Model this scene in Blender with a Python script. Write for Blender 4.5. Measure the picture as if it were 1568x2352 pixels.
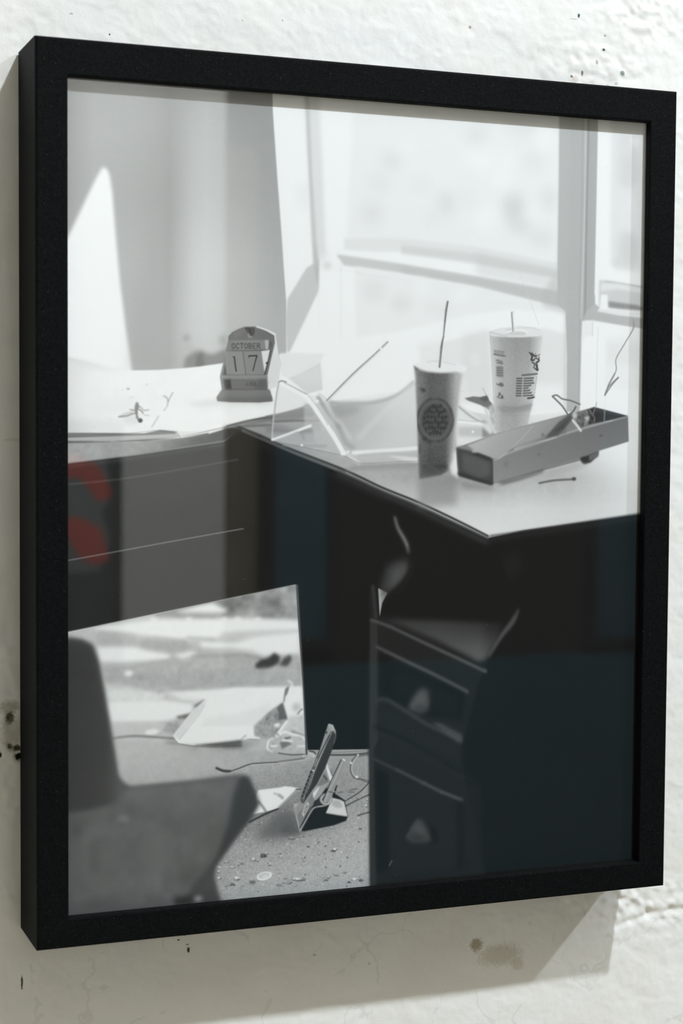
import bpy, bmesh, math, random
import numpy as np
from mathutils import Vector, Matrix
from mathutils.geometry import delaunay_2d_cdt

scn = bpy.context.scene
COL = scn.collection
for o in list(bpy.data.objects): bpy.data.objects.remove(o, do_unlink=True)

# ======================= camera =======================================================
HM = 0.54            # outer height of the frame, metres
ZC = 1.55            # height of the frame's centre above the floor
FW, FD = 0.80035*HM, 0.09606*HM                     # outer width and depth of the frame
RL, RT, RR, RB = 0.034537*HM, 0.039042*HM, 0.036014*HM, 0.032689*HM   # rail widths: left, top, right, bottom
PRINT_D = 0.013816*HM                                # depth of the print below the frame's front
cam = bpy.data.cameras.new('camera'); camo = bpy.data.objects.new('camera', cam); COL.objects.link(camo)
right, down, fwd = Vector((.932438, .006959, .361262)), Vector((-.012223, -.998635, .050786)), Vector((.361122, -.05177, -.93108))
w3 = lambda v: Vector((v.x, -v.z, v.y))              # (along wall, up, out of wall) -> world
mw = Matrix((w3(right), -w3(down), -w3(fwd))).transposed().to_4x4()
mw.translation = (-.769244*HM, -(1.871211*HM+FD), ZC+.085942*HM)
camo.matrix_world = mw
cam.sensor_fit = 'HORIZONTAL'; cam.sensor_width = 24; cam.lens = 60.46; cam.clip_start = .05
cam.dof.use_dof = True; cam.dof.focus_distance = 1.13; cam.dof.aperture_fstop = 7.5
scn.camera = camo

# ======================= light and exposure ===========================================
scn.view_settings.view_transform = 'Standard'; scn.view_settings.look = 'None'
scn.view_settings.gamma = 1; scn.view_settings.use_curve_mapping = False
scn.cycles.max_bounces = 8; scn.cycles.diffuse_bounces = 5
scn.view_settings.exposure = 0.0
wd = bpy.data.worlds.new('dim_world'); scn.world = wd; wd.use_nodes = True
wd.node_tree.nodes['Background'].inputs[0].default_value = (.9, .95, 1, 1); wd.node_tree.nodes['Background'].inputs[1].default_value = .02
def spot(name, loc, aim, watts, col, size=78, r=.06, blend=.5):
    l = bpy.data.lights.new(name, 'SPOT'); o = bpy.data.objects.new(name, l); COL.objects.link(o)
    l.energy = watts; l.color = col; l.spot_size = math.radians(size); l.spot_blend = blend; l.shadow_soft_size = r
    o.location = loc; o.rotation_euler = (Vector(aim)-Vector(loc)).to_track_quat('-Z', 'Y').to_euler()
def panel(name, loc, aim, sx, sy, watts, col):
    l = bpy.data.lights.new(name, 'AREA'); o = bpy.data.objects.new(name, l); COL.objects.link(o)
    l.shape = 'RECTANGLE'; l.size = sx; l.size_y = sy; l.energy = watts; l.color = col
    o.location = loc; o.rotation_euler = (Vector(aim)-Vector(loc)).to_track_quat('-Z', 'Y').to_euler()
# two track spotlights under the ceiling, 1.55 m out from the picture wall, then added fills
spot('track_or_fill_spot', (.56, -1.58, 3.50), (.05, 0, 1.60), 180, (.885, .945, 1), 62, .05)
spot('track_or_fill_spot', (2.37, -1.58, 3.52), (.15, 0, 1.55), 168, (.885, .945, 1), 55, .05)
spot('track_or_fill_spot', (.80, -1.45, 3.50), (.75, -3.3, 1.35), 430, (.93, .975, 1), 70, .06)  # added fill, brightens the far wall and its reflection in the glass
spot('track_or_fill_spot', (.1, -1.65, 3.50), (.1, -1.70, 0), 380, (.97, .98, 1), 44, .06)  # added fill aimed at the floor for soft bounce light
panel('fill_uplight', (.9, -2.5, 2.95), (.9, -2.3, 3.8), 1.2, .4, 30, (1, .95, .85))  # added fill panel, bounces warm light off the ceiling

# ======================= helpers ======================================================
def mat(name, col=(.5, .5, .5), rough=.6, spec=.3):
    m = bpy.data.materials.new(name); m.use_nodes = True
    b = m.node_tree.nodes['Principled BSDF']
    b.inputs['Base Color'].default_value = (*col, 1); b.inputs['Roughness'].default_value = rough; b.inputs['Specular IOR Level'].default_value = spec
    return m, m.node_tree, b
def node(nt, kind, **kw):
    n = nt.nodes.new(kind)
    for k, v in kw.items(): setattr(n, k, v)
    return n
def noisy(m3, scale, c0, c1, bump=0., dist=.001, detail=6):
    m, nt, b = m3
    tc = node(nt, 'ShaderNodeTexCoord'); n = node(nt, 'ShaderNodeTexNoise'); n.inputs['Scale'].default_value = scale; n.inputs['Detail'].default_value = detail
    nt.links.new(tc.outputs['Object'], n.inputs['Vector'])
    r = node(nt, 'ShaderNodeValToRGB'); r.color_ramp.elements[0].color = (*c0, 1); r.color_ramp.elements[1].color = (*c1, 1)
    r.color_ramp.elements[0].position = .35; r.color_ramp.elements[1].position = .65
    nt.links.new(n.outputs['Fac'], r.inputs[0]); nt.links.new(r.outputs[0], b.inputs['Base Color'])
    if bump:
        bp = node(nt, 'ShaderNodeBump'); bp.inputs['Strength'].default_value = bump; bp.inputs['Distance'].default_value = dist
        nt.links.new(n.outputs['Fac'], bp.inputs['Height']); nt.links.new(bp.outputs[0], b.inputs['Normal'])
    return m
def mesh_obj(name, verts, faces, m, parent=None, smooth=False):
    me = bpy.data.meshes.new(name); me.from_pydata(verts, [], faces); me.validate(); me.update()
    bm = bmesh.new(); bm.from_mesh(me); bmesh.ops.recalc_face_normals(bm, faces=bm.faces); bm.to_mesh(me); bm.free()
    if smooth: me.polygons.foreach_set('use_smooth', [True]*len(me.polygons))
    o = bpy.data.objects.new(name, me); COL.objects.link(o)
    if m: me.materials.append(m)
    if parent: o.parent = parent
    return o
def box(name, lo, hi, m, parent=None):
    x0, y0, z0 = lo; x1, y1, z1 = hi
    v = [(x, y, z) for x in (x0, x1) for y in (y0, y1) for z in (z0, z1)]
    return mesh_obj(name, v, [(0, 1, 3, 2), (4, 6, 7, 5), (0, 4, 5, 1), (2, 3, 7, 6), (0, 2, 6, 4), (1, 5, 7, 3)], m, parent)
def structure(o): o['kind'] = 'structure'; return o
def tag(o, label, cat, group=None):
    o['label'] = label; o['category'] = cat
    if group: o['group'] = group
    return o

# ======================= the whitewashed wall =========================================
SPOTS = [  # x, z, half width, half height, colour, strength  (holes, specks and stains in the limewash)
 (-.2226, 1.4117, .0030, .0044, (.012, .010, .008), 1), (-.2229, 1.3939, .0019, .0022, (.02, .016, .01), 1), (-.2186, 1.3925, .0029, .0024, (.03, .024, .012), 1),
 (-.2172, 1.3872, .0032, .0028, (.02, .016, .01), 1), (-.2288, 1.3889, .0012, .0018, (.03, .024, .012), 1), (-.2235, 1.4185, .0070, .0050, (.30, .27, .19), .55), (-.2215, 1.403, .0075, .0130, (.36, .32, .23), .5),
 (-.1075, 1.2532, .0012, .0021, (.10, .06, .015), 1), (-.1102, 1.2632, .0006, .0007, (.03, .025, .02), 1), (-.1142, 1.2605, .0009, .0005, (.03, .025, .02), 1), (-.1083, 1.2568, .0012, .0004, (.03, .025, .02), .9),
 (.1004, 1.2346, .0050, .0052, (.33, .28, .17), .8), (.1183, 1.2256, .0180, .0090, (.50, .46, .34), .55), (.132, 1.2179, .0060, .0050, (.48, .43, .31), .4),
 (.1699, 1.8782, .0009, .0018, (.03, .09, .06), 1), (.1660, 1.8755, .0035, .0003, (.35, .40, .38), .8), (.1898, 1.8565, .0015, .0012, (.02, .07, .045), 1), (.2049, 1.8418, .0020, .0020, (.20, .26, .23), .9),
 (.1732, 1.839, .0010, .0022, (.10, .10, .08), .9), (.1648, 1.8363, .0012, .0010, (.05, .08, .06), .9), (.1680, 1.8350, .0030, .0028, (.62, .52, .46), .6), (.1844, 1.8474, .0012, .0020, (.35, .30, .26), .8),
 (.0875, 1.863, .0012, .0012, (.30, .22, .15), .8), (.191, 1.8664, .0010, .0008, (.25, .25, .22), .8), (-.1597, 1.8368, .0006, .0008, (.05, .03, .03), 1), (-.1838, 1.8474, .0014, .0006, (.40, .36, .33), .8),
 (-.0732, 1.8531, .0006, .0005, (.25, .2, .2), .8), (-.0461, 1.8556, .0005, .0005, (.25, .15, .15), .8), (-.216, 1.2439, .0008, .0050, (.05, .05, .04), .95), (-.2207, 1.5846, .006, .0010, (.60, .56, .45), .4),
 (.1935, 1.832, .0022, .0012, (.5, .45, .42), .7), (.2000, 1.834, .0016, .0012, (.5, .47, .45), .7), (-.02, 1.2405, .0012, .0010, (.35, .34, .30), .6), (.02, 1.2300, .0008, .0008, (.3, .3, .28), .6)]
def wall_material():
    m, nt, b = mat('limewashed_plaster', (.84, .85, .84), .75, .2)
    L = nt.links.new
    geo = node(nt, 'ShaderNodeNewGeometry'); sep = node(nt, 'ShaderNodeSeparateXYZ'); L(geo.outputs['Position'], sep.inputs[0])
    n1 = node(nt, 'ShaderNodeTexNoise'); n1.inputs['Scale'].default_value = 520; n1.inputs['Detail'].default_value = 3; L(geo.outputs['Position'], n1.inputs['Vector'])
    n2 = node(nt, 'ShaderNodeTexNoise'); n2.inputs['Scale'].default_value = 16; n2.inputs['Detail'].default_value = 6; L(geo.outputs['Position'], n2.inputs['Vector'])
    ramp = node(nt, 'ShaderNodeValToRGB'); e = ramp.color_ramp.elements
    e[0].position = .34; e[0].color = (.85, .85, .82, 1); e[1].position = .56; e[1].color = (.87, .88, .87, 1); L(n2.outputs['Fac'], ramp.inputs[0])
    col = ramp.outputs[0]
    def math_(op, a, c, d=None):
        n = node(nt, 'ShaderNodeMath', operation=op)
        for i, q in enumerate((a, c, d)):
            if q is None: continue
            if isinstance(q, (int, float)): n.inputs[i].default_value = q
            else: L(q, n.inputs[i])
        return n.outputs[0]
    # hairline cracks in the lower plaster
    vor = node(nt, 'ShaderNodeTexVoronoi', feature='DISTANCE_TO_EDGE'); vor.inputs['Scale'].default_value = 17
    wob = node(nt, 'ShaderNodeTexNoise'); wob.inputs['Scale'].default_value = 60; wob.inputs['Detail'].default_value = 4; L(geo.outputs['Position'], wob.inputs['Vector'])
    mixv = node(nt, 'ShaderNodeVectorMath', operation='MULTIPLY_ADD'); L(wob.outputs['Color'], mixv.inputs[0]); mixv.inputs[1].default_value = (.022, .022, .022); L(geo.outputs['Position'], mixv.inputs[2]); L(mixv.outputs[0], vor.inputs['Vector'])
    crack = math_('LESS_THAN', vor.outputs['Distance'], .012)
    gate = math_('GREATER_THAN', n2.outputs['Fac'], .52)
    low = math_('LESS_THAN', sep.outputs['Z'], 1.30)
    cf = math_('MULTIPLY', math_('MULTIPLY', crack, gate), math_('MULTIPLY', low, .13))
    mc = node(nt, 'ShaderNodeMixRGB'); L(cf, mc.inputs[0]); L(col, mc.inputs[1]); mc.inputs[2].default_value = (.36, .34, .27, 1); col = mc.outputs[0]
    jit = math_('MULTIPLY_ADD', n1.outputs['Fac'], 1.1, -.55)
    for x, z, rx, rz, c, s in SPOTS:
        dx = math_('MULTIPLY_ADD', sep.outputs['X'], 1/rx, -x/rx); dz = math_('MULTIPLY_ADD', sep.outputs['Z'], 1/rz, -z/rz)
        d = math_('ADD', math_('SQRT', math_('MULTIPLY_ADD', dx, dx, math_('MULTIPLY', dz, dz)), 0), jit)
        mr = node(nt, 'ShaderNodeMapRange'); mr.inputs[1].default_value = 1.1; mr.inputs[2].default_value = .55; mr.inputs[3].default_value = 0; mr.inputs[4].default_value = s; L(d, mr.inputs[0])
        mx = node(nt, 'ShaderNodeMixRGB'); L(mr.outputs[0], mx.inputs[0]); L(col, mx.inputs[1]); mx.inputs[2].default_value = (*c, 1); col = mx.outputs[0]
    L(col, b.inputs['Base Color'])
    bp = node(nt, 'ShaderNodeBump'); bp.inputs['Strength'].default_value = .35; bp.inputs['Distance'].default_value = .0006
    n3 = node(nt, 'ShaderNodeTexNoise'); n3.inputs['Scale'].default_value = 260; n3.inputs['Detail'].default_value = 5; n3.inputs['Roughness'].default_value = .6; L(geo.outputs['Position'], n3.inputs['Vector'])
    L(n3.outputs['Fac'], bp.inputs['Height']); L(bp.outputs[0], b.inputs['Normal'])
    return m
def lat2(rng, X, Z, cell):
    u, v = (X+5)/cell, (Z+1)/cell
    ui, vi = np.floor(u).astype(int), np.floor(v).astype(int); fu, fv = u-ui, v-vi
    fu = fu*fu*(3-2*fu); fv = fv*fv*(3-2*fv)
    g = rng.standard_normal((257, 257)); a = lambda i, j: g[(vi+j) % 257, (ui+i) % 257]
    return (a(0, 0)*(1-fu)+a(1, 0)*fu)*(1-fv)+(a(0, 1)*(1-fu)+a(1, 1)*fu)*fv
def build_wall():
    xs = np.concatenate([np.linspace(-2.6, -.34, 24), np.arange(-.33, .381, .0014), np.linspace(.39, 3.6, 28)])
    zs = np.concatenate([np.linspace(0, 1.06, 14), np.arange(1.075, 1.991, .0014), np.linspace(2.0, 3.8, 20)])
    X, Z = np.meshgrid(xs, zs); rng = np.random.default_rng(4)
    h = np.zeros_like(X)
    for c, a in ((.16, .0005), (.055, .00025), (.020, .00014), (.008, .00011), (.0038, .00006)): h += a*lat2(rng, X+.3*Z, Z*1.25, c)
    t = lat2(rng, X, Z*1.4, .028)+.45*lat2(rng, X, Z, .009)+.25*lat2(rng, X, Z, .004)
    h += .00022*np.clip((t-.35)*7, 0, 1)-.00022*np.clip((-t-.7)*7, 0, 1)           # thin flaked layers of wash
    def patch(cx, cz, rx, rz): return np.clip(1.4-np.sqrt(((X-cx)/rx)**2+((Z-cz)/rz)**2), 0, 1)
    rough = patch(.245, 1.250, .050, .016)+.7*patch(.235, 1.885, .06, .02)+.5*patch(.19, 1.845, .05, .02)+.45*patch(-.235, 1.40, .03, .12)+.6*patch(.19, 1.258, .03, .012)
    r1 = lat2(rng, X, Z, .006)+.7*lat2(rng, X+.4*Z, Z, .0032)
    h += rough*(.00065*r1+.0003)
    joint = np.exp(-((Z-1.2395-.004*lat2(rng, X, Z, .05))/.0022)**2)*np.clip((X-.19)/.03, 0, 1)    # bed joint showing through
    h -= .0012*joint
    for x, z, rx, rz, c, s in SPOTS[:5]: h -= .003*np.clip(1.2-np.sqrt(((X-x)/rx)**2+((Z-z)/rz)**2), 0, 1)
    h = np.minimum(h-.0012, 0)
    v = np.stack([X, -h*-1*-1, Z], -1).reshape(-1, 3); v[:, 1] = (-h).reshape(-1)
    ny, nx = X.shape; i = np.arange(ny*nx).reshape(ny, nx)
    f = np.stack([i[:-1, :-1], i[:-1, 1:], i[1:, 1:], i[1:, :-1]], -1).reshape(-1, 4)
    me = bpy.data.meshes.new('wall_north'); me.vertices.add(len(v)); me.vertices.foreach_set('co', v.ravel())
    me.loops.add(f.size); me.loops.foreach_set('vertex_index', f.ravel().astype(np.int32))
    me.polygons.add(len(f)); me.polygons.foreach_set('loop_start', np.arange(0, f.size, 4, dtype=np.int32))
    me.update(calc_edges=True); me.polygons.foreach_set('use_smooth', np.ones(len(f), bool)); me.validate()
    me.materials.append(wall_material())
    o = bpy.data.objects.new('wall_north', me); COL.objects.link(o); return structure(o)
build_wall()

# ======================= the rest of the room (seen only mirrored in the glass) =======
plain = noisy(mat('painted_wall', rough=.8), 3, (.74, .74, .70), (.80, .80, .77))
dark = noisy(mat('dark_painted_wall', rough=.8), 3, (.030, .028, .022), (.036, .033, .026))
dado = noisy(mat('dark_blue_dado', rough=.6), 4, (.03, .105, .145), (.04, .12, .165))
wood = noisy(mat('floor_boards', rough=.6), 5, (.54, .47, .36), (.60, .52, .40))
YS = -3.30
structure(box('floor', (-2.6, YS, -.1), (3.6, .0, 0), wood))
structure(box('ceiling', (-2.6, YS, 3.8), (3.6, .0, 3.9), plain))
structure(box('wall_west', (-2.7, YS, 0), (-2.6, .0, 3.8), plain))
structure(box('wall_east', (3.6, YS, 0), (3.7, .0, 3.8), dark))
structure(box('wall_south', (-2.6, YS-.1, 0), (.915, YS, 3.8), plain))
structure(box('wall_south', (.915, YS-.1, 0), (3.6, YS, 3.8), dark))
structure(box('trim_1', (.915, YS, 0), (3.6, YS+.03, .95), dado))
greyd = noisy(mat('grey_dado', rough=.6), 4, (.040, .048, .048), (.050, .058, .058))
structure(box('trim_3', (-2.6, YS, 0), (.915, YS+.03, .95), greyd))
brown = noisy(mat('brown_door_frame', rough=.6), 6, (.16, .14, .09), (.20, .17, .11))
structure(box('trim_2', (.915, YS, .95), (.995, YS+.02, 2.3), brown))
def wall_panel(name, x0, x1, z0, z1, face, label):
    """A framed, flat wall panel hanging on the far wall."""
    e = bpy.data.objects.new(name, None); COL.objects.link(e); e.location = ((x0+x1)/2, YS, z0); tag(e, label, 'picture')
    fm = mat('panel_frame_black', (.02, .02, .02), .5)[0]; w = .025; hw = (x1-x0)/2; h = z1-z0
    for a, c in (((-hw, .0, 0), (hw, .035, w)), ((-hw, .0, h-w), (hw, .035, h)), ((-hw, .0, w), (-hw+w, .035, h-w)), ((hw-w, .0, w), (hw, .035, h-w))): box('frame_rail', a, c, fm, e)
    box('picture_sheet', (-hw+w, .002, w), (hw-w, .018, h-w), face, e)
    return e
blue = noisy(mat('deep_blue_sheet', rough=.5), 6, (.03, .095, .135), (.045, .115, .16))
wall_panel('blue_picture', 1.02, 1.215, 1.0, 1.62, blue, 'dark blue picture on the far wall, nearest the pale wall')
wall_panel('blue_picture', 1.975, 2.30, .97, 1.75, blue, 'wide dark blue picture on the far dark wall')
grey = noisy(mat('grey_sheet', rough=.6), 5, (.16, .18, .18), (.22, .24, .24))
pp = wall_panel('abstract_poster', .36, .635, .952, 1.60, grey, 'framed abstract poster with red shapes on the pale far wall')
red = mat('red_ink', (.62, .075, .045), .6)[0]; black = mat('black_ink', (.03, .04, .04), .6)[0]
def blob(name, pts, m, y):
    n = len(pts); v = [(x-.4975, .018, z-.952) for x, z in pts]+[(x-.4975, .018+y, z-.952) for x, z in pts]
    mesh_obj(name, v, [tuple(range(n)), tuple(range(2*n-1, n-1, -1))]+[(i, (i+1) % n, n+(i+1) % n, n+i) for i in range(n)], m, pp)
blob('red_shape', [(.39, 1.535), (.53, 1.515), (.58, 1.48), (.605, 1.435), (.612, 1.405), (.575, 1.395), (.555, 1.425), (.53, 1.455), (.39, 1.465)], red, .002)
blob('red_shape', [(.39, 1.355), (.53, 1.355), (.585, 1.325), (.605, 1.245), (.565, 1.235), (.53, 1.255), (.495, 1.31), (.39, 1.335)], red, .002)
blob('black_shape', [(.575, 1.57), (.609, 1.57), (.609, .98), (.387, .98), (.387, 1.215), (.52, 1.215), (.58, 1.22), (.607, 1.30), (.585, 1.37), (.606, 1.40), (.604, 1.46)], black, .001)

# ======================= the framed photograph ========================================
OW, OH = FW-RL-RR, HM-RT-RB                           # the frame's opening
root = bpy.data.objects.new('framed_photograph', None); COL.objects.link(root); root.location = (0, 0, ZC-HM/2)
tag(root, 'black-framed black-and-white photograph under glass hanging on the whitewashed wall', 'framed picture')
def frame_material():
    m, nt, b = mat('black_grained_frame', (.010, .012, .012), .62, .06); L = nt.links.new
    tc = node(nt, 'ShaderNodeTexCoord'); n = node(nt, 'ShaderNodeTexNoise'); n.inputs['Scale'].default_value = 900; n.inputs['Detail'].default_value = 3; L(tc.outputs['Object'], n.inputs['Vector'])
    r = node(nt, 'ShaderNodeValToRGB'); e = r.color_ramp.elements; e[0].position = .30; e[0].color = (.0012, .0016, .0017, 1); e[1].position = .74; e[1].color = (.0062, .0076, .0084, 1)
    L(n.outputs['Fac'], r.inputs[0])
    v = node(nt, 'ShaderNodeTexVoronoi'); v.inputs['Scale'].default_value = 430; L(tc.outputs['Object'], v.inputs['Vector'])
    sp = node(nt, 'ShaderNodeSeparateColor'); L(v.outputs['Color'], sp.inputs[0])
    a = node(nt, 'ShaderNodeMath', operation='LESS_THAN'); L(v.outputs['Distance'], a.inputs[0]); a.inputs[1].default_value = .11
    c = node(nt, 'ShaderNodeMath', operation='GREATER_THAN'); L(sp.outputs[0], c.inputs[0]); c.inputs[1].default_value = .78
    k = node(nt, 'ShaderNodeMath', operation='MULTIPLY'); L(a.outputs[0], k.inputs[0]); L(c.outputs[0], k.inputs[1])
    mx = node(nt, 'ShaderNodeMixRGB'); L(k.outputs[0], mx.inputs[0]); L(r.outputs[0], mx.inputs[1]); mx.inputs[2].default_value = (.055, .06, .06, 1)
    L(mx.outputs[0], b.inputs['Base Color'])
    bp = node(nt, 'ShaderNodeBump'); bp.inputs['Strength'].default_value = .5; bp.inputs['Distance'].default_value = .0004; L(n.outputs['Fac'], bp.inputs['Height']); L(bp.outputs[0], b.inputs['Normal'])
    return m
fmat = frame_material()
GLASS_D = .0056; REB = .006
def ring(fr, cut, d):
    """Four corners of the frame's outline moved inwards by a share FR of each rail's width plus CUT metres, at depth D behind the front."""
    l, t, r, b = (fr*q+cut for q in (RL, RT, RR, RB)); y = -FD+d
    return [(-FW/2+l, y, HM-t), (FW/2-r, y, HM-t), (FW/2-r, y, b), (-FW/2+l, y, b)]
prof = [ring(0, -.0007, FD), ring(0, -.0007, .0012), ring(0, -.0003, .0004), ring(0, .0007, 0), ring(1, -.0012, 0), ring(1, -.0003, .0003), ring(1, 0, .0012), ring(1, 0, GLASS_D), ring(1, -REB, GLASS_D), ring(1, -REB, FD)]
for k in range(4):
    n = len(prof); v = [p[k] for p in prof]+[p[(k+1) % 4] for p in prof]
    mesh_obj('frame_rail', v, [(i, (i+1) % n, n+(i+1) % n, n+i) for i in range(n)]+[tuple(range(n)), tuple(range(2*n-1, n-1, -1))], fmat, root)
GX0, GX1, GZ0, GZ1 = -FW/2+RL-REB+.0005, FW/2-RR+REB-.0005, RB-REB+.0005, HM-RT+REB-.0005
def glass_material():
    m = bpy.data.materials.new('picture_glass'); m.use_nodes = True; nt = m.node_tree; L = nt.links.new
    nt.nodes.remove(nt.nodes['Principled BSDF']); out = nt.nodes['Material Output']
    tr = node(nt, 'ShaderNodeBsdfTransparent'); gl = node(nt, 'ShaderNodeBsdfGlossy'); gl.inputs['Roughness'].default_value = 0; gl.inputs['Color'].default_value = (1, 1, 1, 1)
    fr = node(nt, 'ShaderNodeFresnel'); fr.inputs['IOR'].default_value = 1.5
    geo = node(nt, 'ShaderNodeNewGeometry'); a = node(nt, 'ShaderNodeMath', operation='SUBTRACT'); a.inputs[0].default_value = 1; L(geo.outputs['Backfacing'], a.inputs[1])
    k = node(nt, 'ShaderNodeMath', operation='MULTIPLY'); L(fr.outputs[0], k.inputs[0]); L(a.outputs[0], k.inputs[1])
    k2 = node(nt, 'ShaderNodeMath', operation='MULTIPLY'); L(k.outputs[0], k2.inputs[0]); k2.inputs[1].default_value = 1.9     # both faces of the pane
    mx = node(nt, 'ShaderNodeMixShader'); L(k2.outputs[0], mx.inputs[0]); L(tr.outputs[0], mx.inputs[1]); L(gl.outputs[0], mx.inputs[2])
    # a few specks of dust on the pane
    tc = node(nt, 'ShaderNodeTexCoord'); v = node(nt, 'ShaderNodeTexVoronoi'); v.inputs['Scale'].default_value = 95; L(tc.outputs['Object'], v.inputs['Vector'])
    sp = node(nt, 'ShaderNodeSeparateColor'); L(v.outputs['Color'], sp.inputs[0])
    b = node(nt, 'ShaderNodeMath', operation='LESS_THAN'); L(v.outputs['Distance'], b.inputs[0]); b.inputs[1].default_value = .030
    c = node(nt, 'ShaderNodeMath', operation='GREATER_THAN'); L(sp.outputs[0], c.inputs[0]); c.inputs[1].default_value = .80
    d = node(nt, 'ShaderNodeMath', operation='MULTIPLY'); L(b.outputs[0], d.inputs[0]); L(c.outputs[0], d.inputs[1])
    e = node(nt, 'ShaderNodeMath', operation='MULTIPLY'); L(d.outputs[0], e.inputs[0]); e.inputs[1].default_value = .16
    df = node(nt, 'ShaderNodeBsdfDiffuse'); df.inputs['Color'].default_value = (.7, .7, .7, 1)
    m2 = node(nt, 'ShaderNodeMixShader'); L(e.outputs[0], m2.inputs[0]); L(mx.outputs[0], m2.inputs[1]); L(df.outputs[0], m2.inputs[2])
    L(m2.outputs[0], out.inputs['Surface']); return m
gl = box('glass_pane', (GX0, -FD+GLASS_D+.0001, GZ0), (GX1, -FD+PRINT_D-.0006, GZ1), glass_material(), root)
box('backing_board', (GX0, -FD+PRINT_D+.0008, GZ0), (GX1, -.004, GZ1), mat('grey_board', (.4, .38, .34), .9)[0], root)

# ======================= the photographic print =======================================
# The picture in the frame is a flat print. Its tones are laid down below in print millimetres
# (from the opening's upper left corner) as a grey enlargement of an abandoned desk, painted lighter downwards to offset the lamps' falloff.
# ---- print painter: tone shapes in print millimetres -> grey raster -----------------
def tap_blur(m, s):
    if s < .25: return m
    if s < 2.2:
        r = int(math.ceil(2.6*s)); k = np.exp(-.5*(np.arange(-r, r+1)/s)**2); k /= k.sum()
        for ax in (0, 1):
            out = np.zeros_like(m)
            for i, w in zip(range(-r, r+1), k):
                a0, a1 = max(0, i), m.shape[ax]+min(0, i)
                b0, b1 = max(0, -i), m.shape[ax]+min(0, -i)
                if a1 <= a0: continue
                if ax == 0: out[b0:b1] += w*m[a0:a1]
                else: out[:, b0:b1] += w*m[:, a0:a1]
            m = out
        return m
    w = math.sqrt(12*s*s/3+1); n = max(3, int(round(w)) | 1); h = n//2
    for _ in range(3):
        for ax in (0, 1):
            p = [(0, 0), (0, 0)]; p[ax] = (h+1, h)
            c = np.cumsum(np.pad(m, p), axis=ax)
            m = (c[n:]-c[:-n])/n if ax == 0 else (c[:, n:]-c[:, :-n])/n
    return m
def fill_mask(pts, x0, y0, w, h, ss=3):
    acc = np.zeros((h, w+2), np.float32); p = np.asarray(pts, float)-(x0, y0)
    q = np.roll(p, -1, 0)
    for sy in range(h*ss):
        y = (sy+.5)/ss
        hit = (p[:, 1] <= y) != (q[:, 1] <= y)
        if not hit.any(): continue
        a, b = p[hit], q[hit]
        xs = np.sort(a[:, 0]+(y-a[:, 1])*(b[:, 0]-a[:, 0])/(b[:, 1]-a[:, 1]))
        row = acc[sy//ss]
        for l, r in zip(xs[0::2], xs[1::2]):
            for xx, sg in ((l, 1.), (r, -1.)):
                xx = min(max(xx, 0.), w); i = int(xx); f = xx-i
                row[i] += sg*(1-f)/ss; row[i+1] += sg*f/ss
    return np.cumsum(acc, 1)[:, :w]
def stroke_mask(pts, ws, x0, y0, w, h):
    d = np.full((h, w), -99., np.float32)
    Y, X = np.mgrid[0:h, 0:w]; X = X+.5+x0; Y = Y+.5+y0
    for (ax, ay), (bx, by), wa, wb in zip(pts[:-1], pts[1:], ws[:-1], ws[1:]):
        R = max(wa, wb)+2
        i0 = max(0, int(min(ax, bx)-R-x0)); i1 = min(w, int(max(ax, bx)+R-x0)+2)
        j0 = max(0, int(min(ay, by)-R-y0)); j1 = min(h, int(max(ay, by)+R-y0)+2)
        if i1 <= i0 or j1 <= j0: continue
        xx, yy = X[j0:j1, i0:i1], Y[j0:j1, i0:i1]
        L = (bx-ax)**2+(by-ay)**2+1e-9
        t = np.clip(((xx-ax)*(bx-ax)+(yy-ay)*(by-ay))/L, 0, 1)
        dist = np.hypot(xx-ax-t*(bx-ax), yy-ay-t*(by-ay))
        np.maximum(d[j0:j1, i0:i1], (wa+(wb-wa)*t)/2-dist, out=d[j0:j1, i0:i1])
    return np.clip(d+.5, 0, 1)
def smooth_line(P, ws, n=5):
    Q, R = [], []; P = [P[0]]+list(P)+[P[-1]]
    for i in range(1, len(P)-2):
        p0, p1, p2, p3 = (np.array(P[i+j]) for j in (-1, 0, 1, 2))
        for j in range(n):
            t = j/n; Q.append(tuple(.5*(2*p1+(p2-p0)*t+(2*p0-5*p1+4*p2-p3)*t*t+(3*p1-p0-3*p2+p3)*t**3))); R.append(ws[i-1]+(ws[i]-ws[i-1])*t)
    return Q+[P[-2]], R+[ws[-1]]
def lattice(h, w, cell, rng):
    gy, gx = int(h/cell)+3, int(w/cell)+3
    g = rng.standard_normal((gy, gx)).astype(np.float32)
    y = (np.arange(h)/cell); x = (np.arange(w)/cell)
    yi, xi = y.astype(int), x.astype(int); fy, fx = y-yi, x-xi
    fy = (fy*fy*(3-2*fy))[:, None]; fx = (fx*fx*(3-2*fx))[None]
    a = g[yi][:, xi]*(1-fx)+g[yi][:, xi+1]*fx; b = g[yi+1][:, xi]*(1-fx)+g[yi+1][:, xi+1]*fx
    return a*(1-fy)+b*fy
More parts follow.
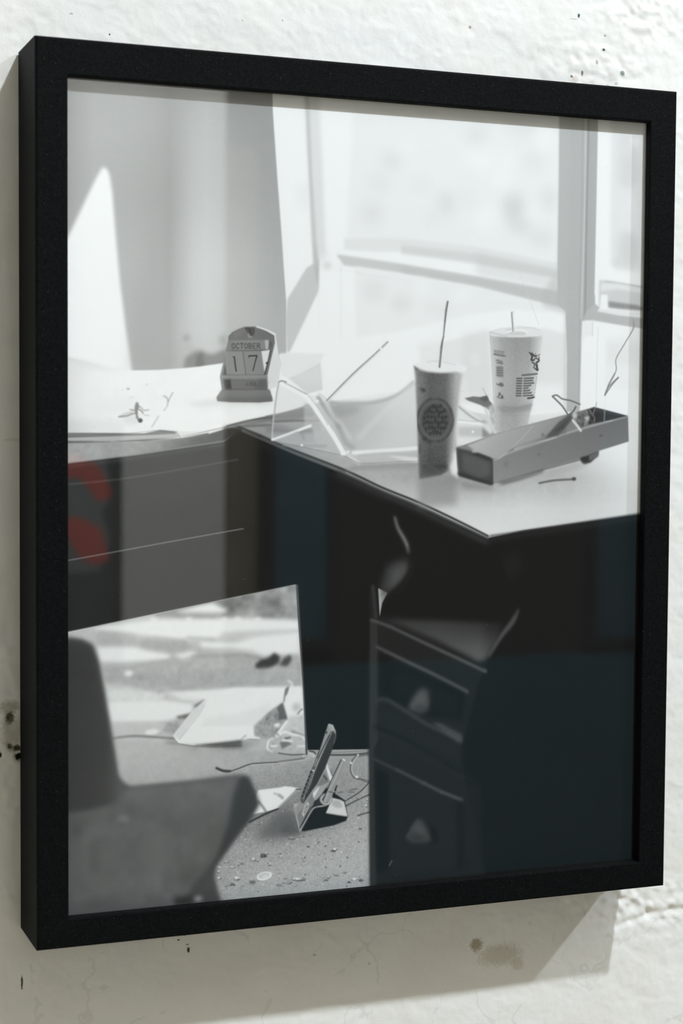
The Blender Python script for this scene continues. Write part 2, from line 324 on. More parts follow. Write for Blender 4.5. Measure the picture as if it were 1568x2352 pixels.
def paint(ops, WMM, HMM, S, OFF):
    W, Hh = int(round(WMM*S)), int(round(HMM*S))
    img = np.full((Hh, W), 238., np.float32); clipm = None
    px = lambda p: [((x+OFF)*S, (y+OFF)*S) for x, y in p]
    for op in ops:
        k = op[0]
        if k == 'C':
            clipm = None if op[1] is None else fill_mask(px(op[1]), 0, 0, W, Hh); continue
        if k == 'E':
            (cx, cy), rx, ry, rot, v, b, a = op[1:]
            n = 12 if max(rx, ry) < 1.5 else 28; c_, s_ = math.cos(rot), math.sin(rot)
            P = [(cx+rx*math.cos(t)*c_-ry*math.sin(t)*s_, cy+rx*math.cos(t)*s_+ry*math.sin(t)*c_) for t in (2*math.pi*i/n for i in range(n))]
        elif k == 'P': P, v, b, a = op[1:]
        elif k == 'G': P, bx, vals, b, a = op[1:]
        elif k in 'LS':
            P, ws, v, b, a = op[1:]
            if k == 'S': P, ws = smooth_line(P, ws)
            k = 'L'
        elif k == 'N': P, amp, sc, seed, octv, b, ax = op[1:]
        p = px(P); b = b*S; xs = [q[0] for q in p]; ys = [q[1] for q in p]
        m = 3*b+2+(max(ws)*S if k == 'L' else 0)
        x0, x1 = max(0, int(min(xs)-m)), min(W, int(max(xs)+m)+1)
        y0, y1 = max(0, int(min(ys)-m)), min(Hh, int(max(ys)+m)+1)
        if x1-x0 < 1 or y1-y0 < 1: continue
        w, h = x1-x0, y1-y0
        mk = stroke_mask(p, [q*S for q in ws], x0, y0, w, h) if k == 'L' else fill_mask(p, x0, y0, w, h)
        mk = tap_blur(mk, b)
        if clipm is not None: mk = mk*clipm[y0:y1, x0:x1]
        reg = img[y0:y1, x0:x1]
        if k == 'N':
            rng = np.random.default_rng(seed); n = 0; am = 1.
            for o in range(octv):
                n = n+am*lattice(h, int(w), max(.8, sc*S/2**o), rng); am *= .6
            reg += mk*amp*.55*n*np.clip(np.minimum(reg-8, 252-reg)/70, .25, 1)
            continue
        if k == 'G':
            v4 = np.asarray(vals, np.float32); ny, nx = v4.shape
            u = np.clip(((np.arange(w)+.5+x0)/S-OFF-bx[0])/(bx[2]-bx[0]), 0, 1)*(nx-1)
            t = np.clip(((np.arange(h)+.5+y0)/S-OFF-bx[1])/(bx[3]-bx[1]), 0, 1)*(ny-1)
            ui = np.minimum(u.astype(int), nx-2); ti = np.minimum(t.astype(int), ny-2)
            fu = (u-ui)[None]; ft = (t-ti)[:, None]
            v = (v4[ti][:, ui]*(1-fu)+v4[ti][:, ui+1]*fu)*(1-ft)+(v4[ti+1][:, ui]*(1-fu)+v4[ti+1][:, ui+1]*fu)*ft
        reg += mk*a*(v-reg)
    return np.clip(img, 0, 255)

OPS = [
('P',[(-12.87,-13.77),(413.2,-49.25),(425.24,567.3),(-13.94,520.95)],252,.17,1),
('G',[(-12.87,-13.77),(128.63,-25.55),(129.33,-.9),(130.29,19.54),(132.44,48.79),(135.18,80.82),(137.34,107.64),(139.18,129.17),(140.5,159.47),(122.84,183.59),(-13.27,185.36)],[-6,-6,140.5,185.4],[[153,155,163,173,174,174,173,170,164,157,161,168,173,170,165,163,162,164,166,167],[153,155,163,173,174,175,174,170,165,158,163,171,177,173,169,166,166,166,168,168],[154,156,166,175,176,176,175,172,167,160,167,176,181,178,174,171,169,169,169,169],[156,158,168,177,178,177,176,173,168,161,171,181,186,182,178,175,173,171,171,171],[157,159,170,179,179,178,176,173,168,161,173,184,189,185,181,177,175,173,172,172],[158,160,170,179,178,177,175,172,167,161,173,186,191,187,183,179,177,175,174,174],[158,161,170,179,178,177,174,171,166,160,174,188,193,190,185,182,179,177,175,175],[159,161,171,179,178,176,174,171,166,159,175,190,195,192,187,184,181,179,177,176],[160,162,172,180,178,176,174,171,166,160,177,193,199,195,191,187,184,181,179,179],[164,166,175,183,181,179,176,174,169,162,180,197,202,199,194,191,187,184,181,181],[168,170,178,185,184,182,179,176,172,165,183,201,206,203,198,194,191,187,184,183],[172,174,182,188,186,184,181,179,174,168,186,204,210,207,202,198,194,190,186,186],[176,178,184,189,188,186,183,181,176,170,188,207,213,209,204,200,196,192,188,187],[175,177,183,188,187,186,183,181,177,172,190,207,213,209,204,200,197,194,189,189],[174,176,181,186,186,185,183,181,177,174,192,208,213,209,204,201,198,195,190,190],[173,175,180,185,185,185,183,181,178,176,194,209,213,209,204,202,199,196,192,191],[173,174,179,183,185,185,183,181,178,177,196,208,213,209,204,202,200,197,193,192],[173,174,179,183,185,185,183,180,178,177,193,205,210,207,203,201,199,196,193,192],[173,174,178,182,184,185,183,180,178,176,191,203,207,205,202,200,198,196,193,192],[173,174,178,182,185,185,183,180,178,176,190,202,206,205,202,200,198,196,193,193],[174,175,179,183,185,186,183,181,178,177,191,202,207,206,203,201,199,197,194,194]],.34,1),
('P',[(23.06,50.78),(25.18,51.94),(26.77,55.46),(28.37,65.18),(30.5,90.97),(33.18,119.45),(36.94,148.03),(40.45,171.01),(40.73,179.4),(-2.83,180.05),(-2.71,101.46),(5.67,84.39),(12.5,69.91),(18.3,58.01),(21.48,52.16)],252,1,1),
('P',[(38.57,171.56),(40.96,132.23),(47.67,95.41),(53.57,58.59),(58.92,14),(62.44,13.74),(61.17,66.01),(55.82,118.64),(53.17,171.31)],170,3.42,.35),
('E',(74.49,151.31),2.48,2.12,-.02,163,1.14,.8),
('E',(76.71,157.62),3.87,1.59,-.02,185,1.42,.5),
('P',[(72.61,170.97),(73.69,163.52),(79.21,159.69),(83.91,158.52),(87.53,160.58),(91.71,161.02),(95.9,158.8),(100.1,157.1),(101.27,170.47)],140,1.14,1),
('P',[(80.06,169.77),(81.15,161.77),(85.03,160.1),(86.17,169.66)],107,.85,.8),
('E',(97.84,152.34),2.52,3.74,-.02,163,1.42,.7),
('P',[(129.07,-9.65),(150.07,-11.29),(150.8,-.58),(153.42,47.06),(156.18,87.23),(156.61,102.77),(152.14,106.37),(139.98,126.37),(141.16,159.29),(165.89,160.34),(166.09,190.21),(139.35,190.5),(138.99,126.71),(135.06,69.68),(131.92,36.04),(129.5,10.17)],252,.28,1),
('P',[(145.18,53.71),(153.46,53.25),(154.39,68.69),(146.93,69.07)],241,2.85,.6),
('P',[(156.45,103.09),(152.13,106.06),(139.65,125.76),(138.72,137.58),(139.5,158.55),(141.32,158.51),(160.24,120.1),(159.81,105.76)],213,.57,1),
('P',[(150.46,-2.1),(153.44,-2.32),(155.92,46.92),(159.01,87.1),(160.79,102.6),(160.24,119.78),(156.78,103.07),(153.42,47.06)],197,.71,.9),
('P',[(150.79,-2.12),(159.75,-2.79),(163.42,46.48),(165.78,96.16),(160.79,102.6),(156.68,87.21)],226,1.71,.7),
('E',(165.83,103.65),2.93,2.45,-.04,226,1.14,.8),
('P',[(161.41,-2.92),(183.22,-4.55),(184.28,85.97),(172.14,92.77),(165.76,94.6)],252,1.14,1),
('L',[(175.26,102.81),(175.6,149.12)],[.85,.85],241,.57,.7),
('L',[(160.24,119.78),(161.11,149.47)],[.57,.57],245,.57,.6),
('P',[(182.96,4.8),(328.63,-2.39),(328.99,95.09),(178.85,86.21)],246,1.42,1),
('E',(209.17,35.93),6.9,5.04,-.06,230,3.99,.8),
('E',(195.74,69.72),8.22,7.54,-.05,234,3.99,.8),
('E',(247.84,60.71),5.67,7.67,-.05,227,3.99,.8),
('E',(268.68,16.27),8.61,5.12,-.07,232,3.99,.8),
('E',(296.39,61.43),8.04,9.74,-.05,219,3.99,.8),
('E',(302.03,72.53),8.81,4.56,-.05,225,3.99,.8),
('E',(316.87,80.01),8.89,5.24,-.04,230,3.99,.8),
('E',(310.61,29.75),8.84,7.8,-.06,237,3.99,.8),
('E',(230.15,50.52),8.4,6.35,-.06,241,3.99,.8),
('E',(290.53,32.59),5.82,3.88,-.06,252,3.99,.8),
('E',(272.46,32.07),10.07,6.42,-.06,252,3.99,.8),
('E',(221.2,27.3),4.87,3.79,-.06,252,3.99,.8),
('E',(287.03,42.49),7.26,5.81,-.06,252,3.99,.8),
('E',(310.18,63.98),5.6,4.7,-.05,252,3.99,.8),
('E',(276.52,68.9),8.66,7.75,-.05,252,3.99,.8),
('E',(239.13,70.73),5.64,5.1,-.05,239,3.99,.8),
('E',(322.04,53.57),5.94,7.85,-.05,231,3.99,.8),
('E',(303,10.76),13.19,6.47,-.07,238,3.99,.8),
('E',(200.71,50.59),8.24,6.29,-.06,238,3.99,.8),
('E',(262,55.16),7.15,10.27,-.05,242,3.99,.8),
('E',(317.77,14.65),7.4,7.81,-.07,252,3.99,.8),
('P',[(177.16,86.29),(216.55,84.52),(269.56,87.78),(329.38,95.57),(329.53,105.78),(269.67,97.47),(216.63,93.24),(177.22,94.12)],236,.85,.85),
('P',[(216.59,88.96),(269.6,91.82),(329.44,100.01),(329.53,105.78),(269.69,98.6),(216.64,94.03)],220,.85,.7),
('S',[(170.47,94.4),(216.68,98.48),(269.76,104.41),(328.51,112.08)],[3.13,3.13,3.13,3.13],252,.71,1),
('P',[(172.17,96.52),(216.7,100.7),(269.79,106.67),(328.54,114.38),(337.22,118.72),(337.34,126.16),(269.86,113.14),(216.76,106.73),(177.29,103.2)],214,.63,1),
('P',[(216.71,102.29),(269.8,107.97),(329.66,114.02),(337.22,118.72),(337.33,125.33),(269.86,113.14),(216.76,106.73)],203,.85,.6),
('P',[(269.6,91.82),(329.44,100.01),(329.66,114.02),(269.77,105.54)],209,2.28,.35),
('P',[(184.42,103.55),(216.76,107.05),(269.87,113.46),(335.84,126.21),(335.88,128.69),(295.45,127.59),(266.49,131.53),(234.57,138.87),(210.18,145.1),(186.13,148.07)],246,.85,1),
('E',(197.87,118.5),8.98,6.88,-.03,237,2.56,.8),
('E',(230.8,114.19),6.11,4.17,-.04,252,2.56,.8),
('E',(259.18,119.64),6.23,4.21,-.03,252,2.56,.8),
('E',(241.51,128.25),9.24,3.49,-.03,240,2.56,.8),
('E',(216.94,125.81),7.58,5.55,-.03,235,2.56,.8),
('P',[(231.2,153.39),(252.38,148.55),(277.44,142.1),(282.89,142.62),(319.59,139.05),(335.7,141.94),(337.55,188.4),(231.57,189.52)],241,.85,1),
('E',(269.61,160.72),4.08,4.81,-.02,252,.85,.95),
('P',[(260.35,145.11),(278.49,140.41),(280.76,170.16),(279.03,182.99),(264.87,183.16),(260.62,167.67)],231,1.99,.6),
('P',[(227.4,151.5),(244.24,146.91),(245.95,162.31),(227.52,164.06)],245,1.71,.7),
('P',[(316.87,143.71),(336.41,144.67),(337.1,189.5),(304.75,198.45),(312.35,166.76)],238,1.42,.8),
('P',[(312.48,175.38),(336.9,176.47),(337.24,198.21),(298.44,207.1)],252,2.28,.8),
('P',[(328.99,-15.46),(358.03,-17.63),(357.72,54.98),(357.63,118.06),(358.23,131.36),(349.88,131.93),(348.47,161.59),(348.41,205),(337.44,205.06),(337.08,157.66),(335.47,127.04),(329.42,123.1),(329.19,95.91),(329.28,40.07)],194,.37,1),
('P',[(329.08,-5.9),(337.29,-6.49),(337.3,56.4),(336.29,116.27),(336.61,193.64),(335.44,193.65),(335.02,128.3),(328.82,116.51),(328.95,99.43),(329.07,56.83)],198,.85,.6),
('S',[(348.71,-3.91),(348.99,55.79),(347.71,115.89),(346.98,131.39)],[1.42,1.42,1.42,1.42],209,.34,1),
('S',[(351.24,-4.09),(350.65,55.71),(350.45,115.79),(350.23,132.16)],[1.71,1.71,1.71,1.71],166,.46,1),
('S',[(346.56,-3.76),(346.74,55.91),(346.14,115.94),(346.77,191.82)],[1.14,1.14,1.14,1.14],177,.57,.6),
('P',[(351.92,-4.14),(358.09,-4.58),(357.91,55.33),(357.12,114.71),(357.25,122.47),(350.91,132.14),(351.24,55.68)],187,.43,.8),
('P',[(328.6,102),(329.41,110.51),(336.34,119.69),(336.48,128.69),(318.51,124.53),(318.38,115.16)],199,1.42,.5),
('P',[(358.29,-4.59),(367.63,-5.25),(368.4,97.04),(390.91,99.21),(391.02,104.86),(360.33,105.97),(360.13,117.2),(357.33,115.57),(357.91,55.33)],252,.46,1),
('P',[(367.92,-5.27),(392.98,-7.04),(393.93,99.09),(374.87,98.09),(368.88,96.16)],239,1.42,1),
('P',[(375.27,7.09),(383.22,6.55),(387.49,21.8),(388.26,36.44),(382.86,41.93),(374.89,42.38),(373.51,20.09)],228,2.28,.7),
('E',(382.69,32.45),7.39,11.59,-.06,225,2.85,.7),
('E',(382.62,84.34),8.07,13.1,-.04,221,2.56,.8),
('E',(374.79,93.33),3.35,4.65,-.04,226,1.71,.7),
('E',(383.2,60.93),6.72,11.62,-.05,241,2.56,.8),
('E',(387.32,12.32),3.37,3.48,-.06,251,1.42,.8),
('P',[(360.63,105.79),(371.03,106.11),(394.12,109.11),(394.37,123.06),(389.35,124.09),(367.32,121.29),(360.64,124.09)],220,.63,1),
('L',[(365.09,106.67),(394.12,109.28)],[.85,.85],197,.43,1),
('P',[(362.14,107.64),(375.04,107.35),(394.13,110.16),(394.2,113.47),(375.11,111.51),(361.74,113.26)],242,.71,.8),
('P',[(362.27,115.4),(367.22,115.24),(367.79,125.17),(361.43,124.07)],252,.57,1),
('P',[(367.89,119.72),(389.31,121.47),(394.37,122.89),(394.41,125.24),(377.33,124.62),(367.96,123.87)],161,.63,1),
('P',[(359.47,125.16),(377.35,125.32),(394.44,126.99),(394.48,128.73),(375.41,128.85),(358.52,127.61)],238,.57,.8),
('P',[(357.43,121.6),(361.43,124.07),(359.49,126.72),(375.41,128.85),(394.5,130.04),(394.64,137.73),(379.53,135.69),(356.63,132.85),(348.77,133.07),(350.65,127.84)],198,.51,1),
('P',[(348.29,133.51),(395.65,137.44),(397,210.7),(347.07,210.88),(347.84,148.61)],252,.4,1),
('P',[(348.78,133.5),(355.67,133.91),(356.61,143.22),(350.9,143.36),(348.05,149.46)],244,.71,.8),
('L',[(356.06,133.73),(356.21,143.23)],[.57,.57],216,.34,.8),
('S',[(360.36,137.07),(359.88,167.39),(359.78,191.7)],[.46,.46,.46],231,.23,1),
('P',[(367.29,142.95),(395.77,144),(396.43,179.93),(366.79,177.7)],248,1.14,1),
('P',[(367.35,146.42),(395.85,148.38),(396.12,163.26),(377.99,161.85),(367.21,161.18)],239,1.71,.7),
('S',[(367.24,145.56),(367.04,180.31),(366.36,193.38)],[.34,.34,.34],239,.28,.7),
('G',[(100.28,206.7),(110.7,211.54),(120.28,213.79),(142.1,222.92),(179.22,236.9),(204.53,247.83),(230.28,257.54),(256.5,269.22),(280.26,280.82),(305.82,276.42),(419.36,266.27),(418.17,205.04),(383.87,197.86),(337.17,193.85),(291.93,198.55),(241.62,190.48),(210.98,182.45),(151.7,191.4),(128.64,199.77)],[100.3,182.4,400.1,280.8],[[219,219,219,221,224,225,225,225,225,225,225,225,226,230,234,238,242,246,247,249,250,250,250,249,248,247],[175,179,185,195,206,212,216,220,223,225,226,226,226,228,229,232,236,240,243,245,247,248,249,249,248,248],[140,146,158,172,188,198,205,213,218,223,224,223,222,221,219,221,225,230,234,238,242,244,246,248,249,249],[130,136,147,161,176,186,195,202,207,212,210,207,204,203,202,204,208,212,220,228,235,240,244,248,249,250],[124,130,141,155,169,178,186,191,192,192,189,185,181,178,175,179,186,194,202,209,217,226,235,242,247,250],[124,130,142,155,169,178,184,189,188,188,185,181,177,172,168,171,181,191,194,196,200,210,221,231,240,245],[125,131,143,158,175,185,192,198,202,205,205,204,203,202,201,203,207,211,210,208,207,213,219,226,234,238],[125,131,143,158,176,188,197,205,209,214,218,221,224,225,226,227,228,229,227,225,223,226,228,231,235,237],[126,132,143,159,176,188,197,205,210,214,220,226,231,233,235,235,234,234,232,231,229,230,232,233,236,238],[126,132,144,159,177,188,198,206,210,215,221,227,233,235,238,238,237,235,234,233,232,233,233,235,237,238]],.37,1),
('N',[(100.28,206.7),(110.7,211.54),(120.28,213.79),(142.1,222.92),(179.22,236.9),(204.53,247.83),(230.28,257.54),(256.5,269.22),(280.26,280.82),(305.82,276.42),(419.36,266.27),(418.17,205.04),(383.87,197.86),(337.17,193.85),(291.93,198.55),(241.62,190.48),(210.98,182.45),(151.7,191.4),(128.64,199.77)],3.5,3.42,3,2,1.14,3),
('G',[(-1.43,163.9),(12.22,166.69),(26,170.73),(39.92,171.72),(56.55,171.12),(72.72,169.77),(82.5,168.59),(99.61,165.94),(115.58,163.41),(128.35,161.24),(149.4,157.6),(169.01,155.58),(180.98,177.33),(163.38,189.91),(148.8,191.43),(156.69,193.09),(129.37,198.09),(100.49,205.16),(85.24,208.55),(71.65,212.49),(68.13,208.63),(54.19,207.73),(38.43,209.73),(-2.16,209.52)],[-2.2,155.6,181,212.5],[[232,235,240,247,252,252,252,252,252,252,252,252,252,252,252,252,252,252,252,252,252,252,252,252,252,252],[233,237,243,248,252,252,252,252,252,252,252,252,252,252,252,252,252,252,252,252,252,252,252,252,252,252],[235,240,246,249,252,252,252,251,251,251,251,252,252,252,252,252,252,252,252,252,252,252,252,252,252,252],[237,241,246,248,250,250,250,250,250,251,251,251,251,251,251,251,252,252,252,252,252,252,252,252,252,252],[235,239,245,248,251,252,252,252,252,252,252,252,252,252,252,252,252,252,252,251,249,247,245,244,244,244],[229,235,244,250,252,252,252,252,252,252,252,252,252,252,252,252,252,251,248,246,243,241,239,238,238,238]],.28,1),
('N',[(-1.43,163.9),(12.22,166.69),(26,170.73),(39.92,171.72),(56.55,171.12),(72.72,169.77),(82.5,168.59),(99.61,165.94),(115.58,163.41),(128.35,161.24),(149.4,157.6),(169.01,155.58),(180.98,177.33),(163.38,189.91),(148.8,191.43),(156.69,193.09),(129.37,198.09),(100.49,205.16),(85.24,208.55),(71.65,212.49),(68.13,208.63),(54.19,207.73),(38.43,209.73),(-2.16,209.52)],4,3.99,7,2,1.14,3),
('P',[(-.19,164.49),(13.47,166.66),(26,170.73),(39.92,171.6),(26,172.27),(9.1,169.81),(-.2,166.93)],233,1.14,.7),
('P',[(14.7,193.05),(39.93,189.69),(41.21,192.78),(37.39,195.92),(14.7,198.59)],240,2.28,.5),
('P',[(75.14,190.86),(94.6,187.97),(134.33,189.41),(122.89,193.05),(83.46,195.31)],233,1.14,.7),
('P',[(64.13,194.42),(100.22,191.93),(137.23,192.91),(111.53,195.59),(66.89,197.58)],252,.85,.6),
('E',(38.02,182.9),1.08,.58,-.01,154,.34,.7),
('E',(49.5,180.13),.81,.53,-.01,214,.34,.7),
('E',(34.53,183.56),.81,.31,-.01,209,.28,.6),
('E',(39.93,188.14),1.62,.39,-.41,225,.34,.6),
('E',(17.2,206.45),.53,.31,-.01,211,.28,.6),
('E',(27.26,201.33),1.07,.52,-.01,238,.43,.6),
('P',[(34.86,198.42),(43.77,198.35),(45.05,203.31),(39.94,204.9),(34.86,203.38)],227,1.42,.6),
('P',[(43.12,190.9),(44.08,190.89),(45.17,193.98),(44.15,194.61),(43.77,198.35),(45.04,200.2),(44.73,202.07),(43.13,200.84),(42.49,197.11),(41.98,194.63),(42.48,192.15)],116,.34,.85),
('S',[(32.32,199.8),(37.4,199.14),(39.94,198.13),(43.13,197.42)],[.85,.85,.85,.85],133,.28,.85),
('S',[(33.59,199.17),(37.4,197.65),(40.58,197.13)],[.57,.57,.57],166,.34,.7),
('S',[(45.04,193.36),(46.64,194.59),(47.92,195.82),(50.8,195.48)],[.63,.63,.63,.63],149,.28,.75),
('S',[(43.76,194.93),(46,195.84),(47.28,197.57)],[.74,.74,.74],117,.28,.8),
('S',[(39.94,195.58),(42.49,196.18),(43.77,198.35)],[.74,.74,.74],122,.28,.75),
('L',[(47.92,198.62),(51.13,198.91)],[.57,.57],183,.28,.7),
('L',[(38.67,195.29),(41.21,195.88)],[.57,.57],177,.28,.7),
('P',[(44.53,197.41),(46,198.33),(46.64,200.81),(44.73,200.83),(44.15,198.96)],247,.34,.8),
('E',(45.56,201.94),1.41,1.32,-.01,56,.26,1),
('E',(45.17,201.57),.65,.58,-.01,100,.23,.7),
('S',[(65.93,184.71),(63.03,190.06),(62.39,193.19),(60.45,195.71)],[.63,.63,.63,.63],155,.28,.7),
('S',[(60.12,186.84),(62.06,187.88),(63.03,190.06)],[.74,.74,.74],149,.34,.75),
('S',[(56.91,199.17),(55.31,202),(52.74,205.76)],[.63,.63,.63],177,.34,.7),
('L',[(62.39,193.81),(61.42,196.32)],[1.14,1.14],252,.43,.8),
('P',[(-2.16,209.71),(48.26,209.68),(58.16,207.52),(69.13,208.53),(69.74,209.98),(50.24,211.12),(-2.17,212.73)],132,.28,.95),
('S',[(-2.16,212.35),(28.66,212.25),(40.39,211.63)],[.57,.57,.57],79,.34,.8),
('P',[(-2.16,212.64),(50.24,210.92),(69.74,209.98),(71.65,212.49),(88.28,209.32),(88.28,210.29),(38.43,214.51),(-2.17,215)],198,.26,1),
('G',[(-2.17,215.18),(43.34,214.88),(71.14,212.49),(88.28,210.1),(99.47,206.73),(110.76,206.47),(98.48,214.55),(43.35,222.94),(-2.19,228.12)],[-2.2,206.5,110.8,228.1],[[177,178,178,178,177,174,171,168,156,139,122,106,95,85,75,67],[177,177,178,179,179,175,171,167,154,137,120,102,92,83,73,66],[180,180,180,180,178,172,165,159,146,129,113,96,88,79,71,64],[185,184,182,180,177,168,159,149,136,121,106,91,83,76,68,63]],.34,1),
('N',[(-.26,215.84),(43.34,215.74),(88.29,210.78),(98.48,213.67),(43.35,222.46),(-.28,227.65)],7,3.42,5,2,1.14,3),
('P',[(-2.17,214.43),(28.66,214.63),(71.14,212.1),(88.79,209.31),(88.79,210.29),(48.27,214.48),(-2.17,215.75)],81,.34,.9),
('P',[(67.13,208.64),(71.64,208.42),(85.24,208.36),(100.49,204.96),(129.37,197.89),(108.69,203.84),(90.31,208.33),(71.65,212.49)],239,.28,1),
('S',[(72.15,211.32),(88.28,208.15),(100.49,205.55)],[.4,.4,.4],167,.23,.6),
('G',[(-2.19,228.31),(43.35,222.94),(98.48,214.74),(104.6,210.22),(107.67,206.1),(116.96,209.19),(157.78,229.96),(171.93,236.01),(172.87,365.31),(149.26,364.19),(146.24,304.48),(-2.34,329.66)],[-2.3,206.1,172.9,365.3],[[45,45,45,45,45,44,44,44,44,43,43,42,41,40,39,37,35,33,30,29,29,29,29,29,29],[46,45,45,45,45,44,44,44,44,43,43,42,41,40,39,37,35,33,31,29,29,29,29,29,29],[46,45,45,45,45,44,44,44,44,44,43,42,41,40,39,37,35,33,31,29,29,29,29,29,29],[46,45,45,45,45,44,44,44,44,44,43,42,41,40,39,37,35,33,31,29,29,29,29,29,29],[46,45,45,45,45,44,44,44,44,44,43,42,41,40,39,37,35,33,31,30,30,30,30,30,30],[46,45,45,45,45,45,44,44,44,44,43,42,41,40,39,37,35,33,31,30,30,30,30,30,30],[46,45,45,45,45,44,44,44,44,43,43,42,41,40,39,37,35,33,31,30,30,30,30,30,30],[45,45,45,45,45,44,44,44,44,43,43,42,41,40,39,37,35,33,31,30,30,30,30,30,30],[45,45,45,45,44,44,44,44,44,43,43,42,41,40,39,37,35,33,31,30,30,30,30,30,30],[45,45,45,45,44,44,44,44,43,43,43,42,41,40,39,37,35,33,32,30,30,30,30,30,30],[45,45,45,45,44,44,44,44,43,43,42,41,41,40,39,37,35,33,32,30,30,30,30,30,30],[45,45,45,44,44,44,44,43,43,43,42,41,40,39,38,37,35,33,32,30,30,30,30,30,30],[45,45,45,45,44,44,44,44,43,43,42,41,40,39,38,37,35,33,32,30,30,30,30,30,30],[45,45,45,45,44,44,44,44,43,43,43,42,41,40,39,37,35,34,32,30,30,30,30,30,30],[46,45,45,45,45,44,44,44,44,43,43,42,41,40,39,37,35,34,32,31,31,31,31,31,31],[46,45,45,45,45,44,44,44,44,43,43,42,41,40,39,37,35,34,32,31,31,31,31,31,31],[46,46,45,45,45,45,44,44,44,44,43,42,41,40,39,37,36,34,32,31,31,31,31,31,31]],.28,1),
('S',[(-2.19,228.03),(43.35,222.65),(98.48,214.16)],[.63,.63,.63],143,.28,.8),
('P',[(-2.19,228.59),(43.35,223.32),(98.48,215.13),(98.49,218.07),(43.35,226.01),(-2.19,231.9)],59,.57,.8),
('S',[(-2.19,229.73),(43.35,224.47),(99.51,216.3)],[.4,.4,.4],90,.28,.5),
('S',[(-2.21,240.7),(32.56,237.48),(68.18,232.15),(107.75,225.7)],[.85,.85,.85,.85],91,.37,.8),
('S',[(-2.27,286.6),(18.93,283.25),(58.27,276.91),(98.68,270.6),(111.53,268.64)],[.48,.48,.48,.48,.48],171,.16,1),
('S',[(-2.27,286.98),(58.27,277.49),(111.53,269.23)],[.57,.57,.57],69,.28,.5),
('P',[(100.49,204.77),(129.37,197.79),(157.53,192.09),(157.57,198.56),(129.39,201.74),(108.69,204.72)],133,.43,.9),
('S',[(100.49,204.96),(113.83,201.55),(129.37,199.47),(156.71,197.07)],[.85,.85,.85,.85],89,.37,.8),
('P',[(102.54,205.54),(129.4,203.81),(157.62,206.03),(157.68,214.99),(139.92,214.54),(115.92,208.7)],167,.57,.8),
('S',[(106.64,205.52),(129.4,204.2),(139.87,205.33)],[1,1,1],96,.51,.8),
('P',[(98.45,205.37),(107.66,205.12),(111.79,207.25),(104.61,211.2),(98.48,214.16)],50,.85,.8),
('P',[(111.87,207.9),(120.27,211.51),(142.09,220.85),(179.21,234.8),(204.51,245.72),(230.25,255.52),(256.48,266.94),(280.22,277.55),(305.77,273.01),(426.18,259.76),(432.43,574.23),(199.02,549.16),(197.9,415.68),(154.85,412.38),(146.57,304.38),(134.94,303.51),(122.97,210.65)],29,.34,1),
('P',[(134.52,224.21),(122.99,213.36),(111.59,210.69),(114.85,308.42),(146.55,302.45),(150.09,403.72),(158.92,404.25),(163.71,238)],30,2.28,.9),
('S',[(108.29,205.65),(120.26,210.03),(142.08,219.01),(179.19,232.59),(204.49,243.72),(230.23,253.51),(256.45,265.03),(280.2,276.22)],[1.42,1.42,1.42,1.42,1.42,1.42,1.42,1.42],66,.34,1),
('S',[(110.68,207.91),(120.27,211.74),(142.09,220.85),(179.21,234.8),(204.51,245.83),(230.26,255.76),(256.48,267.18),(280.22,277.67)],[1.28,1.28,1.28,1.28,1.28,1.28,1.28,1.28],111,.43,.9),
('S',[(117.86,209.81),(142.08,219.93),(179.2,233.63)],[.57,.57,.57],70,.28,.8),
('S',[(174.22,234.78),(204.53,247.83),(230.28,258.25),(256.51,270.18),(279.18,280.19)],[3.42,3.42,3.42,3.42,3.42],65,1.14,.8),
('S',[(281.79,276.18),(338.34,269.55),(398.64,262.42)],[1.14,1.14,1.14],80,.57,.7),
('S',[(281.82,278.76),(338.38,272.18),(398.69,265.1)],[2.85,2.85,2.85],49,1.14,.7),
('S',[(120.29,215.5),(154.37,228.69),(179.24,239.46),(204.55,249.95)],[2.85,2.85,2.85,2.85],44,1.42,.6),
('E',(299.57,295.78),5.15,7.24,.02,45,2.56,.6),
('P',[(-3.3,330.66),(146.45,304.48),(147.75,326.18),(151.42,369.63),(154.45,410.28),(154.83,410.42),(201.51,412.79),(201.83,520.79),(90.03,518.11),(-3.33,516.72),(-3.05,328.58)],233,.26,1),
('C',[(-3.3,330.66),(146.45,304.48),(147.75,326.18),(151.42,369.63),(154.45,410.28),(154.83,410.42),(201.51,412.79),(201.83,520.79),(90.03,518.11),(-3.33,516.72),(-3.05,328.58)]),
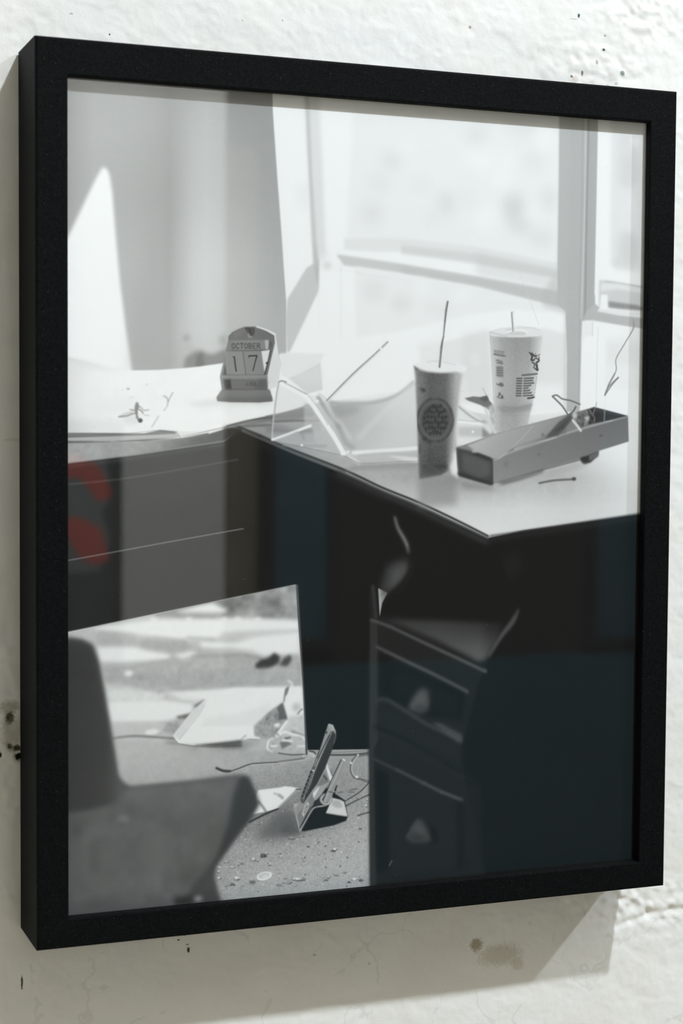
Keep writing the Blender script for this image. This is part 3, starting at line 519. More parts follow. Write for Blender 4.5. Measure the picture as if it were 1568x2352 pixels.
('G',[(-3.3,330.66),(146.45,304.48),(147.75,326.18),(151.42,369.63),(154.45,410.28),(154.83,410.42),(201.51,412.79),(201.83,520.79),(90.03,518.11),(-3.33,516.72),(-3.05,328.58)],[-3.3,304.5,201.8,507.3],[[195,195,196,196,197,198,199,199,199,198,197,195,192,190,188,186,185,183,179,175,172,172,172,172,172,172],[195,196,198,199,202,206,210,213,211,210,208,203,196,190,185,182,179,177,173,168,165,166,166,166,166,166],[210,209,207,205,206,210,214,218,218,218,217,214,209,204,199,196,193,190,186,181,177,176,174,173,171,170],[217,215,212,209,208,209,211,213,215,217,219,222,224,226,229,231,234,234,233,231,229,227,226,224,223,221],[214,213,211,209,206,201,196,193,194,195,196,197,198,199,201,203,205,207,209,211,212,213,214,215,216,217],[218,217,215,213,209,203,197,191,190,189,189,188,189,189,189,190,191,192,192,193,193,193,194,194,194,194],[226,225,223,221,218,212,205,198,195,192,189,188,187,186,186,187,188,188,188,186,186,186,186,186,187,187],[234,233,232,231,230,229,227,226,224,223,221,221,223,224,225,224,224,223,218,211,206,205,203,202,201,199],[238,236,233,229,227,225,224,222,222,222,221,224,228,233,236,235,235,235,231,225,221,221,221,221,221,221],[234,232,229,226,223,221,220,218,218,217,217,218,221,224,227,228,228,228,226,223,220,221,221,221,221,221],[226,225,223,220,218,217,216,214,213,212,210,208,204,201,200,203,205,208,210,212,213,213,214,214,214,215],[217,216,214,213,212,211,211,210,209,208,207,206,204,202,200,200,199,199,200,201,202,202,203,204,204,205],[217,216,214,212,211,210,210,209,208,207,206,205,204,203,201,199,197,194,192,190,189,189,190,191,192,192],[218,216,215,213,211,211,210,209,208,207,206,205,204,203,202,199,197,195,192,190,188,188,188,188,188,188],[218,217,215,213,212,211,210,210,209,207,206,205,204,203,202,200,197,195,193,190,188,188,188,188,188,188],[218,217,215,214,212,212,211,210,209,208,207,206,205,204,202,200,198,195,193,191,189,189,189,189,189,189],[219,218,216,214,213,212,211,210,209,208,207,206,205,204,203,200,198,196,193,191,189,189,189,189,189,189],[219,218,216,214,213,212,211,211,210,209,208,207,206,205,203,201,198,196,194,191,190,189,189,189,189,189],[219,218,216,214,213,212,211,211,210,209,208,207,206,205,203,201,199,196,194,192,190,190,190,190,190,190],[219,218,216,214,213,212,211,211,210,209,208,207,206,205,203,201,199,196,194,192,190,190,190,190,190,190],[219,218,216,214,213,212,211,211,210,209,208,207,206,205,203,201,199,196,194,192,190,190,190,190,190,190],[219,218,216,214,213,212,211,211,210,209,208,207,206,205,203,201,199,196,194,192,190,190,190,190,190,190]],.85,1),
('P',[(54.34,317.1),(88.6,312.32),(146.76,303.08),(148.5,326.71),(88.63,324.62),(54.35,321.96)],172,1.14,1),
('N',[(88.59,309.37),(146.77,304.09),(147.96,326.19),(88.63,324.13)],40,8.55,11,2,1.71,1),
('P',[(68.36,319.02),(84.53,315.14),(91.66,313.89),(98.85,318.06),(101.93,318.66),(98.86,321.03),(70.37,319.78)],252,1.14,1),
('P',[(15.99,326.4),(54.35,323.42),(76.44,324.19),(96.82,324.41),(108.14,324.31),(121.65,325.27),(149.03,327.43),(149.07,333.46),(98.9,332.88),(94.81,336.38),(68.39,335.94),(54.36,334.13),(40.47,331.65),(18.91,328.91)],252,1.14,1),
('E',(99.39,325.09),2.26,1.36,.03,252,.85,1),
('E',(108.15,325.4),2.28,1.36,.03,252,.85,1),
('E',(121.13,325.85),2.3,1.37,.03,252,.85,1),
('E',(76.44,324.29),2.23,1.35,.03,252,.85,1),
('E',(54.35,323.52),2.19,1.34,.03,252,.85,1),
('P',[(98.91,334.37),(119.6,333.16),(149.07,333.46),(149.08,335.78),(119.61,335.36),(104.07,338.53)],216,1.14,.8),
('P',[(107.17,339.64),(119.62,336.65),(149.08,335.07),(149.17,349.36),(124.9,349.33),(109.26,344.69),(84.61,341.7),(82.56,338.17)],252,1.14,1),
('P',[(18.91,329.39),(40.47,332.14),(45.42,337.18),(42.45,339.01),(19.88,338.57)],198,1.14,1),
('P',[(45.42,336.21),(54.36,334.62),(74.45,337.55),(78.51,341.45),(68.41,344.46),(46.42,341.11)],185,1.14,1),
('L',[(75.46,335.43),(92.76,337.29)],[1.42,1.42],190,.85,.8),
('L',[(64.37,336.96),(52.37,335.03)],[1.14,1.14],219,.85,.7),
('P',[(18.9,339.01),(41.46,339.74),(50.39,342.25),(64.39,345.27),(64.4,348.7),(48.41,348.98),(31.61,349.21),(19.39,347.7)],252,1.14,1),
('P',[(66.4,345.85),(78.52,343.9),(81.57,346.49),(72.46,349.24)],252,1.14,1),
('P',[(98.94,343.27),(117.57,345.03),(123.85,348.79),(88.7,345.81)],210,1.42,.8),
('P',[(22.8,350.26),(46.42,350.83),(78.53,348.33),(123.86,350.29),(149.17,349.36),(150.88,369.1),(109.36,368.56),(68.46,368.49),(48.42,361.64),(23.77,359.48)],192,1.71,1),
('N',[(22.8,349.78),(149.17,350.37),(150.35,369.58),(68.46,368.49),(23.77,359.48)],8,4.56,21,2,1.42,1),
('S',[(34.57,355.15),(46.43,351.32),(64.4,348.89)],[1.14,1.14,1.14],174,.85,.7),
('S',[(78.52,347.35),(98.95,347.73),(111.35,347.56),(122.81,350.24)],[1.42,1.42,1.42,1.42],160,.85,.8),
('E',(38.51,355.82),2.99,1.87,.05,248,.85,1),
('E',(27.69,359.67),3.24,2.13,.05,174,1.42,.6),
('S',[(34.57,360),(52.41,365.73),(60.42,369.07)],[2.28,2.28,2.28],186,1.14,.6),
('P',[(119.18,354.57),(122.81,351.24),(128.05,350.47),(132.23,347.14),(135.93,349.8),(135.42,353.79),(129.13,356.52),(120.75,356.64)],73,1,1),
('P',[(135.43,355.3),(138.57,350.92),(142.79,348.89),(143.87,352.16),(140.72,356.04)],91,1,1),
('P',[(23.77,365.28),(38.51,365.05),(54.41,368.28),(62.43,371.13),(54.42,374.63),(28.67,373.28),(23.77,369.15)],239,1.14,1),
('N',[(22.8,364.27),(60.41,367.11),(68.47,374.39),(26.71,374.14)],22,3.42,31,2,1.42,1),
('P',[(23.77,373.99),(28.67,372.79),(62.43,374.07),(78.6,376.89),(78.62,382.81),(68.49,384.22),(66.48,387.05),(26.71,385.29),(24.75,379.85)],252,1,1),
('P',[(62.42,368.68),(88.77,368.53),(109.36,368.06),(150.35,369.58),(151.56,391.87),(130.35,390.67),(86.74,375.34),(72.51,373.61)],252,1,1),
('S',[(68.46,369.48),(82.66,374.64),(78.6,376.89)],[1.14,1.14,1.14],238,.85,.7),
('P',[(68.49,384.02),(79.12,382.34),(78.62,385.77),(70.52,386.3)],129,.71,1),
('P',[(79.62,377.93),(86.74,374.16),(84.71,378.2),(80.64,379.17)],129,.71,.9),
('P',[(64.47,386.94),(74.56,385.54),(74.58,392.44),(67.51,395.48),(58.45,392.48),(60.45,387.69)],175,1.14,.8),
('N',[(56.43,385.51),(76.59,384.67),(68.52,396.03),(48.46,395.81)],16,3.42,41,2,1.14,1),
('P',[(27.69,385.83),(62.46,387.32),(60.45,392.6),(46.47,395.69),(28.67,394.62)],217,1.14,1),
('P',[(48.45,391.9),(54.44,390.78),(58.45,392.48),(54.45,394.7),(49.45,394.4)],252,.71,1),
('S',[(28.67,395.4),(40.51,394.55),(54.45,395.97),(67.51,397.74)],[1.14,1.14,1.14,1.14],132,.57,1),
('P',[(62.48,399.6),(78.67,402.56),(110.54,403.53),(111.59,405.79),(105.37,408.4),(74.62,408.24),(60.48,405.37)],109,1.71,1),
('P',[(66.54,395.84),(76.77,383.5),(85.86,376.33),(139.13,370.14),(139.81,378.57),(118.56,393.56),(118.9,398.96),(116.1,400.58),(110.52,401.44),(100.64,402.03),(82.29,403.27),(69.56,400.72)],252,.34,1),
('P',[(86.47,375.78),(104.21,368.4),(139.13,370.44),(137.91,378.47),(116.65,383.91),(88.32,383.25)],252,.71,1),
('P',[(81.65,391.43),(88.94,385.94),(110.45,384.17),(130.37,378.68),(127.89,384.53),(119.18,393)],245,.85,1),
('P',[(66.54,395.84),(77.38,382.94),(86.46,374.6),(87.08,377.58),(70.77,399.03)],237,.51,1),
('S',[(70.16,398.7),(81.63,385.53),(86.47,378.14)],[.57,.57,.57],219,.34,.8),
('L',[(81.65,392.9),(117.94,394.25)],[2.28,2.28],252,.63,1),
('P',[(78.62,394.79),(115.46,396.37),(110.52,401.44),(100.64,401.73),(82.28,402.97),(78.02,399.47)],252,.63,1),
('P',[(69.56,400.72),(76.2,394.65),(78.62,395.38),(78.03,400.65)],252,.43,1),
('S',[(66.54,395.95),(70.16,399.28),(81.68,402.64)],[.57,.57,.57],252,.28,.8),
('P',[(79.85,402.53),(100.64,401.73),(111.14,401.18),(110.53,405.01),(100.65,405.29),(92.05,404.58)],99,.63,1),
('S',[(81.07,403.19),(95.73,404.1),(110.53,404.72)],[1.14,1.14,1.14],79,.57,.8),
('P',[(116.07,393.42),(118.87,393.58),(118.9,398.96),(122.96,399.8),(122.97,401.6),(115.48,400.55)],252,.34,1),
('S',[(110.52,401.44),(112.37,399.17),(113.61,398.64)],[.85,.85,.85],175,.43,.8),
('P',[(118.87,392.99),(128.52,384.56),(137.92,379.07),(140.49,387.62),(141.77,391.3),(134.25,399.27),(129.23,402.57),(119.83,399.02)],175,.71,1),
('N',[(118.87,392.99),(128.52,384.56),(137.92,379.07),(140.49,387.62),(141.77,391.3),(134.25,399.27),(129.23,402.57),(119.83,399.02)],18,2.56,51,2,.85,1),
('P',[(134.16,382.47),(137.92,379.07),(141.13,389.46),(134.83,390.3),(135.43,386.14)],113,.57,1),
('P',[(126.66,388.95),(131.04,387.1),(129.16,388.19),(127.29,389.58)],108,.43,1),
('P',[(139.45,370.75),(141.65,368.76),(142.6,370.31),(142.3,373.3),(139.79,374.97),(139.18,378.54),(138.24,379.69)],131,.46,1),
('S',[(141.63,365.46),(144.17,367.38),(143.55,370.36),(141.06,376.84)],[1.42,1.42,1.42,1.42],252,.57,.8),
('P',[(142.28,369.69),(150.52,369.5),(151.91,388.25),(141.75,387.69),(139.81,378.57)],252,.57,1),
('E',(147.11,382.57),2.64,2.5,.05,200,1.14,.9),
('S',[(148.09,386.84),(149.98,384.53),(151.25,383.99)],[.85,.85,.85],140,.37,1),
('P',[(141.76,388.29),(152.54,387.68),(153.24,397.99),(144.34,396.26)],217,.85,1),
('N',[(139.86,387.58),(152.54,387.68),(154.6,410.77),(128.01,409.09),(132.35,397.96)],17,2.28,61,2,.85,1),
('S',[(140.83,391.24),(138,394.69),(134.25,399.88)],[1.99,1.99,1.99],252,.43,1),
('S',[(135.51,399.95),(139.28,397.77),(144.99,399.91),(150.71,400.86),(153.28,404.03)],[1.42,1.42,1.42,1.42,1.42],252,.43,1),
('E',(134.21,393.27),2.04,1.38,.06,252,.57,1),
('S',[(131.11,401.49),(128.61,403.14),(128.01,407.9),(131.16,409.89)],[1.14,1.14,1.14,1.14],252,.34,1),
('L',[(129.86,402.61),(131.74,401.53)],[1.14,1.14],222,.34,1),
('P',[(136.16,404.2),(141.84,403.34),(144.39,405.9),(137.45,408.48)],132,.57,1),
('P',[(139.3,401.38),(143.73,401.04),(143.1,402.21),(139.94,402.62)],108,.4,1),
('L',[(138.05,403.11),(144.38,404.1)],[1.14,1.14],252,.4,1),
('L',[(130.51,406.25),(134.28,406.48)],[1.14,1.14],252,.4,1),
('L',[(148.84,407.39),(153.3,407.66)],[1.42,1.42],252,.46,.8),
('L',[(143.71,397.43),(152.63,400.97)],[.85,.85],141,.46,.8),
('L',[(135.51,399.95),(132.98,397.4)],[.85,.85],129,.46,.7),
('S',[(132.42,411.17),(141.89,412.38),(152.06,413.03)],[.63,.63,.63],109,.26,1),
('P',[(152.7,413.67),(155.24,410.81),(157.17,412.75),(154.63,415.91)],240,.43,1),
('L',[(158.45,412.83),(161.01,412.99)],[1.71,1.71],106,.43,1),
('G',[(28.67,395.59),(158.12,413.56),(195.08,416.95),(196,528.71),(28.68,511.84)],[28.7,395.6,196,507.3],[[209,209,209,208,208,208,207,205,204,203,201,199,197,196,195,194,193,189,183,178,175,175,175],[206,206,206,205,205,205,203,202,200,199,197,196,194,193,192,191,190,187,182,178,175,175,175],[200,200,200,199,199,199,197,196,194,193,191,189,187,186,184,183,182,181,179,177,175,173,171],[193,193,193,193,192,192,190,188,186,184,182,179,176,174,171,168,166,165,166,166,167,168,168],[189,188,188,188,188,188,185,181,178,176,173,171,168,166,164,161,159,160,162,164,166,169,171],[189,188,188,188,187,187,179,171,163,157,155,153,151,150,148,147,145,150,157,164,169,174,178],[189,187,185,184,182,181,176,171,165,159,157,155,152,149,147,144,140,145,155,166,174,179,184],[189,187,185,182,180,178,176,174,172,170,171,171,171,172,174,175,175,176,178,181,184,186,189],[189,187,185,182,180,178,178,177,176,175,177,178,180,181,183,184,186,187,189,190,192,192,193],[189,187,185,183,180,178,179,180,180,181,183,185,187,189,190,192,193,194,195,197,197,196,196],[189,187,185,183,180,178,180,183,185,186,188,190,191,193,193,194,195,196,197,198,199,198,197],[189,187,185,183,180,178,180,183,185,188,190,191,193,195,195,196,196,197,198,199,199,198,197]],.85,.93),
('N',[(-3.3,330.66),(146.45,304.48),(147.75,326.18),(151.42,369.63),(154.45,410.28),(154.83,410.42),(201.51,412.79),(201.83,520.79),(90.03,518.11),(-3.33,516.72),(-3.05,328.58)],5,3.42,71,2,.85,2),
('N',[(89.72,416.45),(200.95,418.14),(201.83,520.79),(90.01,509.83)],11,.68,81,2,3.99,1),
('N',[(89.8,443.82),(201.15,440.86),(201.83,520.79),(90.01,509.83)],17,.43,82,1,3.99,1),
('P',[(72.86,402.29),(112.42,407.49),(123.89,402.13),(78.45,404.81)],141,1.42,.5),
('S',[(94.53,418.13),(101.06,420.76),(108.18,419.32),(116.76,416.86),(126.85,416.69),(141.38,416.81),(153.1,415.62)],[.63,.63,.63,.63,.63,.63,.63],69,.2,1),
('S',[(94.53,417.86),(98.78,419.79),(103.34,420.37)],[1.42,1.42,1.42],74,.34,1),
('S',[(116.77,417.41),(135.55,417.26),(153.11,416.73)],[.46,.46,.46],220,.23,.7),
('P',[(154.4,410.16),(197.36,412.85),(197.4,417.84),(170.94,414.49),(154.43,413.44)],176,.43,1),
('P',[(170.06,413.2),(196.48,413.21),(197.38,414.52),(187.64,415.56),(170.94,415.11)],139,.34,1),
('S',[(170.94,413.87),(183.22,414.03),(195.59,413.99)],[.57,.57,.57],199,.23,1),
('S',[(170.07,414.44),(185.43,415.42),(196.49,414.87)],[.85,.85,.85],74,.28,1),
('P',[(150.95,410.35),(160.47,410.95),(161.36,413.88),(157.03,415.24),(152.71,415.78)],197,.71,1),
('N',[(150.95,409.94),(161.34,410.6),(161.37,416.34),(150.99,415.67)],26,1.71,91,2,.57,1),
('S',[(156.14,411.09),(158.74,411.66),(160.48,413.21)],[.85,.85,.85],69,.28,1),
('S',[(135.52,411.09),(144.09,412.78),(152.7,412.92)],[.74,.74,.74],106,.26,1),
('S',[(135.55,416.51),(144.11,416.05),(152.71,415.38)],[.85,.85,.85],118,.28,1),
('S',[(135.55,417.12),(144.97,416.71),(154.44,415.9)],[.57,.57,.57],220,.28,.8),
('S',[(188.97,416.06),(186.35,419.61),(185.05,423.25),(185.52,427.01),(187.75,429.86),(192.19,431.2),(197.97,432.43)],[1.03,1.03,1.03,1.03,1.03,1.03,1.03],202,.23,1),
('S',[(188.3,416.01),(185.46,419.14),(184.17,423.2),(184.86,427.38),(187.31,430.45),(192.19,432.03),(196.2,433.76),(197.98,433.68)],[.63,.63,.63,.63,.63,.63,.63,.63],83,.26,1),
('L',[(189.85,416.53),(197.39,415.76)],[.85,.85],109,.28,1),
('L',[(189.97,430.63),(197.97,432.85)],[.46,.46],93,.2,1),
('E',(184.59,420.53),.78,.73,.07,251,.23,1),
('E',(188.64,429.92),.91,.85,.07,246,.23,1),
('E',(189.41,415.67),.73,.68,.06,240,.23,1),
('S',[(180.37,445.08),(186.96,442.04),(192.25,438.68),(197.98,433.26)],[.66,.66,.66,.66],74,.2,1),
('S',[(180.84,448.43),(187.87,445.43),(198.05,441.8)],[.74,.74,.74],79,.2,1),
('S',[(189.72,455.13),(193.71,454.18),(198.15,453.48)],[.85,.85,.85],86,.23,1),
('L',[(184.28,438.12),(189.14,437.63)],[.74,.74],100,.28,.85),
('L',[(182.97,439.26),(186.95,439.76)],[.63,.63],100,.28,.85),
('L',[(175.5,439.35),(179.01,438.98)],[.63,.63],100,.28,.85),
('P',[(146.92,466.59),(146.58,467.07),(144.97,467.2),(143.81,466.82),(141.78,466.39),(141.84,466.05),(143.45,465.92),(144.91,465.83),(145.59,466.21)],84,.26,.85),
('P',[(145.9,466.08),(146.05,466.44),(144.71,466.5),(143.26,466.31),(143.17,466.2),(142.89,465.64),(143,464.97),(144.57,464.93),(145.8,465.51)],195,.17,1),
('P',[(144.57,465.67),(144.5,466.07),(143.45,465.88),(142.9,465.65),(143.05,465.44),(143.55,465.18),(144.16,465.29)],226,.14,.85),
('P',[(143.56,466.06),(143.37,466.18),(142.84,466.08),(142.89,465.83),(143.31,465.77)],236,.13,.8),
('P',[(143.81,466.68),(143.56,466.86),(143.21,466.78),(143.26,466.43),(143.56,466.41)],143,.13,.8),
('P',[(146.44,466.85),(146.04,466.97),(145.53,466.85),(145.53,466.68),(146.03,466.69)],113,.13,.8),
('P',[(146.6,466.67),(146.34,466.85),(145.89,466.68),(145.93,466.51),(146.35,466.43)],113,.13,.8),
('P',[(141.63,466.59),(141.47,466.88),(141.23,466.72),(141.29,466.43),(141.44,466.29)],236,.13,.8),
('P',[(142.28,466.65),(142.07,466.77),(141.74,466.7),(141.62,466.52),(142.08,466.46)],113,.13,.8),
('P',[(145.35,466.42),(145.24,466.55),(144.88,466.5),(144.89,466.28),(145.23,466.28)],236,.13,.8),
('P',[(152.61,465.84),(152.34,466.08),(151.31,466.02),(150.52,466.05),(149.82,465.76),(149.95,465.53),(150.46,465.37),(151.25,465.43),(151.82,465.58)],84,.26,.85),
('P',[(152.36,465.56),(152,465.74),(151.12,465.89),(150.37,465.74),(150.1,465.6),(150.06,465.23),(150.17,465.06),(151,464.93),(151.68,465.18)],195,.17,1),
('P',[(151.37,465.3),(151.06,465.42),(150.41,465.51),(150.09,465.33),(150.12,465.09),(150.4,465.06),(151.01,465.14)],226,.14,.85),
('P',[(152.24,466.11),(151.89,466.25),(151.37,466.14),(151.42,465.93),(151.8,465.95)],236,.13,.8),
('P',[(149.14,465.47),(149.03,465.58),(148.75,465.52),(148.76,465.33),(149.04,465.17)],113,.13,.8),
('P',[(150.81,465.88),(150.68,466.15),(150.21,465.97),(150.33,465.67),(150.63,465.73)],143,.13,.8),
('P',[(152.74,465.85),(152.58,466.12),(152.27,466.02),(152.28,465.59),(152.53,465.53)],236,.13,.8),
('P',[(128.52,466.26),(127.92,466.47),(127.03,466.36),(125.83,466.2),(124.87,466.05),(125.28,465.87),(125.59,465.88),(127.04,465.91),(128.55,466.04)],84,.26,.85),
('P',[(127.81,465.99),(127.43,466.3),(126.77,466.31),(125.77,466.18),(124.95,465.91),(125.48,465.64),(125.87,465.49),(126.78,465.59),(127.77,465.75)],190,.17,1),
('P',[(126.86,465.76),(126.66,465.83),(125.93,465.86),(125.07,465.72),(125.28,465.58),(125.85,465.5),(126.66,465.57)],220,.14,.85),
('P',[(127.61,466.15),(127.34,466.3),(126.86,466.17),(126.86,465.95),(127.36,465.97)],252,.13,.8),
('P',[(129.04,466.08),(128.82,466.31),(128.47,466.12),(128.57,465.86),(128.86,465.8)],90,.13,.8),
('P',[(125.83,465.98),(125.68,466.19),(125.44,466.03),(125.43,465.76),(125.71,465.77)],113,.13,.8),
('P',[(127.28,466.09),(127.2,466.23),(127.02,466.22),(126.93,465.86),(127.18,465.85)],236,.13,.8),
('P',[(127.88,466.18),(127.61,466.42),(127.3,466.26),(127.26,465.97),(127.6,466)],113,.13,.8),
('P',[(125.45,466.13),(125.32,466.23),(124.94,466.2),(125.05,465.98),(125.28,466)],143,.13,.8),
('P',[(114.38,465.14),(114.22,465.43),(113.78,465.43),(113.32,465.32),(112.84,465.17),(113.05,464.89),(113.26,464.86),(113.85,464.77),(114.12,464.86)],84,.26,.85),
('P',[(114.18,464.87),(114.02,465.25),(113.74,465.39),(113.33,465.26),(113.09,464.9),(112.97,464.55),(113.33,464.56),(113.76,464.5),(113.98,464.67)],201,.17,1),
('P',[(113.66,464.64),(113.6,464.81),(113.34,464.87),(113.16,464.69),(113.17,464.47),(113.33,464.43),(113.64,464.51)],232,.14,.85),
('P',[(114.31,464.82),(114.03,465.15),(113.59,464.96),(113.74,464.55),(114.04,464.46)],236,.13,.8),
('P',[(114.99,465.29),(114.67,465.44),(114.25,465.39),(114.35,465.14),(114.62,465.1)],90,.13,.8),
('P',[(120.97,478.2),(120.64,478.84),(119.42,478.85),(118.66,479.11),(117.72,478.3),(118.05,477.71),(118.66,477.14),(119.53,477.36),(120.41,477.59)],84,.26,.85),
('P',[(120.64,477.48),(119.75,478.4),(119.35,478.62),(118.11,478.5),(117.98,477.77),(118.12,476.86),(118.23,476.1),(119.28,475.89),(119.75,476.41)],204,.17,1),
('P',[(119.38,476.89),(119.26,477.53),(118.51,477.5),(117.87,476.95),(118.07,476.42),(118.42,476.43),(119.29,476.55)],234,.14,.85),
('P',[(117.28,478.22),(117.11,478.42),(116.81,478.26),(116.69,478.02),(117.12,477.91)],143,.13,.8),
('P',[(117.43,477.49),(117.23,477.64),(117.06,477.56),(117.03,477.28),(117.23,477.3)],114,.13,.8),
('P',[(117.03,477.25),(116.92,477.48),(116.66,477.38),(116.64,477.07),(116.94,477.05)],90,.13,.8),
('P',[(120.36,478.44),(120.2,478.62),(119.99,478.6),(119.98,478.3),(120.23,478.14)],90,.13,.8),
('P',[(117.52,478.67),(117.29,478.86),(117.01,478.72),(116.96,478.53),(117.34,478.51)],90,.13,.8),
('P',[(112.51,479.88),(112.53,480.08),(111.62,480.22),(110.64,480.05),(110.03,479.78),(109.88,479.54),(110.84,479.29),(111.5,479.36),(112.41,479.7)],84,.26,.85),
('P',[(112.08,479.5),(112.26,479.8),(111.32,480.23),(110.68,479.99),(110.13,479.53),(110.26,479.08),(110.64,478.85),(111.43,478.71),(112.03,479.01)],143,.17,1),
('P',[(111.66,479.22),(111.38,479.34),(110.67,479.39),(110.37,479.21),(110.26,479.01),(110.68,478.78),(111.18,478.86)],173,.14,.85),
('P',[(112.74,480.09),(112.52,480.32),(112.28,480.2),(112.19,479.88),(112.5,479.83)],143,.13,.8),
('P',[(110.64,479.58),(110.48,479.91),(110.11,479.71),(110.14,479.34),(110.45,479.29)],143,.13,.8),
('P',[(110.12,479.45),(110,479.68),(109.73,479.51),(109.73,479.29),(109.96,479.26)],237,.13,.8),
('P',[(113.27,480.08),(112.99,480.4),(112.64,480.25),(112.57,479.87),(112.95,479.82)],114,.13,.8),
('P',[(128.53,476.43),(127.15,476.98),(126.1,476.97),(124.27,477.11),(123.23,476.41),(123.94,475.83),(124.74,475.12),(126.23,475.66),(128.14,476.02)],84,.26,.85),
('P',[(127.42,475.64),(127.26,476.45),(125.9,476.84),(124.45,476.35),(123.97,475.75),(123.44,474.98),(124.54,474.72),(125.96,474.5),(126.98,475.06)],87,.17,1),
('P',[(125.87,475.02),(125.65,475.45),(124.7,475.31),(123.69,475.06),(124.22,474.52),(124.73,474.33),(125.39,474.64)],117,.14,.85),
('P',[(125.7,475.91),(125.43,476.05),(124.93,475.96),(125.01,475.69),(125.42,475.58)],252,.13,.8),
('P',[(127.64,476.85),(127.29,477.17),(126.96,476.89),(126.97,476.67),(127.27,476.57)],90,.13,.8),
('P',[(124.11,476.77),(123.79,476.82),(123.52,476.79),(123.46,476.63),(123.84,476.58)],90,.13,.8),
('P',[(123.16,475.86),(122.89,476.09),(122.58,476.01),(122.6,475.68),(122.89,475.5)],143,.13,.8),
('P',[(125.5,475.6),(125.2,475.76),(124.72,475.61),(124.62,475.37),(125.13,475.39)],114,.13,.8),
('P',[(127.91,475.41),(127.79,475.58),(127.39,475.45),(127.45,475.2),(127.78,475.21)],90,.13,.8),
('P',[(128.95,476.57),(128.85,476.78),(128.33,476.7),(128.37,476.37),(128.83,476.4)],252,.13,.8),
('P',[(127.89,476.15),(127.56,476.45),(127,476.19),(127.03,475.91),(127.55,475.73)],114,.13,.8),
('P',[(128.95,474.56),(128.62,474.92),(128.21,475.24),(127.57,475.16),(127.53,474.71),(127.55,474.22),(127.77,473.79),(128.29,473.84),(128.71,474.12)],84,.26,.85),
('P',[(128.79,474.03),(128.57,474.65),(128.11,475.1),(127.75,474.47),(127.2,474.16),(127.43,473.66),(127.5,472.87),(128.16,473.25),(128.44,473.46)],190,.17,1),
('P',[(128.16,473.61),(128.07,473.94),(127.67,474.19),(127.51,473.67),(127.54,473.38),(127.71,473.07),(127.97,473.39)],220,.14,.85),
('P',[(127.53,474.02),(127.33,474.21),(126.89,474.11),(126.95,473.87),(127.31,473.89)],237,.13,.8),
('P',[(128.49,474.16),(128.33,474.4),(127.92,474.28),(128.04,474.02),(128.31,473.99)],143,.13,.8),
('P',[(127.81,474.48),(127.6,474.58),(127.19,474.49),(127.27,474.35),(127.56,474.23)],237,.13,.8),
('P',[(103.59,478.24),(102.39,478.43),(101.64,478.47),(100.66,478.4),(99.36,478.15),(99.6,477.59),(100.22,477.2),(101.72,477.38),(103.16,477.83)],84,.26,.85),
('P',[(102.32,477.62),(102.57,478.27),(101.52,478.55),(100.71,478.2),(99.85,477.72),(99.82,477.07),(100.41,476.54),(101.51,476.5),(102.47,477.28)],178,.17,1),
('P',[(101.75,477.21),(101.31,477.54),(100.53,477.71),(99.9,477.21),(100.05,476.9),(100.58,476.75),(101.44,476.89)],208,.14,.85),
('P',[(102.39,478.08),(102.13,478.3),(101.89,478.26),(101.81,477.89),(102.13,477.84)],114,.13,.8),
('P',[(99.64,477.84),(99.37,477.98),(99.03,477.92),(98.95,477.64),(99.41,477.62)],237,.13,.8),
('P',[(103.17,477.88),(103.04,478.07),(102.82,478),(102.88,477.72),(103.05,477.75)],237,.13,.8),
('P',[(103.21,478.27),(103.11,478.49),(102.9,478.4),(102.93,478.13),(103.1,477.99)],252,.13,.8),
('P',[(99.15,477.54),(98.96,477.72),(98.73,477.64),(98.78,477.32),(98.95,477.33)],143,.13,.8),
('P',[(100.42,477.73),(100.34,477.85),(100.1,477.84),(100.13,477.62),(100.32,477.53)],252,.13,.8),
('P',[(106.75,481.66),(107.57,481.85),(105.76,481.77),(104.52,481.78),(103.02,481.39),(103.62,481.26),(104.16,481.23),(105.73,481.22),(107.15,481.55)],84,.26,.85),
('P',[(106.53,481.42),(106.51,481.64),(105.5,481.57),(104.13,481.52),(102.8,481.25),(103.45,481.05),(104.37,480.87),(105.5,481.04),(106.52,481.14)],225,.17,1),
('P',[(105.85,481.21),(105.14,481.35),(104.35,481.29),(103.65,481.1),(103.87,480.99),(104.35,480.9),(105.4,480.98)],252,.14,.85),
('P',[(105.53,481.59),(105.35,481.7),(104.96,481.61),(105.07,481.42),(105.33,481.42)],114,.13,.8),
('P',[(104.34,481.62),(104.02,481.84),(103.67,481.71),(103.65,481.4),(104.01,481.39)],90,.13,.8),
('P',[(105.6,481.52),(105.5,481.75),(105.21,481.58),(105.15,481.34),(105.46,481.38)],252,.13,.8),
('P',[(106.32,481.45),(106.14,481.57),(105.87,481.48),(105.83,481.33),(106.13,481.26)],252,.13,.8),
('P',[(107.18,481.8),(107.06,481.95),(106.71,481.86),(106.55,481.56),(107.06,481.61)],90,.13,.8),
('P',[(102.53,481.43),(102.23,481.71),(101.79,481.45),(101.74,481.15),(102.18,481.25)],237,.13,.8),
('P',[(103.57,481.37),(103.3,481.47),(102.84,481.4),(102.86,481.24),(103.33,481.23)],114,.13,.8),
('P',[(131.36,482.74),(131.05,482.8),(130.26,482.91),(129.18,482.8),(128.46,482.58),(128.27,482.36),(129.13,482.36),(130.29,482.39),(131.44,482.57)],84,.26,.85),
('P',[(131.08,482.54),(130.71,482.66),(130.12,482.82),(129.38,482.66),(128.38,482.39),(129.04,482.25),(129.3,482.2),(130.05,482.28),(130.58,482.31)],143,.17,1),
('P',[(130,482.32),(129.96,482.48),(129.31,482.39),(128.68,482.25),(129.04,482.2),(129.4,482.11),(130.02,482.21)],173,.14,.85),
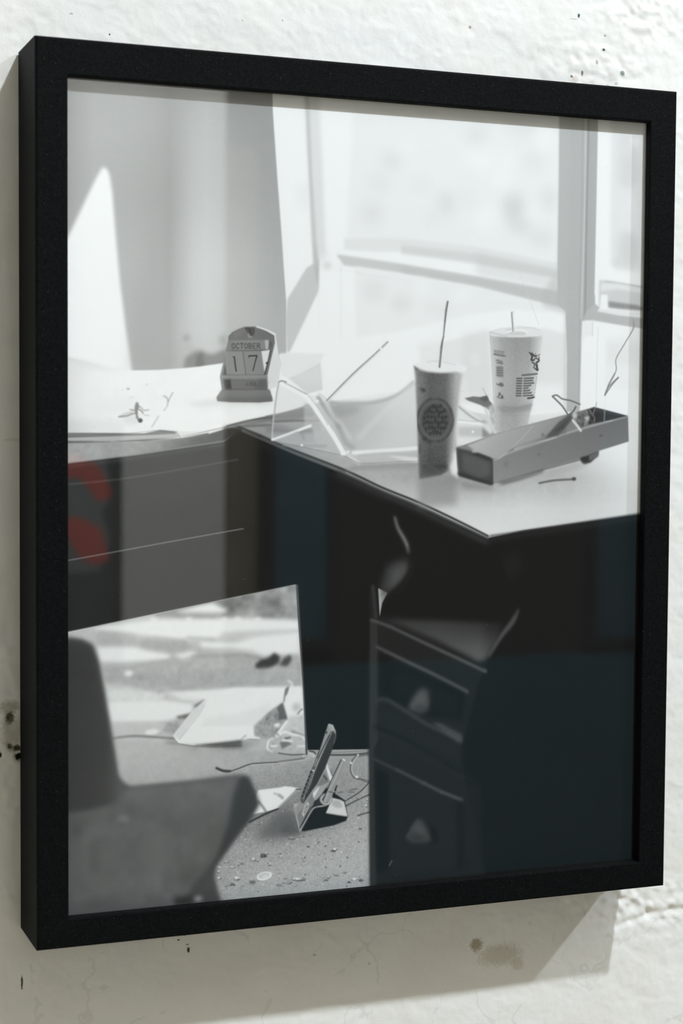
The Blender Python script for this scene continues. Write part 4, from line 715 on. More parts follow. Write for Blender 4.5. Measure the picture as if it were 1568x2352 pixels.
('P',[(131.58,482.72),(131.3,482.92),(130.79,482.76),(130.91,482.47),(131.26,482.44)],114,.13,.8),
('P',[(128.28,482.52),(128.14,482.69),(127.93,482.59),(127.82,482.35),(128.16,482.32)],90,.13,.8),
('P',[(128.09,482.44),(127.97,482.56),(127.62,482.5),(127.69,482.32),(127.96,482.14)],237,.13,.8),
('P',[(129.93,482.44),(129.58,482.55),(129.27,482.55),(129.23,482.3),(129.63,482.17)],90,.13,.8),
('P',[(110.52,489.44),(109.63,489.99),(108.7,490.29),(107.14,489.7),(106.19,489.51),(106.33,488.8),(106.96,487.91),(108.49,488.63),(109.65,488.96)],84,.26,.85),
('P',[(110.27,488.64),(109.9,489.19),(108.21,489.38),(107.21,489.6),(106.14,488.81),(106.84,487.7),(107.21,487.4),(108.31,487.44),(109.36,487.84)],220,.17,1),
('P',[(108.64,487.95),(108.35,488.48),(107.26,488.47),(106.57,487.94),(106.63,487.35),(107.18,487.4),(108.08,487.48)],251,.14,.85),
('P',[(110.99,489.08),(110.78,489.17),(110.38,489.13),(110.47,488.96),(110.83,488.97)],252,.13,.8),
('P',[(107.04,488.43),(106.88,488.63),(106.69,488.56),(106.63,488.16),(106.9,488.25)],90,.13,.8),
('P',[(109.98,488.92),(109.84,489.15),(109.62,489.04),(109.65,488.78),(109.89,488.62)],114,.13,.8),
('P',[(107.4,488.11),(107.23,488.44),(106.86,488.26),(106.81,487.88),(107.29,487.87)],237,.13,.8),
('P',[(106.62,488.34),(106.51,488.42),(106.27,488.43),(106.2,488.19),(106.52,488.13)],143,.13,.8),
('P',[(106.43,489.32),(106.25,489.57),(106,489.4),(106.08,489.14),(106.24,489.05)],90,.13,.8),
('P',[(108.89,488.85),(108.7,488.99),(108.44,488.88),(108.37,488.72),(108.65,488.68)],114,.13,.8),
('P',[(107.11,492.92),(107.21,493.2),(105.85,493.18),(104.11,492.99),(103.22,492.77),(102.87,492.32),(104.53,492.22),(105.7,492.35),(107.14,492.53)],84,.26,.85),
('P',[(107.45,492.52),(106.79,493),(105.51,493.36),(103.9,492.57),(104.05,492.39),(103.86,491.87),(104.32,491.39),(105.58,491.54),(106.42,492.07)],108,.17,1),
('P',[(105.7,492.06),(105.39,492.35),(104.35,492.43),(103.93,492.07),(103.92,491.7),(104.45,491.48),(105.17,491.68)],138,.14,.85),
('P',[(104.27,492.18),(104.03,492.46),(103.84,492.28),(103.72,492),(104.06,491.83)],143,.13,.8),
('P',[(102.58,493),(102.45,493.23),(102.22,493.11),(102.11,492.79),(102.44,492.78)],114,.13,.8),
('P',[(106.04,493.09),(105.69,493.3),(105.4,493.18),(105.34,492.92),(105.7,492.92)],114,.13,.8),
('P',[(104.52,492.88),(104.17,493.03),(103.65,492.86),(103.73,492.7),(104.19,492.63)],90,.13,.8),
('P',[(107.63,492.44),(107.34,492.76),(107.05,492.58),(107.03,492.15),(107.37,492.01)],252,.13,.8),
('P',[(105.7,493.13),(105.33,493.37),(105.01,493.19),(105,492.9),(105.34,492.88)],252,.13,.8),
('P',[(106.57,492.9),(106.35,493),(106.02,492.94),(105.98,492.68),(106.4,492.7)],114,.13,.8),
('P',[(154.79,493.97),(152.49,494.16),(149.97,494.41),(147.92,494.13),(144.43,493.21),(146.01,492.98),(146.58,492.7),(149.86,492.94),(152.19,493.15)],84,.26,.85),
('P',[(152.06,493.11),(152.21,493.82),(149.41,493.55),(147.62,493.48),(145.4,492.76),(145,492.07),(147.26,491.38),(149.61,492.04),(151.41,492.09)],223,.17,1),
('P',[(149.06,492.41),(149.26,493.02),(147.54,492.8),(146.65,492.52),(146.6,491.94),(147.36,491.73),(148.94,492.09)],252,.14,.85),
('P',[(151.28,493.54),(151.03,493.68),(150.6,493.59),(150.67,493.35),(151.05,493.39)],114,.13,.8),
('P',[(153.35,493.75),(153.15,493.91),(153,493.84),(152.89,493.6),(153.14,493.58)],143,.13,.8),
('P',[(144.96,492.78),(144.78,493.14),(144.33,492.9),(144.29,492.56),(144.71,492.52)],90,.13,.8),
('P',[(154.04,493.52),(153.67,493.71),(153.28,493.54),(153.14,493.27),(153.65,493.36)],237,.13,.8),
('P',[(147.65,493.71),(147.41,493.95),(147.06,493.75),(146.95,493.48),(147.4,493.56)],114,.13,.8),
('P',[(154.13,493.73),(153.92,493.97),(153.57,493.87),(153.57,493.53),(153.86,493.5)],237,.13,.8),
('P',[(146.56,493.6),(146.25,493.74),(146,493.67),(145.97,493.47),(146.26,493.39)],143,.13,.8),
('P',[(151.44,494.02),(151.29,494.2),(151,494.04),(151.02,493.87),(151.28,493.8)],143,.13,.8),
('P',[(143.25,493.16),(143.17,493.31),(142.89,493.25),(142.81,492.98),(143.15,492.89)],114,.13,.8),
('P',[(151.35,494.36),(151.22,494.62),(150.95,494.55),(150.96,494.17),(151.24,494.14)],90,.13,.8),
('P',[(154.95,494.17),(154.69,494.3),(154.38,494.27),(154.3,493.95),(154.74,493.82)],252,.13,.8),
('P',[(153.76,493.08),(153.53,493.33),(153.09,493.15),(153.2,492.86),(153.52,492.86)],90,.13,.8),
('P',[(147.47,492.65),(147.11,492.94),(146.8,492.78),(146.69,492.45),(147.1,492.34)],114,.13,.8),
('P',[(145.39,495.12),(143.89,495.51),(142.42,495.57),(140.47,495.13),(138.67,494.76),(137.84,494.18),(140.23,493.98),(142.5,494.24),(143.96,494.48)],84,.26,.85),
('P',[(144.17,494.49),(143.2,494.91),(142.12,495.32),(140.13,495.12),(139.2,494.31),(138.35,493.6),(140.19,493.07),(141.86,493.35),(144.32,493.72)],178,.17,1),
('P',[(141.94,493.92),(141.73,494.39),(140.42,494.29),(139.16,493.95),(139.48,493.52),(140.47,493.27),(141.39,493.41)],208,.14,.85),
('P',[(138.55,494.02),(138.18,494.19),(137.64,494.04),(137.65,493.76),(138.21,493.82)],252,.13,.8),
('P',[(145.84,495.23),(145.58,495.39),(145.33,495.28),(145.41,495.06),(145.59,494.97)],90,.13,.8),
('P',[(141.54,494.14),(141.23,494.22),(140.88,494.17),(140.66,493.93),(141.19,493.89)],90,.13,.8),
('P',[(142.14,494.41),(141.97,494.49),(141.73,494.45),(141.73,494.25),(142,494.25)],114,.13,.8),
('P',[(146.59,495.83),(146.4,496.01),(146.19,495.9),(146.19,495.71),(146.4,495.65)],114,.13,.8),
('P',[(138.22,494.98),(138.15,495.14),(137.81,495.11),(137.83,494.85),(138.12,494.83)],114,.13,.8),
('P',[(144.97,494.43),(144.71,494.82),(144.13,494.6),(144.32,494.24),(144.7,494.14)],90,.13,.8),
('P',[(145.57,495.69),(145.21,495.83),(144.72,495.7),(144.67,495.51),(145.21,495.45)],252,.13,.8),
('P',[(146.1,494.52),(146.01,494.72),(145.7,494.57),(145.71,494.34),(145.98,494.35)],252,.13,.8),
('P',[(143.99,494.79),(143.69,494.96),(143.34,494.82),(143.33,494.61),(143.71,494.63)],252,.13,.8),
('P',[(144.95,495.11),(144.82,495.28),(144.61,495.14),(144.55,495),(144.85,494.92)],237,.13,.8),
('P',[(154.38,493.84),(153.6,494.18),(152.9,494.32),(151.7,494.16),(150.97,493.79),(151.7,493.42),(151.88,492.87),(152.86,493.17),(153.68,493.35)],84,.26,.85),
('P',[(153.72,493.26),(153.58,493.72),(152.71,494.07),(152.04,493.83),(151.7,493.43),(150.98,492.59),(151.82,492.37),(152.74,492.23),(153.25,492.61)],131,.17,1),
('P',[(152.85,492.81),(152.57,493.25),(151.97,493.12),(151.63,492.92),(151.48,492.53),(151.99,492.33),(152.62,492.32)],162,.14,.85),
('P',[(152.21,493.64),(152.08,493.81),(151.67,493.72),(151.7,493.45),(152.03,493.45)],143,.13,.8),
('P',[(150.76,492.98),(150.63,493.11),(150.16,493.03),(150.09,492.78),(150.62,492.73)],114,.13,.8),
('P',[(153.54,493.38),(153.21,493.55),(152.79,493.53),(152.86,493.09),(153.26,493.14)],237,.13,.8),
('P',[(152.76,493.06),(152.56,493.24),(152.31,493.2),(152.34,492.88),(152.59,492.68)],252,.13,.8),
('P',[(141.61,491.81),(141.25,492.07),(140.44,492.15),(139.24,492.1),(139.22,491.78),(138.52,491.4),(139.27,491.06),(140.39,491.21),(141.24,491.5)],84,.26,.85),
('P',[(141.39,491.45),(141.14,491.95),(140.26,492.1),(139.49,491.66),(138.61,491.42),(139.12,490.96),(139.44,490.67),(140.37,490.85),(141.07,491.01)],178,.17,1),
('P',[(140.29,491.11),(140.3,491.38),(139.58,491.38),(139.02,491.11),(139,490.87),(139.52,490.77),(140.25,490.91)],208,.14,.85),
('P',[(138.93,491.38),(138.7,491.74),(138.43,491.48),(138.5,491.17),(138.69,491.15)],252,.13,.8),
('P',[(141.17,492.02),(140.91,492.14),(140.5,492.11),(140.63,491.8),(140.92,491.71)],90,.13,.8),
('P',[(141.19,491.97),(141.01,492.09),(140.78,492.03),(140.69,491.85),(141.01,491.86)],237,.13,.8),
('P',[(140.82,491.65),(140.62,491.87),(140.29,491.75),(140.31,491.5),(140.61,491.47)],90,.13,.8),
('P',[(138.08,496.02),(137.65,496.2),(136.15,496.38),(134.79,496.04),(134.35,495.86),(134.46,495.54),(134.67,495.44),(136.33,495.26),(137.83,495.77)],84,.26,.85),
('P',[(136.96,495.57),(136.65,496.07),(136.03,496.26),(134.95,495.91),(133.74,495.41),(134.54,495.08),(134.88,494.73),(136.1,494.75),(137.04,495.1)],143,.17,1),
('P',[(136.17,495.25),(135.75,495.54),(135.08,495.33),(134.41,495.28),(134.42,494.96),(135.09,494.83),(135.87,494.99)],173,.14,.85),
('P',[(138.35,496.36),(138.04,496.54),(137.7,496.52),(137.7,496.1),(138.07,496.09)],90,.13,.8),
('P',[(135.17,495.38),(134.98,495.55),(134.73,495.54),(134.74,495.13),(134.98,495.17)],90,.13,.8),
('P',[(137.41,495.6),(137.23,495.94),(136.96,495.71),(136.85,495.4),(137.23,495.34)],143,.13,.8),
('P',[(135.14,495.89),(134.94,496.22),(134.62,496.04),(134.72,495.66),(134.94,495.6)],237,.13,.8),
('P',[(138.52,496.41),(138.44,496.58),(138.23,496.44),(138.13,496.29),(138.4,496.27)],90,.13,.8),
('P',[(135.47,495.75),(135.42,496.04),(135.23,495.86),(135.14,495.6),(135.39,495.57)],237,.13,.8),
('P',[(147.91,497.27),(147.69,497.64),(147.08,497.55),(146.11,497.54),(145.53,497.17),(145.68,496.94),(146.19,496.68),(147.12,496.63),(148.31,496.94)],84,.26,.85),
('P',[(147.66,496.9),(147.51,497.41),(146.91,497.42),(145.97,497.31),(145.1,496.96),(145.21,496.43),(146.01,496.22),(146.9,496.33),(147.93,496.41)],190,.17,1),
('P',[(147.11,496.61),(146.7,496.71),(146.18,496.85),(145.44,496.57),(145.86,496.35),(146.17,496.32),(146.83,496.36)],220,.14,.85),
('P',[(147.57,497.04),(147.35,497.26),(146.9,497.12),(147.06,496.84),(147.36,496.77)],252,.13,.8),
('P',[(148.38,497.13),(148.31,497.38),(148.06,497.26),(148.08,496.98),(148.32,496.88)],114,.13,.8),
('P',[(145.13,497.02),(144.99,497.19),(144.68,497.2),(144.7,496.8),(144.97,496.64)],90,.13,.8),
('P',[(144.91,496.54),(144.71,496.71),(144.39,496.62),(144.45,496.41),(144.73,496.33)],252,.13,.8),
('P',[(171.11,493.95),(170.63,494.24),(169.87,494.65),(169.23,494.46),(168.42,493.97),(168.9,493.54),(169.22,493.18),(169.81,493.19),(170.47,493.52)],84,.26,.85),
('P',[(170.64,493.38),(170.28,494.06),(169.7,493.87),(169.15,494.08),(168.52,493.4),(168.52,492.84),(168.96,492.72),(169.69,492.09),(170.5,492.66)],201,.17,1),
('P',[(169.59,492.92),(169.67,493.4),(169.06,493.41),(168.82,493.09),(168.74,492.56),(169.09,492.51),(169.61,492.57)],232,.14,.85),
('P',[(170.44,493.19),(170.21,493.34),(169.94,493.31),(169.97,492.97),(170.2,493.03)],114,.13,.8),
('P',[(171.35,493.29),(171.24,493.45),(170.69,493.39),(170.8,493.02),(171.21,493.09)],114,.13,.8),
('P',[(169.33,493.86),(168.88,494.03),(168.5,493.88),(168.57,493.58),(168.95,493.65)],90,.13,.8),
('P',[(169.26,495.72),(169.52,496.02),(168.49,495.93),(167.28,495.85),(166.38,495.64),(166.72,495.32),(167.37,494.99),(168.34,495.31),(169.7,495.37)],84,.26,.85),
('P',[(169.45,495.38),(169.33,495.85),(168.31,495.73),(167.28,495.57),(166.39,495.27),(166.54,494.93),(167.39,494.65),(168.3,494.56),(168.77,495.08)],131,.17,1),
('P',[(168.57,495.06),(168.11,495.26),(167.55,495.18),(166.96,495.05),(167.06,494.84),(167.54,494.79),(168.24,494.71)],162,.14,.85),
('P',[(166.41,495.34),(166.24,495.63),(165.73,495.43),(165.9,495.15),(166.24,495.06)],143,.13,.8),
('P',[(169.39,495.44),(169.03,495.57),(168.57,495.5),(168.45,495.23),(168.98,495.25)],114,.13,.8),
('P',[(166.98,495.13),(166.78,495.36),(166.47,495.21),(166.53,494.9),(166.75,494.85)],143,.13,.8),
('P',[(169.42,495.5),(169.31,495.72),(168.85,495.68),(168.83,495.29),(169.23,495.21)],114,.13,.8),
('P',[(175.12,476.37),(175.45,476.73),(174.25,476.98),(173.34,476.99),(172.8,476.46),(172.67,476),(172.97,475.77),(174.16,475.88),(174.99,476.09)],84,.26,.85),
('P',[(174.79,475.81),(174.64,476.5),(174.01,476.28),(173.42,476.24),(172.2,475.9),(172.83,475.46),(173.1,475),(173.99,474.89),(174.97,475.32)],225,.17,1),
('P',[(174.2,475.4),(173.92,475.59),(173.25,475.93),(172.77,475.47),(172.86,475.04),(173.28,474.79),(173.88,475.04)],252,.14,.85),
('P',[(175.03,475.87),(174.89,476.08),(174.68,475.99),(174.61,475.7),(174.88,475.66)],237,.13,.8),
('P',[(176.18,476.36),(176.05,476.68),(175.78,476.49),(175.66,476.2),(176.08,475.98)],143,.13,.8),
('P',[(175.76,475.94),(175.43,476.33),(174.94,476.1),(175.04,475.64),(175.46,475.62)],114,.13,.8),
('P',[(174.96,476.54),(174.7,476.72),(174.23,476.6),(174.27,476.39),(174.65,476.39)],252,.13,.8),
('P',[(174.58,477.2),(174.49,477.44),(173.21,477.71),(172.35,477.28),(170.87,477.05),(171.4,476.73),(172.08,476.71),(173.14,476.52),(174.31,476.88)],84,.26,.85),
('P',[(173.65,476.77),(173.49,477.08),(173.03,477.55),(171.89,477.1),(171.1,476.8),(171.26,476.31),(171.95,476.08),(172.92,475.96),(173.51,476.5)],101,.17,1),
('P',[(173.18,476.49),(172.94,476.64),(172.13,476.63),(171.59,476.5),(171.74,476.23),(172.06,476.18),(172.69,476.27)],131,.14,.85),
('P',[(171.02,476.42),(170.88,476.63),(170.33,476.49),(170.38,476.15),(170.89,476.18)],114,.13,.8),
('P',[(175.4,477.24),(175.16,477.54),(174.87,477.29),(174.72,477.01),(175.18,476.9)],252,.13,.8),
('P',[(170.99,476.72),(170.85,476.92),(170.65,476.89),(170.68,476.6),(170.84,476.44)],252,.13,.8),
('P',[(173.57,477.52),(173.3,477.78),(173.05,477.72),(173.04,477.28),(173.3,477.29)],237,.13,.8),
('P',[(175.1,477.42),(174.78,477.67),(174.18,477.42),(174.35,477.21),(174.77,477.23)],143,.13,.8),
('P',[(172.37,481.58),(172.39,481.89),(171.88,482.15),(171.24,481.77),(171.01,481.61),(170.82,481.31),(171.44,481.17),(171.85,481.17),(172.3,481.39)],84,.26,.85),
('P',[(172.21,481.22),(172.07,481.46),(171.77,481.94),(171.35,481.68),(170.89,481.35),(171.08,480.96),(171.34,480.77),(171.71,480.78),(172.2,480.89)],252,.17,1),
('P',[(171.89,480.94),(171.65,481.17),(171.38,481.12),(171.03,481.05),(171.09,480.69),(171.34,480.7),(171.6,480.75)],252,.14,.85),
('P',[(171.73,481.26),(171.59,481.52),(171.33,481.32),(171.36,481.07),(171.55,480.86)],90,.13,.8),
('P',[(171.61,481.58),(171.5,481.87),(171.21,481.64),(171.08,481.4),(171.47,481.32)],143,.13,.8),
('P',[(192.83,464.16),(191.75,464.36),(191.27,464.44),(190.6,464.3),(189.6,464.03),(189.66,463.83),(190.25,463.72),(191.28,463.81),(192.02,463.8)],84,.26,.85),
('P',[(192.27,463.85),(192,464.15),(191.17,464.08),(190.53,464.18),(189.97,463.88),(189.74,463.56),(190.39,463.41),(191.09,463.27),(191.68,463.46)],110,.17,1),
('P',[(191.02,463.57),(191.05,463.83),(190.44,463.77),(190.22,463.58),(189.84,463.4),(190.48,463.33),(190.99,463.4)],140,.14,.85),
('P',[(192.69,464.38),(192.41,464.5),(192.02,464.45),(191.92,464.13),(192.41,464.04)],90,.13,.8),
('P',[(189.92,463.77),(189.58,464.05),(189.19,463.85),(189.24,463.6),(189.54,463.54)],113,.13,.8),
('P',[(190.4,463.83),(190.14,463.96),(189.88,463.86),(189.79,463.64),(190.18,463.62)],236,.13,.8),
('P',[(190.2,463.94),(189.93,464.25),(189.59,464.02),(189.53,463.74),(189.93,463.68)],252,.13,.8),
('P',[(172.09,461.81),(172.29,462.14),(171.75,462.22),(171.19,462.06),(170.87,461.84),(170.85,461.62),(171.17,461.42),(171.72,461.54),(172.11,461.55)],84,.26,.85),
('P',[(171.95,461.54),(172.06,461.72),(171.65,461.91),(171.26,461.89),(170.97,461.65),(170.7,461.26),(171.15,461.22),(171.61,461.22),(172.07,461.17)],252,.17,1),
('P',[(171.6,461.32),(171.45,461.53),(171.24,461.58),(171.11,461.41),(171.08,461.21),(171.23,461.15),(171.46,461.12)],252,.14,.85),
('P',[(171.65,461.78),(171.33,461.92),(170.85,461.82),(170.8,461.6),(171.28,461.4)],113,.13,.8),
('P',[(172.18,461.96),(171.96,462.16),(171.67,462.02),(171.73,461.85),(171.94,461.82)],113,.13,.8),
('P',[(156.53,472.88),(156.75,473.09),(155.9,473.15),(155.49,473.04),(154.82,472.87),(155.17,472.55),(155.43,472.48),(155.92,472.51),(156.58,472.6)],84,.26,.85),
('P',[(156.64,472.54),(156.19,472.98),(155.79,473.25),(155.39,472.99),(155.1,472.56),(154.71,472.14),(155.28,471.88),(155.85,472.08),(156.24,472.12)],108,.17,1),
('P',[(155.75,472.22),(155.64,472.41),(155.33,472.57),(155.07,472.25),(154.92,472.01),(155.37,471.9),(155.68,472.04)],138,.14,.85),
('P',[(154.64,472.75),(154.57,473.12),(154.19,472.9),(154.2,472.5),(154.55,472.34)],143,.13,.8),
('P',[(156,472.9),(155.79,473.08),(155.51,472.97),(155.43,472.7),(155.75,472.72)],143,.13,.8),
('P',[(155.02,472.42),(154.71,472.5),(154.42,472.46),(154.29,472.25),(154.74,472.31)],143,.13,.8),
('P',[(163.79,470.6),(163.51,470.72),(163.27,470.9),(162.88,470.94),(162.24,470.54),(162.33,470.39),(162.7,470.23),(163.28,470.2),(163.83,470.38)],84,.26,.85),
('P',[(163.47,470.31),(163.4,470.71),(163.13,470.85),(162.74,470.71),(162.65,470.35),(162.62,470.05),(162.73,469.98),(163.13,469.74),(163.56,469.99)],131,.17,1),
('P',[(163.26,470.11),(163.15,470.21),(162.75,470.28),(162.61,470.19),(162.49,469.93),(162.79,469.92),(163.12,469.96)],161,.14,.85),
('P',[(162.38,470.37),(162.17,470.54),(161.8,470.49),(161.82,470.13),(162.17,470.18)],90,.13,.8),
('P',[(163.38,470.73),(163.25,470.99),(163.05,470.9),(163.05,470.52),(163.21,470.46)],252,.13,.8),
('P',[(162.24,471.17),(161.77,471.27),(161.45,471.41),(160.87,471.28),(160.45,471.11),(160.5,470.95),(160.83,470.73),(161.4,470.85),(161.67,470.84)],84,.26,.85),
('P',[(161.61,470.86),(161.75,471.14),(161.3,471.31),(160.91,471.27),(160.42,470.86),(160.55,470.63),(160.87,470.27),(161.33,470.46),(161.65,470.67)],201,.17,1),
('P',[(161.38,470.65),(161.26,470.79),(160.95,470.88),(160.78,470.68),(160.71,470.47),(160.92,470.44),(161.31,470.53)],232,.14,.85),
('P',[(160.98,470.98),(160.67,471.23),(160.18,471.02),(160.18,470.72),(160.6,470.64)],252,.13,.8),
('P',[(161.72,471.34),(161.53,471.52),(161.36,471.42),(161.26,471.19),(161.52,471.03)],90,.13,.8),
('P',[(163.76,478.39),(163.28,478.64),(162.92,478.65),(162.43,478.55),(162.08,478.34),(161.9,478.08),(162.31,477.82),(162.93,477.89),(163.43,478.09)],84,.26,.85),
('P',[(163.54,478.02),(163.05,478.44),(162.81,478.38),(162.51,478.43),(162.34,478.09),(162.2,477.67),(162.37,477.6),(162.87,477.47),(163.22,477.55)],213,.17,1),
('P',[(162.89,477.72),(162.75,477.96),(162.45,477.97),(162.18,477.74),(162.13,477.48),(162.46,477.47),(162.79,477.39)],244,.14,.85),
('P',[(164.08,478.04),(163.79,478.16),(163.38,478.09),(163.4,477.88),(163.76,477.78)],90,.13,.8),
('P',[(162.66,477.88),(162.44,478.05),(162.06,477.95),(162.14,477.67),(162.44,477.49)],143,.13,.8),
('P',[(190.13,496.99),(188.71,497.34),(187.96,497.2),(186.56,497.11),(185.66,496.78),(185.64,496.43),(186.6,495.98),(187.93,496.26),(189.19,496.55)],84,.26,.85),
('P',[(189.03,496.45),(189.27,496.82),(187.75,497.41),(186.88,497.03),(185.91,496.43),(185.46,495.92),(186.82,495.5),(187.86,495.61),(189.26,495.97)],237,.17,1),
('P',[(188.04,496.05),(187.66,496.36),(186.67,496.37),(186.19,496.11),(185.95,495.7),(186.68,495.6),(187.42,495.59)],252,.14,.85),
('P',[(185.89,496.4),(185.78,496.55),(185.4,496.45),(185.48,496.17),(185.75,496.17)],90,.13,.8),
('P',[(185.35,496.3),(185.24,496.52),(184.97,496.41),(184.98,496.15),(185.24,496.02)],252,.13,.8),
('P',[(186.58,497.1),(186.45,497.45),(186.19,497.21),(186.26,496.89),(186.44,496.8)],237,.13,.8),
('P',[(187.64,496.65),(187.37,496.97),(187.1,496.71),(187.15,496.45),(187.37,496.3)],252,.13,.8),
('P',[(190.07,496.94),(189.87,497.11),(189.55,496.99),(189.61,496.76),(189.93,496.69)],114,.13,.8),
('P',[(186.27,496.99),(185.95,497.17),(185.49,497.13),(185.54,496.75),(185.93,496.64)],143,.13,.8),
('P',[(194.09,498.06),(193.15,498.41),(192.33,498.6),(191.19,498.34),(190.43,497.96),(190.41,497.46),(191.21,497.12),(192.42,497.54),(193.01,497.46)],84,.26,.85),
('P',[(192.88,497.51),(193.14,497.87),(192.26,498.35),(191.45,497.96),(190.56,497.59),(190.65,496.96),(191.38,496.5),(192.26,496.46),(192.92,497.12)],115,.17,1),
('P',[(192.31,497.15),(192.09,497.32),(191.45,497.31),(191.11,497.18),(190.91,496.81),(191.43,496.57),(192.03,496.7)],145,.14,.85),
('P',[(191.45,497.57),(191.29,497.89),(191.08,497.77),(191.09,497.42),(191.31,497.39)],114,.13,.8),
('P',[(194.58,497.56),(194.31,497.79),(193.92,497.61),(193.93,497.37),(194.29,497.31)],90,.13,.8),
('P',[(194.13,497.75),(193.87,497.94),(193.44,497.81),(193.43,497.48),(193.86,497.4)],114,.13,.8),
('P',[(190.57,497.33),(190.41,497.51),(190.12,497.4),(190.07,497.17),(190.4,497.18)],252,.13,.8),
('P',[(185.18,498.58),(184.82,498.83),(184.11,498.75),(183.08,498.68),(182.24,498.44),(182.78,498.22),(183.39,498.16),(184,497.91),(184.71,498.24)],84,.26,.85),
('P',[(185.11,498.22),(184.85,498.52),(183.9,498.94),(183.16,498.36),(182.51,498.26),(182.74,497.84),(183.21,497.7),(183.94,497.34),(184.65,497.78)],96,.17,1),
('P',[(183.83,497.85),(183.7,498.03),(183.26,498.17),(182.63,497.93),(182.76,497.66),(183.27,497.52),(183.83,497.62)],126,.14,.85),
('P',[(184.36,498.83),(184.25,499.03),(183.81,498.92),(183.81,498.64),(184.26,498.55)],252,.13,.8),
('P',[(184.67,498.38),(184.5,498.57),(184.3,498.6),(184.3,498.23),(184.5,498.09)],90,.13,.8),
('P',[(184.33,498.23),(184.18,498.33),(183.79,498.31),(183.79,498.11),(184.19,498.01)],114,.13,.8),
('P',[(183.68,498.74),(183.43,498.89),(183.13,498.84),(183.19,498.51),(183.45,498.42)],237,.13,.8),
('P',[(182.3,491.87),(181.65,492.11),(181.17,492.2),(179.74,492.03),(179.81,491.79),(179.21,491.44),(180.1,491.42),(181.05,491.45),(181.66,491.55)],84,.26,.85),
('P',[(182.42,491.62),(181.64,491.78),(180.87,491.95),(179.76,491.93),(178.96,491.47),(179.37,491.25),(180,491.14),(180.92,491.04),(181.74,491.35)],131,.17,1),
('P',[(181.07,491.31),(180.89,491.52),(180.11,491.5),(179.71,491.26),(179.71,491.1),(180.09,491.04),(180.74,491.1)],162,.14,.85),
('P',[(180.21,491.73),(179.95,492.1),(179.7,491.83),(179.62,491.56),(180,491.42)],252,.13,.8),
('P',[(181.13,491.61),(180.84,491.79),(180.36,491.78),(180.52,491.43),(180.82,491.26)],114,.13,.8),
('P',[(182.72,492.18),(182.57,492.33),(182.22,492.36),(182.27,492.02),(182.58,491.97)],252,.13,.8),
('P',[(181.08,491.45),(180.86,491.74),(180.29,491.48),(180.26,491.18),(180.78,491.28)],237,.13,.8),
('P',[(181.05,491.81),(180.77,491.99),(180.44,491.84),(180.52,491.68),(180.75,491.65)],143,.13,.8),
('P',[(177.88,493.24),(177.36,493.33),(175.91,493.54),(174.92,493.15),(173.52,492.98),(173.52,492.77),(174.56,492.62),(175.98,492.78),(176.44,492.86)],84,.26,.85),
('P',[(176.73,492.87),(176.27,493.02),(175.72,493.34),(174.93,493),(173.73,492.73),(173.97,492.51),(174.53,492.25),(175.61,492.38),(176.7,492.64)],143,.17,1),
('P',[(175.6,492.59),(175.34,492.68),(174.89,492.71),(174.13,492.59),(174.35,492.35),(174.79,492.2),(175.42,492.36)],173,.14,.85),
('P',[(177.67,493.36),(177.48,493.52),(177.34,493.51),(177.27,493.21),(177.51,493.09)],114,.13,.8),
('P',[(178.11,493.11),(177.83,493.42),(177.46,493.23),(177.47,492.82),(177.83,492.76)],252,.13,.8),
('P',[(176.21,492.76),(176.03,493.01),(175.7,492.96),(175.68,492.51),(176.07,492.52)],252,.13,.8),
('P',[(177.3,493.34),(176.99,493.52),(176.54,493.4),(176.36,493.07),(176.9,493)],237,.13,.8),
('P',[(175.88,492.86),(175.68,493.12),(175.16,492.98),(175.29,492.61),(175.69,492.55)],114,.13,.8),
('P',[(196.74,445.4),(196.81,445.7),(196.24,445.64),(195.65,445.74),(195.31,445.37),(195.53,445.18),(195.89,445.07),(196.26,444.89),(196.79,445.1)],84,.26,.85),
('P',[(196.57,445.12),(196.45,445.34),(196.18,445.45),(195.85,445.53),(195.64,445.23),(195.61,444.89),(195.62,444.68),(196.14,444.48),(196.71,444.84)],252,.17,1),
('P',[(196.29,444.91),(196.01,445.03),(195.78,445.16),(195.62,444.93),(195.58,444.78),(195.79,444.6),(196.06,444.68)],252,.14,.85),
('P',[(196.7,445.65),(196.48,445.86),(196.17,445.86),(196.06,445.42),(196.49,445.38)],142,.13,.8),
('P',[(195.31,445.26),(195.05,445.44),(194.62,445.34),(194.71,445.16),(195.11,445.09)],235,.13,.8),
('P',[(196.46,449.7),(196.13,450.04),(195.59,450.19),(195.1,449.87),(194.59,449.72),(194.24,449.37),(194.91,449.26),(195.58,449.21),(196.16,449.49)],84,.26,.85),
('P',[(196.08,449.32),(195.75,449.83),(195.47,449.78),(194.98,449.8),(194.77,449.38),(194.42,448.95),(195.01,448.5),(195.43,448.52),(195.87,448.84)],241,.17,1),
('P',[(195.53,449.03),(195.44,449.36),(194.99,449.23),(194.54,449.04),(194.73,448.85),(194.96,448.56),(195.46,448.68)],252,.14,.85),
('P',[(195.76,449.85),(195.58,450.1),(195.28,449.99),(195.31,449.71),(195.56,449.64)],90,.13,.8),
('P',[(196.08,449.56),(195.78,449.74),(195.34,449.71),(195.32,449.31),(195.75,449.18)],113,.13,.8),
('P',[(196.1,449.87),(195.93,450.05),(195.66,449.96),(195.7,449.71),(195.93,449.7)],113,.13,.8),
('P',[(123.77,455.86),(123.69,456.11),(122.83,456.01),(122.21,456.01),(121.49,455.77),(121.6,455.6),(121.99,455.54),(122.87,455.59),(123.63,455.67)],84,.26,.85),
('P',[(123.55,455.63),(123.56,455.81),(122.73,456.08),(122.04,455.81),(121.36,455.58),(121.28,455.28),(122.09,455.18),(122.71,455.2),(123.45,455.44)],131,.17,1),
